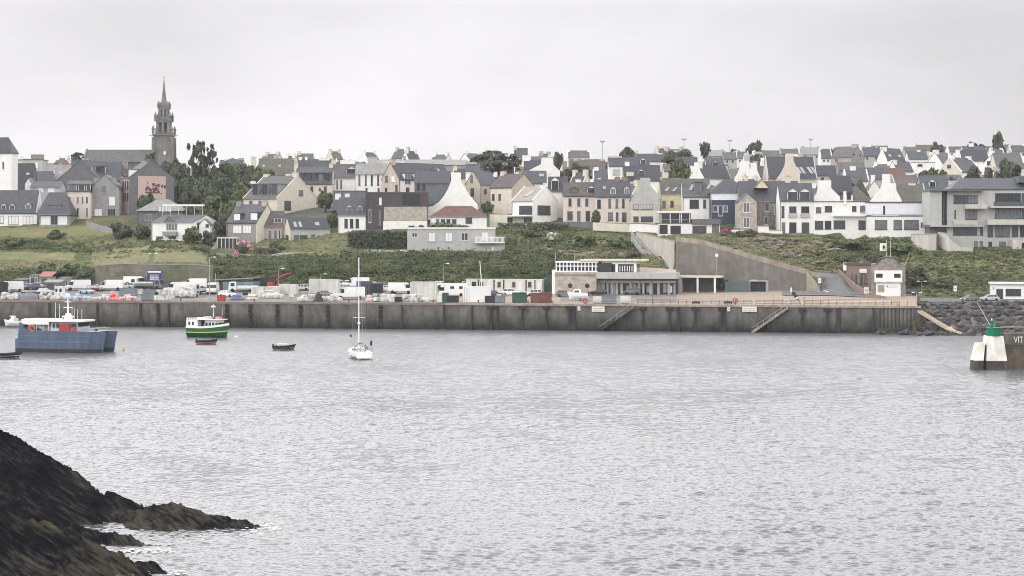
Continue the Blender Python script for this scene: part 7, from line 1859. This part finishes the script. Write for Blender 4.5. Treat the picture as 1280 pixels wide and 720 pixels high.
bags('crumpled pale sack right of the pink buoys', 150, 168, 375, 7, 'bagpink', .5, group='sacks right of the buoys')
bags('white sack in the heap left of the dark net cone', 373, 391, 374, 9, 'bagwhite', .55, group='sacks left of the net cone')
bags('white sack in the heap right of the dark net cone', 403, 424, 375, 10, 'bagwhite', .6, group='sacks right of the net cone', D=5)
bags('faded pink sack before the black box trailer', 459, 468, 375, 4, 'bagpink', .55, group='pink sacks')
bags('cream sack in the long heap before the white van', 469, 492, 375, 12, 'bagwhite', .6, group='sacks before the white van')
bags('white sack in the heap below the box container', 503, 533, 376, 13, 'bagwhite', .6, group='sacks below the box container')
bags('white bundle lying before the sheeted container', 328, 350, 371, 7, 'bagwhite', .6, group='bundles before the sheeted container', D=14)
bags('white sheeted bundle on the load behind the dark grey car', 208, 240, 364, 9, 'bagwhite', .95, group='sheeted bundles', D=16)
bu = MB().lathe([(.05,-.42),(.3,-.36),(.45,0),(.34,.32),(.1,.44),(.06,.56)], (0,0,.42), 10).mesh('buoy', M['pinkb'])
rn = random.Random(8)
for i in range(20):
    k = i/20; o = link('pink_buoy', bu); o.location = G(141.5+rn.gauss(0,3.4)*(1-k*.6), 3+rn.uniform(-.4,1.2), 1.9*max(0,k-.35)*1.5); o.rotation_euler = (rn.uniform(-.8,.8),rn.uniform(-.8,.8),0)
    tag(o, 'pink mooring buoy in the pile at the quay edge', 'buoy', 'pink buoys piled on the quay')
nc = thing('net_pile', 'dark cone of hung fishing nets between two heaps of white sacks', 'net pile', G(398, 3)); s = (Yq(398)+3)/F
mb = MB(); n = 20; rings = []
for j, (r_, z) in enumerate(((6.8,-1.2),(5.2,3),(3.6,7),(2.4,10),(.6,12.5))):
    rings.append([(r_*s*(1+.16*math.sin(k*2.4+j)+.08*math.sin(k*5))*math.cos(6.2832*k/n), r_*s*.7*(1+.16*math.sin(k*2.4))*math.sin(6.2832*k/n), z*s) for k in range(n)])
mb.add([v for r_ in rings for v in r_], [(j*n+k, j*n+(k+1)%n, (j+1)*n+(k+1)%n, (j+1)*n+k) for j in range(4) for k in range(n)]+[tuple(4*n+k for k in range(n))]); mb.build('net', M['net'], nc)
MB().tube([(-2*s,0,9*s),(3*s,.1,12.6*s)], .06, 5).build('spar', M['wood'], nc)
def sheet(label, px0, px1, top, bot, m, D, name='tarpaulin'):
    r, L, s = yard(name, label, 'tarpaulin', px0, px1, bot, D); h = (bot-top)*s; V = []
    nu, nv = 14, 8
    for i in range(nu):
        for j in range(nv):
            u, v = i/(nu-1), j/(nv-1); e = min(1, 4*min(u,1-u))*min(1,3.2*min(v,1-v))
            V.append(((u-.5)*L, (v-.5)*2.2, h*(.05+.95*e)*(.85+.25*noise.noise(Vector((u*4,v*3,px0)))) ))
    me = MB(); me.add(V, [(i*nv+j,(i+1)*nv+j,(i+1)*nv+j+1,i*nv+j+1) for i in range(nu-1) for j in range(nv-1)]); me.build('cover', M[m], r, True)
    MB().box(-L*.42, L*.42, -.8, .8, 0, h*.5).build('load', M['wood'], r)
sheet('navy tarpaulin over a low load near the quay edge', 287, 306, 369, 375.5, 'tarpblue', 7)
sheet('white tarpaulin over stacked gear right of the navy one', 306.5, 323, 364.5, 373, 'bagwhite', 9)
sheet('grey white tarpaulin over gear below the pale tipper truck', 322, 336, 366, 371, 'bagblue', 16)
sheet('bright blue boat cover on gear behind the blue grey tub', 757, 770, 360, 368.5, 'tarpblue' , 8)
def bollard(label, px): 
    r = thing('bollard', label, 'bollard', G(px, 1.6), 0, 'bollards along the quay edge'); MB().lathe([(.2,0),(.16,.1),(.14,.5),(.24,.58),(.24,.7),(.1,.76)], (0,0,0), 10).build('casting', M['rust'], r)
for px in (8, 60, 100, 165, 226, 318, 436, 528, 541.5, 598, 660, 690): bollard('small rusty mooring bollard standing on the quay edge', px)
ub = thing('upturned_boat', 'grey upturned boat hull lying on the quay between two heaps of bags', 'boat', G(37, 4), QANG); s = (Yq(37)+4)/F
mb = MB(); st_ = []
for k in range(9):
    t = k/8; w = 1.1*math.sin(math.pi*min(1,.18+t*.75))**.7; st_.append([(-12*s+24*s*t, w*math.cos(math.pi*j/6), (1.7+.3*t)*math.sin(math.pi*j/6)*(.6+.4*w)) for j in range(7)])
mb.add([v for r_ in st_ for v in r_], [(k*7+j,(k+1)*7+j,(k+1)*7+j+1,k*7+j+1) for k in range(8) for j in range(6)]+[tuple(range(7)), tuple(56+j for j in range(6,-1,-1))]); mb.build('hull', M['greyplastic'], ub)
MB().box(-11*s, 11*s, -.06, .06, 1.2, 2.0).build('keel', M['dark'], ub)

# ------------------------------------------------------------------ boats
def loft(stations, closed=True):
    """stations: list of equal-length (x,y,z) sections"""
    mb = MB(); n = len(stations[0])
    mb.add([p for s in stations for p in s], [(i*n+j,(i+1)*n+j,(i+1)*n+j+1,i*n+j+1) for i in range(len(stations)-1) for j in range(n-1)]+[tuple(range(n)), tuple((len(stations)-1)*n+j for j in range(n-1,-1,-1))]+
           [(i*n,i*n+n-1,(i+1)*n+n-1,(i+1)*n) for i in range(len(stations)-1)])
    return mb
def hull(L, B, free, bowrise, draft=.4, rake=.1, stern=.8, n=13, chine=.75):
    """stern at x=0, bow at x=L; returns stations, deck edge function"""
    S = []; dk = []
    for i in range(n):
        t = i/(n-1); b = B/2*(stern+(1-stern)*min(1,t*2.2))*(1-max(0,(t-.45)/.55)**2.3) ; b = max(b, .03)
        z = free+bowrise*max(0,t-.3)**2*2; x = L*t; xl = L*t*(1-rake*t)
        S.append([(x,-b,z),((x+xl)/2,-b*.96,z*.45),(xl,-b*chine*.9,.0),(xl,-b*.35,-draft),(xl,b*.35,-draft),(xl,b*chine*.9,.0),((x+xl)/2,b*.96,z*.45),(x,b,z)]); dk.append((x,b,z))
    return S, dk
def band(dk, f0, f1, off, m, parent, name, S):
    """a painted band that follows both sides of the hull between two fractions of the freeboard"""
    def at(st_, f):
        a, b, c = Vector(st_[7]), Vector(st_[6]), Vector(st_[5])
        v = c.lerp(b, f/.45) if f < .45 else b.lerp(a, (f-.45)/.55)
        if f < 0: v = c.lerp(Vector(st_[4]), min(1, -f*2))
        if f > 1: v = a+Vector((0,0,(f-1)*a.z))
        return v
    for sd in (-1,1):
        q = [(at(st_, f0), at(st_, f1)) for st_ in S]
        MB().add([(v.x, sd*(abs(v.y)+off), v.z) for c in q for v in c], [(2*i,2*i+2,2*i+3,2*i+1) for i in range(len(q)-1)]).build(name, m, parent)
def water(px, py): return CH*F/(py-HY)
# --- blue-grey catamaran workboat
Y = water(80, 440); s = Y/F; a = rad(14); L = 117*s/math.cos(a)
cat_ = thing('workboat', 'large blue grey catamaran workboat with a white wheelhouse and red raft canister', 'boat', P(19, 440, Y), -a)
hs = lambda py: (440-py)*s
def cath(y0, B):
    S = []
    for t in (0,.03,.045,.06,.10,.17,.26,.36,.46,.56,.66,.75,.84,.93,1.):
        x = L*t; b = B/2*(1-max(0,(t-.72)/.28)**2); b = max(b,.05)
        z = float(np.interp(t, (0,.031,.044,.06,.10,.17,.6,1), [hs(q) for q in (423.5,422.5,403,403.5,410,413.2,413.5,414.2)]))
        xl = x if t < .75 else L*(.75+(t-.75)*.82)
        S.append([(x,y0-b,z),(x*.5+xl*.5,y0-b,z*.55),(xl,y0-b*.92,.2),(xl,y0-b*.4,-.8),(xl,y0+b*.4,-.8),(xl,y0+b*.92,.2),(x*.5+xl*.5,y0+b,z*.55),(x,y0+b,z)])
    return S
S1 = cath(1.15, 2.3)
loft(S1).build('hull', M['hullblue'], cat_); loft(cath(6.1, 2.3)).build('hull', M['hullblue'], cat_)
mb = MB()
for y0 in (1.15, 6.1):
    for sd in (-1,1):
        q = []
        for st_ in S1: 
            e = st_[2]; yy = (1.15-e[1]); q.append(((e[0],y0+sd*(yy+.03),-.5),(e[0],y0+sd*(yy+.06),.75)))
        mb.add([p for c in q for p in c], [(2*i,2*i+2,2*i+3,2*i+1) for i in range(len(q)-1)])
mb.build('boot_stripe', M['hullnavy'], cat_)
for zf, w in ((.52,.3),(.80,.16)):
    mb = MB()
    for i in range(1,14):
        p0, p1 = S1[i][0], S1[min(14,i+1)][0]
        z0, z1 = hs(414)*zf, hs(414)*zf
        if i < 12: mb.add([(p0[0],p0[1]-.04,z0-w/2),(p1[0],p1[1]-.04,z1-w/2),(p1[0],p1[1]-.04,z1+w/2),(p0[0],p0[1]-.04,z0+w/2)], [(0,1,2,3)])
    mb.build('rubbing_strake', mat('worn bright blue', (.11,.16,.24), .4, .15, .6, streak=.2), cat_)
MB().box(.8, L*.86, 2.2, 5.1, 1.6, hs(414)-.05).build('bridge_deck', M['hullblue'], cat_)
MB().box(1.2, L*.9, .3, 7, hs(414)+.0, hs(414)+.08).build('deck', M['greyframe'], cat_)
u = lambda px: (px-19)*s/math.cos(a)
wh = MB(); wh.box(u(63), u(99), .9, 6.3, hs(414)+.09, hs(402), tx=.15, ty=.15); wh = wh.build('wheelhouse', mat('pale blue grey paint', (.42,.46,.50), .4, .08, 1.), cat_)
for p0, p1 in ((66,68.5),(71,75.5),(91,97)): MB().box(u(p0), u(p1), .80, .98, hs(409), hs(404)).build('window', M['glass'], wh)
MB().box(u(99)-.05, u(99)+.03, 1.3, 5.9, hs(408), hs(403.3)).build('window', M['glass'], wh)
MB().box(u(61), u(104.5), .5, 6.7, hs(402)+.005, hs(400)).build('wheelhouse_roof', M['gel'], cat_)
aw = MB().box(u(25), u(61.5), .6, 6.6, hs(405.5), hs(399)).build('aft_canopy', M['gel'], cat_)
for px in (27,36,45,54,61):
    for y in (.7,6.5): MB().tube([(u(px),y,hs(414)),(u(px),y,hs(405.5))], .06, 5).build('canopy_post', M['gel'], cat_)
MB().box(u(48), u(62), 2, 5.5, hs(414)+.09, hs(405.4)).build('deck_locker', W['lightgrey'], cat_)
rf = MB(); rf.box(u(76), u(90), .35, .85, hs(413.6), hs(404), tx=.1); rf.build('raft_canister', M['red'], cat_)
for px in (37,97): 
    MB().box(u(px)-.45, u(px)+.45, .15, .3, hs(413.5), hs(408)).build('red_box', M['red'], cat_)
b = MB(); b.tube([(u(41.5)+.5*math.cos(6.2832*k/14),.15,hs(410)+.5*math.sin(6.2832*k/14)) for k in range(15)], .13, 6); b.build('lifebuoy', M['orange'], cat_)
ms = MB().tube([(u(78),3.5,hs(400)),(u(78),3.5,hs(372))], [.22,.1], 6).build('mast', M['gel'], cat_)
mb = MB(); mb.box(u(71), u(85), 3.2, 3.8, hs(397), hs(395)); mb.box(u(72.5), u(84), 3.35, 3.65, hs(385), hs(384)); mb.box(u(74), u(82), 3.35, 3.65, hs(378), hs(377.2)); mb.box(u(74), u(83), 3, 4, hs(400), hs(392), tx=.4); mb.build('crosstree', M['gel'], ms)
MB().lathe([(.3,0),(.5,.1),(.5,.55),(.2,.75)], (u(78),3.5,hs(372.3)), 10).build('radar_dome', M['gel'], ms)
for px, t in ((65.5,378),(71,380),(87.5,383),(90.5,385),(95,386),(100.5,386)): MB().tube([(u(px),2.2,hs(400)),(u(px),2.2,hs(t))], .045, 4).build('whip_aerial', M['gel'], cat_)
rl = MB()
for y in (.2, 2.1, 5.1, 7.05):
    rl.tube([(u(103),y,hs(410.5)),(L*.9,y,hs(410))], .045, 4)
    for k in range(7): x = u(103)+(L*.9-u(103))*k/6; rl.tube([(x,y,hs(414)),(x,y,hs(410.4))], .035, 4)
rl.build('bow_rail', M['steel'], cat_)
MB().lathe([(.35,0),(.4,.5),(.2,.6)], (L*.82,3.5,hs(413.5)), 10).build('winch', M['dark'], cat_)
# --- green trawler
Y = water(260, 421.3); s = Y/F; a = rad(28)
tw_ = thing('trawler', 'small green and white fishing trawler moored off the quay', 'boat', P(236.5, 421.3, Y)+Vector((0,1.4,0)), -a); hs = lambda py: (421.3-py)*s
L = 53*s/math.cos(a)
S, dk = hull(L, 3.9, 2.1, .75, .6, .08, .88)
loft(S).build('hull', M['hullgreen'], tw_)
band(dk, -.45, 0, .03, M['hulldark'], tw_, 'boot_stripe', S); band(dk, 0, .44, .03, M['hulldark'], tw_, 'boot_stripe', S); band(dk, .50, .60, .04, M['lime'], tw_, 'sheer_stripe', S)
band(dk, 1.0, 1.2, -.03, M['gel'], tw_, 'bulwark', S)
u = lambda px: (px-236.5)*s/math.cos(a)
MB().add([(x,sd*b*.97,z-.12) for (x,b,z) in dk for sd in (-1,1)], [(2*i,2*i+2,2*i+3,2*i+1) for i in range(len(dk)-1)]).build('deck', M['greyframe'], tw_)
ah = MB().box(.1, u(252.5), -1.62, 1.62, 1.7, hs(397)).build('aft_shelter', M['gel'], tw_)
for px in (240,245): MB().box(u(px), u(px)+.5, -1.68, -1.58, hs(406), hs(402)).build('window', M['glass'], ah)
w_ = MB().box(u(260), u(279), -1.2, 1.2, 1.9, hs(399.5), tx=.15, ty=.1).build('wheelhouse', M['gel'], tw_)
for k in range(4): MB().box(u(261.5)+k*.95, u(261.5)+k*.95+.6, -1.24, -1.1, hs(407), hs(402.5)).build('window', M['glass'], w_)
for k in range(3): MB().box(u(279)-.12, u(279)+.03, -1.1+k*.8, -1.1+k*.8+.6, hs(407), hs(402.5)).build('window', M['glass'], w_)
MB().box(u(252), u(281), -1.75, 1.75, hs(399.5)+.01, hs(398.3)).build('wheelhouse_roof', M['gel'], tw_)
MB().box(u(252.6), u(260), -.2, 1.5, 1.8, hs(399)).build('shadowed_bay', M['dark'], tw_)  # solid dark block stands in for the shade inside the bay
rl = MB()
for y in (-1.7,1.7):
    rl.tube([(.2,y,hs(396.5)),(u(252),y,hs(396.5))], .05, 4)
    for k in range(6): x = .2+(u(252)-.2)*k/5; rl.tube([(x,y,hs(399.5)),(x,y,hs(396.3))], .04, 4)
rl.build('roof_rail', M['dark'], tw_)
mb = MB().tube([(u(268),0,hs(399.6)),(u(268),0,hs(380))], [.1,.05], 5); mb.tube([(u(277),.6,hs(399)),(u(279),.6,hs(384))], .04, 4); mb.build('mast', M['gel'], tw_)
MB().lathe([(.2,0),(.55,.05),(.55,.3),(.2,.4)], (u(268),0,hs(384)), 10).build('radar', M['gel'], tw_)
for px, m in ((258,'bagwhite'),(262,'bagwhite'),(271,'tarpblue'),(274,'pinkb')):
    o = link('deck_gear', BAGS['bagwhite'][1] if m == 'bagwhite' else blob('deck_gear', 3, M[m]), tw_); o.location = (u(px), .1, hs(399)+.25); o.scale = (.5,.5,.4)
mb = MB()
for k, (x, w) in enumerate(((0,.3),(.42,.3),(.84,.12),(1.08,.3),(1.5,.3),(1.92,.3))): mb.add([(u(268)+x, -1.95+.0, 1.62+.03*k),(u(268)+x+w, -1.93, 1.63+.03*k),(u(268)+x+w, -1.93, 1.83+.03*k),(u(268)+x, -1.95, 1.82+.03*k)], [(0,1,2,3)])
# --- sailing yacht, stern towards us
Y = water(452, 449.5); s = Y/F
yt = thing('sailing_yacht', 'white sailing yacht with a tall bare mast seen from its stern', 'sailboat', P(455, 449, Y), rad(105)); 
L = 10.6; S, dk = hull(L, 3.9, 1.25, .5, .4, .12, .82)
loft(S).build('hull', M['gel'], yt); band(dk, -.2, .12, .02, M['hullnavy'], yt, 'boot_stripe', S)
MB().add([(x,sd*b*.97,z-.06) for (x,b,z) in dk for sd in (-1,1)], [(2*i,2*i+2,2*i+3,2*i+1) for i in range(len(dk)-1)]).build('deck', W['lightgrey'], yt)
frb = MB(); frustum(frb, 3.2, 7.6, 1.25, 3.6, 6.9, 1.8, 1.3, 1.05); cb = frb.build('coachroof', M['gel'], yt)
for q in (-1,1): MB().add([(3.9,q*1.27,1.4),(6.6,q*1.2,1.4),(6.4,q*1.13,1.68),(4.,q*1.18,1.68)], [(0,1,2,3)]).build('window', M['glass'], cb)
sp_ = MB(); n = 8
for k in range(n): a0, a1 = math.pi*k/n, math.pi*(k+1)/n; sp_.add([(2.7,1.35*math.cos(a0),1.5+1.15*math.sin(a0)),(3.9,1.25*math.cos(a0),1.6+1.0*math.sin(a0)),(3.9,1.25*math.cos(a1),1.6+1.0*math.sin(a1)),(2.7,1.35*math.cos(a1),1.5+1.15*math.sin(a1))], [(0,1,2,3)])
sp_.build('spray_hood', M['dark'], yt)
MB().box(-.9, .05, -1.3, 1.3, .18, .38).build('bathing_platform', M['gel'], yt)
mst = MB().tube([(5.3,0,1.7),(5.3,0,(449-322)*s)], [.13,.09], 7).build('mast', M['gel'], yt)
mb = MB()
for z in (7.5, 12.5): mb.tube([(5.25,-1.1,z),(5.3,0,z+.1),(5.25,1.1,z)], .045, 4)
mb.build('spreader', M['gel'], mst)
MB().lathe([(.1,0),(.28,.05),(.28,.3),(.1,.4)], (5.1,0,6.3), 8).build('radar', M['gel'], mst)
MB().tube([(5.2,0,2.7),(1.2,0,2.9)], [.18,.12], 6).build('boom', M['greyplastic'], yt)
mb = MB()
for q in (-1.6, 1.6): mb.tube([(5.25,q*.9,1.4),(5.27,q*.7,7.5),(5.3,0,17.5)], .018, 3)
mb.tube([(.1,0,1.4),(5.3,0,18.6)], .018, 3); mb.tube([(10.5,0,1.7),(5.3,0,18.6)], .03, 3); mb.build('rigging', M['steel'], yt)
mb = MB()
for q in (-1.55, 1.55):
    mb.tube([(.1,q,2.0),(3,q*1.05,2.05),(8,q*.6,2.1)], .025, 4)
    for x in (.1,1.5,3,5): mb.tube([(x,q*1.02,1.2),(x,q*1.02,2.05)], .025, 4)
mb.tube([(.1,-1.55,2.0),(.0,-.5,2.0)], .03, 4); mb.tube([(.1,1.55,2.0),(.0,.5,2.0)], .03, 4); mb.build('guard_rail', M['steel'], yt)
wl = MB(); wl.tube([(1.1+.0,.55*math.cos(6.2832*k/14),1.75+.55*math.sin(6.2832*k/14)) for k in range(15)], .04, 5); wl.build('wheel', M['dark'], yt)
fl = MB().tube([(.05,-1.5,1.3),(-.1,-1.5,3.6)], .035, 4); fl.add([(-.05,-1.5,2.6),(-.1,-1.5,3.5),(-.3,-1.1,3.3),(-.25,-1.1,2.4)], [(0,1,2,3)]); fl.build('ensign', M['dark'], yt)
MB().lathe([(.12,-.4),(.17,0),(.12,.4)], (2,-1.85,.8), 8).build('fender', M['gel'], yt)
# --- tenders and small boats
def tender(label, px0, px1, py, m, yaw, B=1.5, gear=None, free=.75):
    Y = water(px0, py); s = Y/F; L = (px1-px0)*s/math.cos(rad(yaw))
    r = thing('tender', label, 'boat', P(px0, py, Y), -rad(yaw)); S, dk = hull(L, B, free, .35, .2, .1, .85, 10)
    loft(S).build('hull', M['dark'], r); band(dk, .12, .62, .02, m, r, 'side_panel', S)
    MB().add([(x,sd*b*.8,z-.25) for (x,b,z) in dk for sd in (-1,1)], [(2*i,2*i+2,2*i+3,2*i+1) for i in range(len(dk)-1)]).build('floor', M['greyplastic'], r)
    mb = MB()
    for sd in (-1,1): mb.tube([(x,sd*b,z+.05) for (x,b,z) in dk], .13, 5)
    mb.build('gunwale', M['dark'], r)
    for t in (.3,.6): MB().box(L*t-.12, L*t+.12, -B*.42, B*.42, free-.22, free-.14).build('thwart', M['wood'], r)
    ob = MB().box(-.35,.0,-.2,.2,.3,free+.45, tx=.06); ob.build('outboard', M['dark'], r)
    if gear: o = link('deck_gear', blob('deck_gear', 6, M[gear]), r); o.location = (L*.42, 0, free+.15); o.scale = (L*.26,.5,.45)
    return r
tender('dark tender with faded red side panel in front of the green trawler', 246.5, 272.5, 430.5, M['pinkb'], 8)
tender('dark tender carrying a pale heap, alone between trawler and yacht', 342.5, 370, 437.5, mat('faded wood panel', (.36,.19,.14), .8, .2, 1.5), 10, gear='bagwhite')
tender('grey speedboat with a low console leaving the frame at the far left', -16, 27, 448.5, M['gel'], -6, 2.2, free=.85)
sb = thing('fishing_boat', 'small white fishing boat tied under the quay behind the workboat', 'boat', P(5, 405.5, 486), -.1); s = 486/F
S, dk = hull(20*s, 1.9, .9, .4, .3, .1, .9, 10); S = [[(20*s-x,y,z) for x,y,z in st_] for st_ in S]; loft(S).build('hull', M['gel'], sb)
w_ = MB().box(1.6, 2.9, -.6, .6, .8, 2.2, tx=.1).build('wheelhouse', M['gel'], sb); MB().box(1.55, 2.0, -.63, .63, 1.5, 2.0).build('window', M['glass'], w_)
MB().tube([(2.6,0,2.2),(2.7,0,3.6)], .05, 4).build('mast', M['steel'], sb)
o = link('deck_gear', blob('deck_gear', 5, M['bagblue']), sb); o.location = (3.3,0,1.2); o.scale = (.4,.5,.4)
sb2 = thing('fishing_boat', 'little white boat stern just showing behind the workboat canopy by the quay', 'boat', P(26, 405, 487), .05)
S, dk = hull(2.8, 1.5, .8, .2, .3, .1, .9, 8); loft(S).build('hull', M['gel'], sb2); MB().box(.8,1.8,-.5,.5,.7,1.4).build('console', M['gel'], sb2)
def buoy(label, px, py, m, r_=.5):
    Y = water(px, py); b = thing('mooring_buoy', label, 'buoy', P(px, py, Y))
    MB().lathe([(r_*.5,-.3),(r_,-.05),(r_*.95,.25),(r_*.4,.55)], (0,0,0), 12).build('float', M[m], b); MB().tube([(-.12,0,.5),(0,0,.75),(.12,0,.5)], .03, 4).build('ring', M['steel'], b)
buoy('pale mooring buoy at the bow of the green trawler', 295, 422.5, 'cab', .45)
buoy('yellow mooring buoy off the bow of the blue grey workboat', 155, 438.5, 'yellow', .22)
buoy('tiny dark buoy left of the yacht mast', 438.5, 421, 'dark', .25)
# yellow-wheeled boat on a trailer in front of the station
bt = thing('motor_boat', 'white motor boat on a trailer parked before the station wall', 'boat', G(722, 12, .75), QANG)
S, dk = hull(5.4, 2.0, 1.1, .5, .3, .12, .9, 10); S = [[(2.7-x,y,z) for x,y,z in st_] for st_ in S]
loft(S).build('hull', M['gel'], bt); wb = MB(); frustum(wb, -1.3, .9, 1.0, -.8, .7, 2.1, .75, .6); wb = wb.build('cuddy', M['gel'], bt)
for q in (-1,1): MB().add([(-.9,q*.74,1.3),(.5,q*.74,1.3),(.4,q*.66,1.85),(-.6,q*.66,1.85)], [(0,1,2,3)]).build('window', M['glass'], wb)
MB().box(2.6,2.95,-.2,.2,.5,1.6).build('outboard', M['dark'], bt)
tr = thing('boat_trailer', 'grey boat trailer carrying the white motor boat', 'trailer', G(722, 12), QANG)
MB().box(-3.0,2.4,-.08,.08,.35,.45).box(-1.6,1.9,-.7,-.6,.35,.45).box(-1.6,1.9,.6,.7,.35,.45).box(.7,.9,-.8,.8,.3,.4).build('chassis', M['steel'], tr)
for q in (-.85,.85): MB().wheel(.8, q, .3, .2).build('wheel', M['black'], tr)
# ------------------------------------------------------------------ sea air: far things fade a little
def haze(density):
    m = bpy.data.materials.new('sea air'); m.use_nodes = True; nt = m.node_tree
    for n in list(nt.nodes):
        if n.type == 'BSDF_PRINCIPLED': nt.nodes.remove(n)
    v = nt.nodes.new('ShaderNodeVolumePrincipled'); v.inputs['Color'].default_value = (.93,.95,1,1); v.inputs['Density'].default_value = density; v.inputs['Anisotropy'].default_value = .3
    out = next(n for n in nt.nodes if n.type == 'OUTPUT_MATERIAL'); nt.links.new(v.outputs[0], out.inputs['Volume'])
    o = MB().box(-4200, 4200, -320, 5200, -8, 125).build('haze', m); o['kind'] = 'stuff'
haze(.00007)
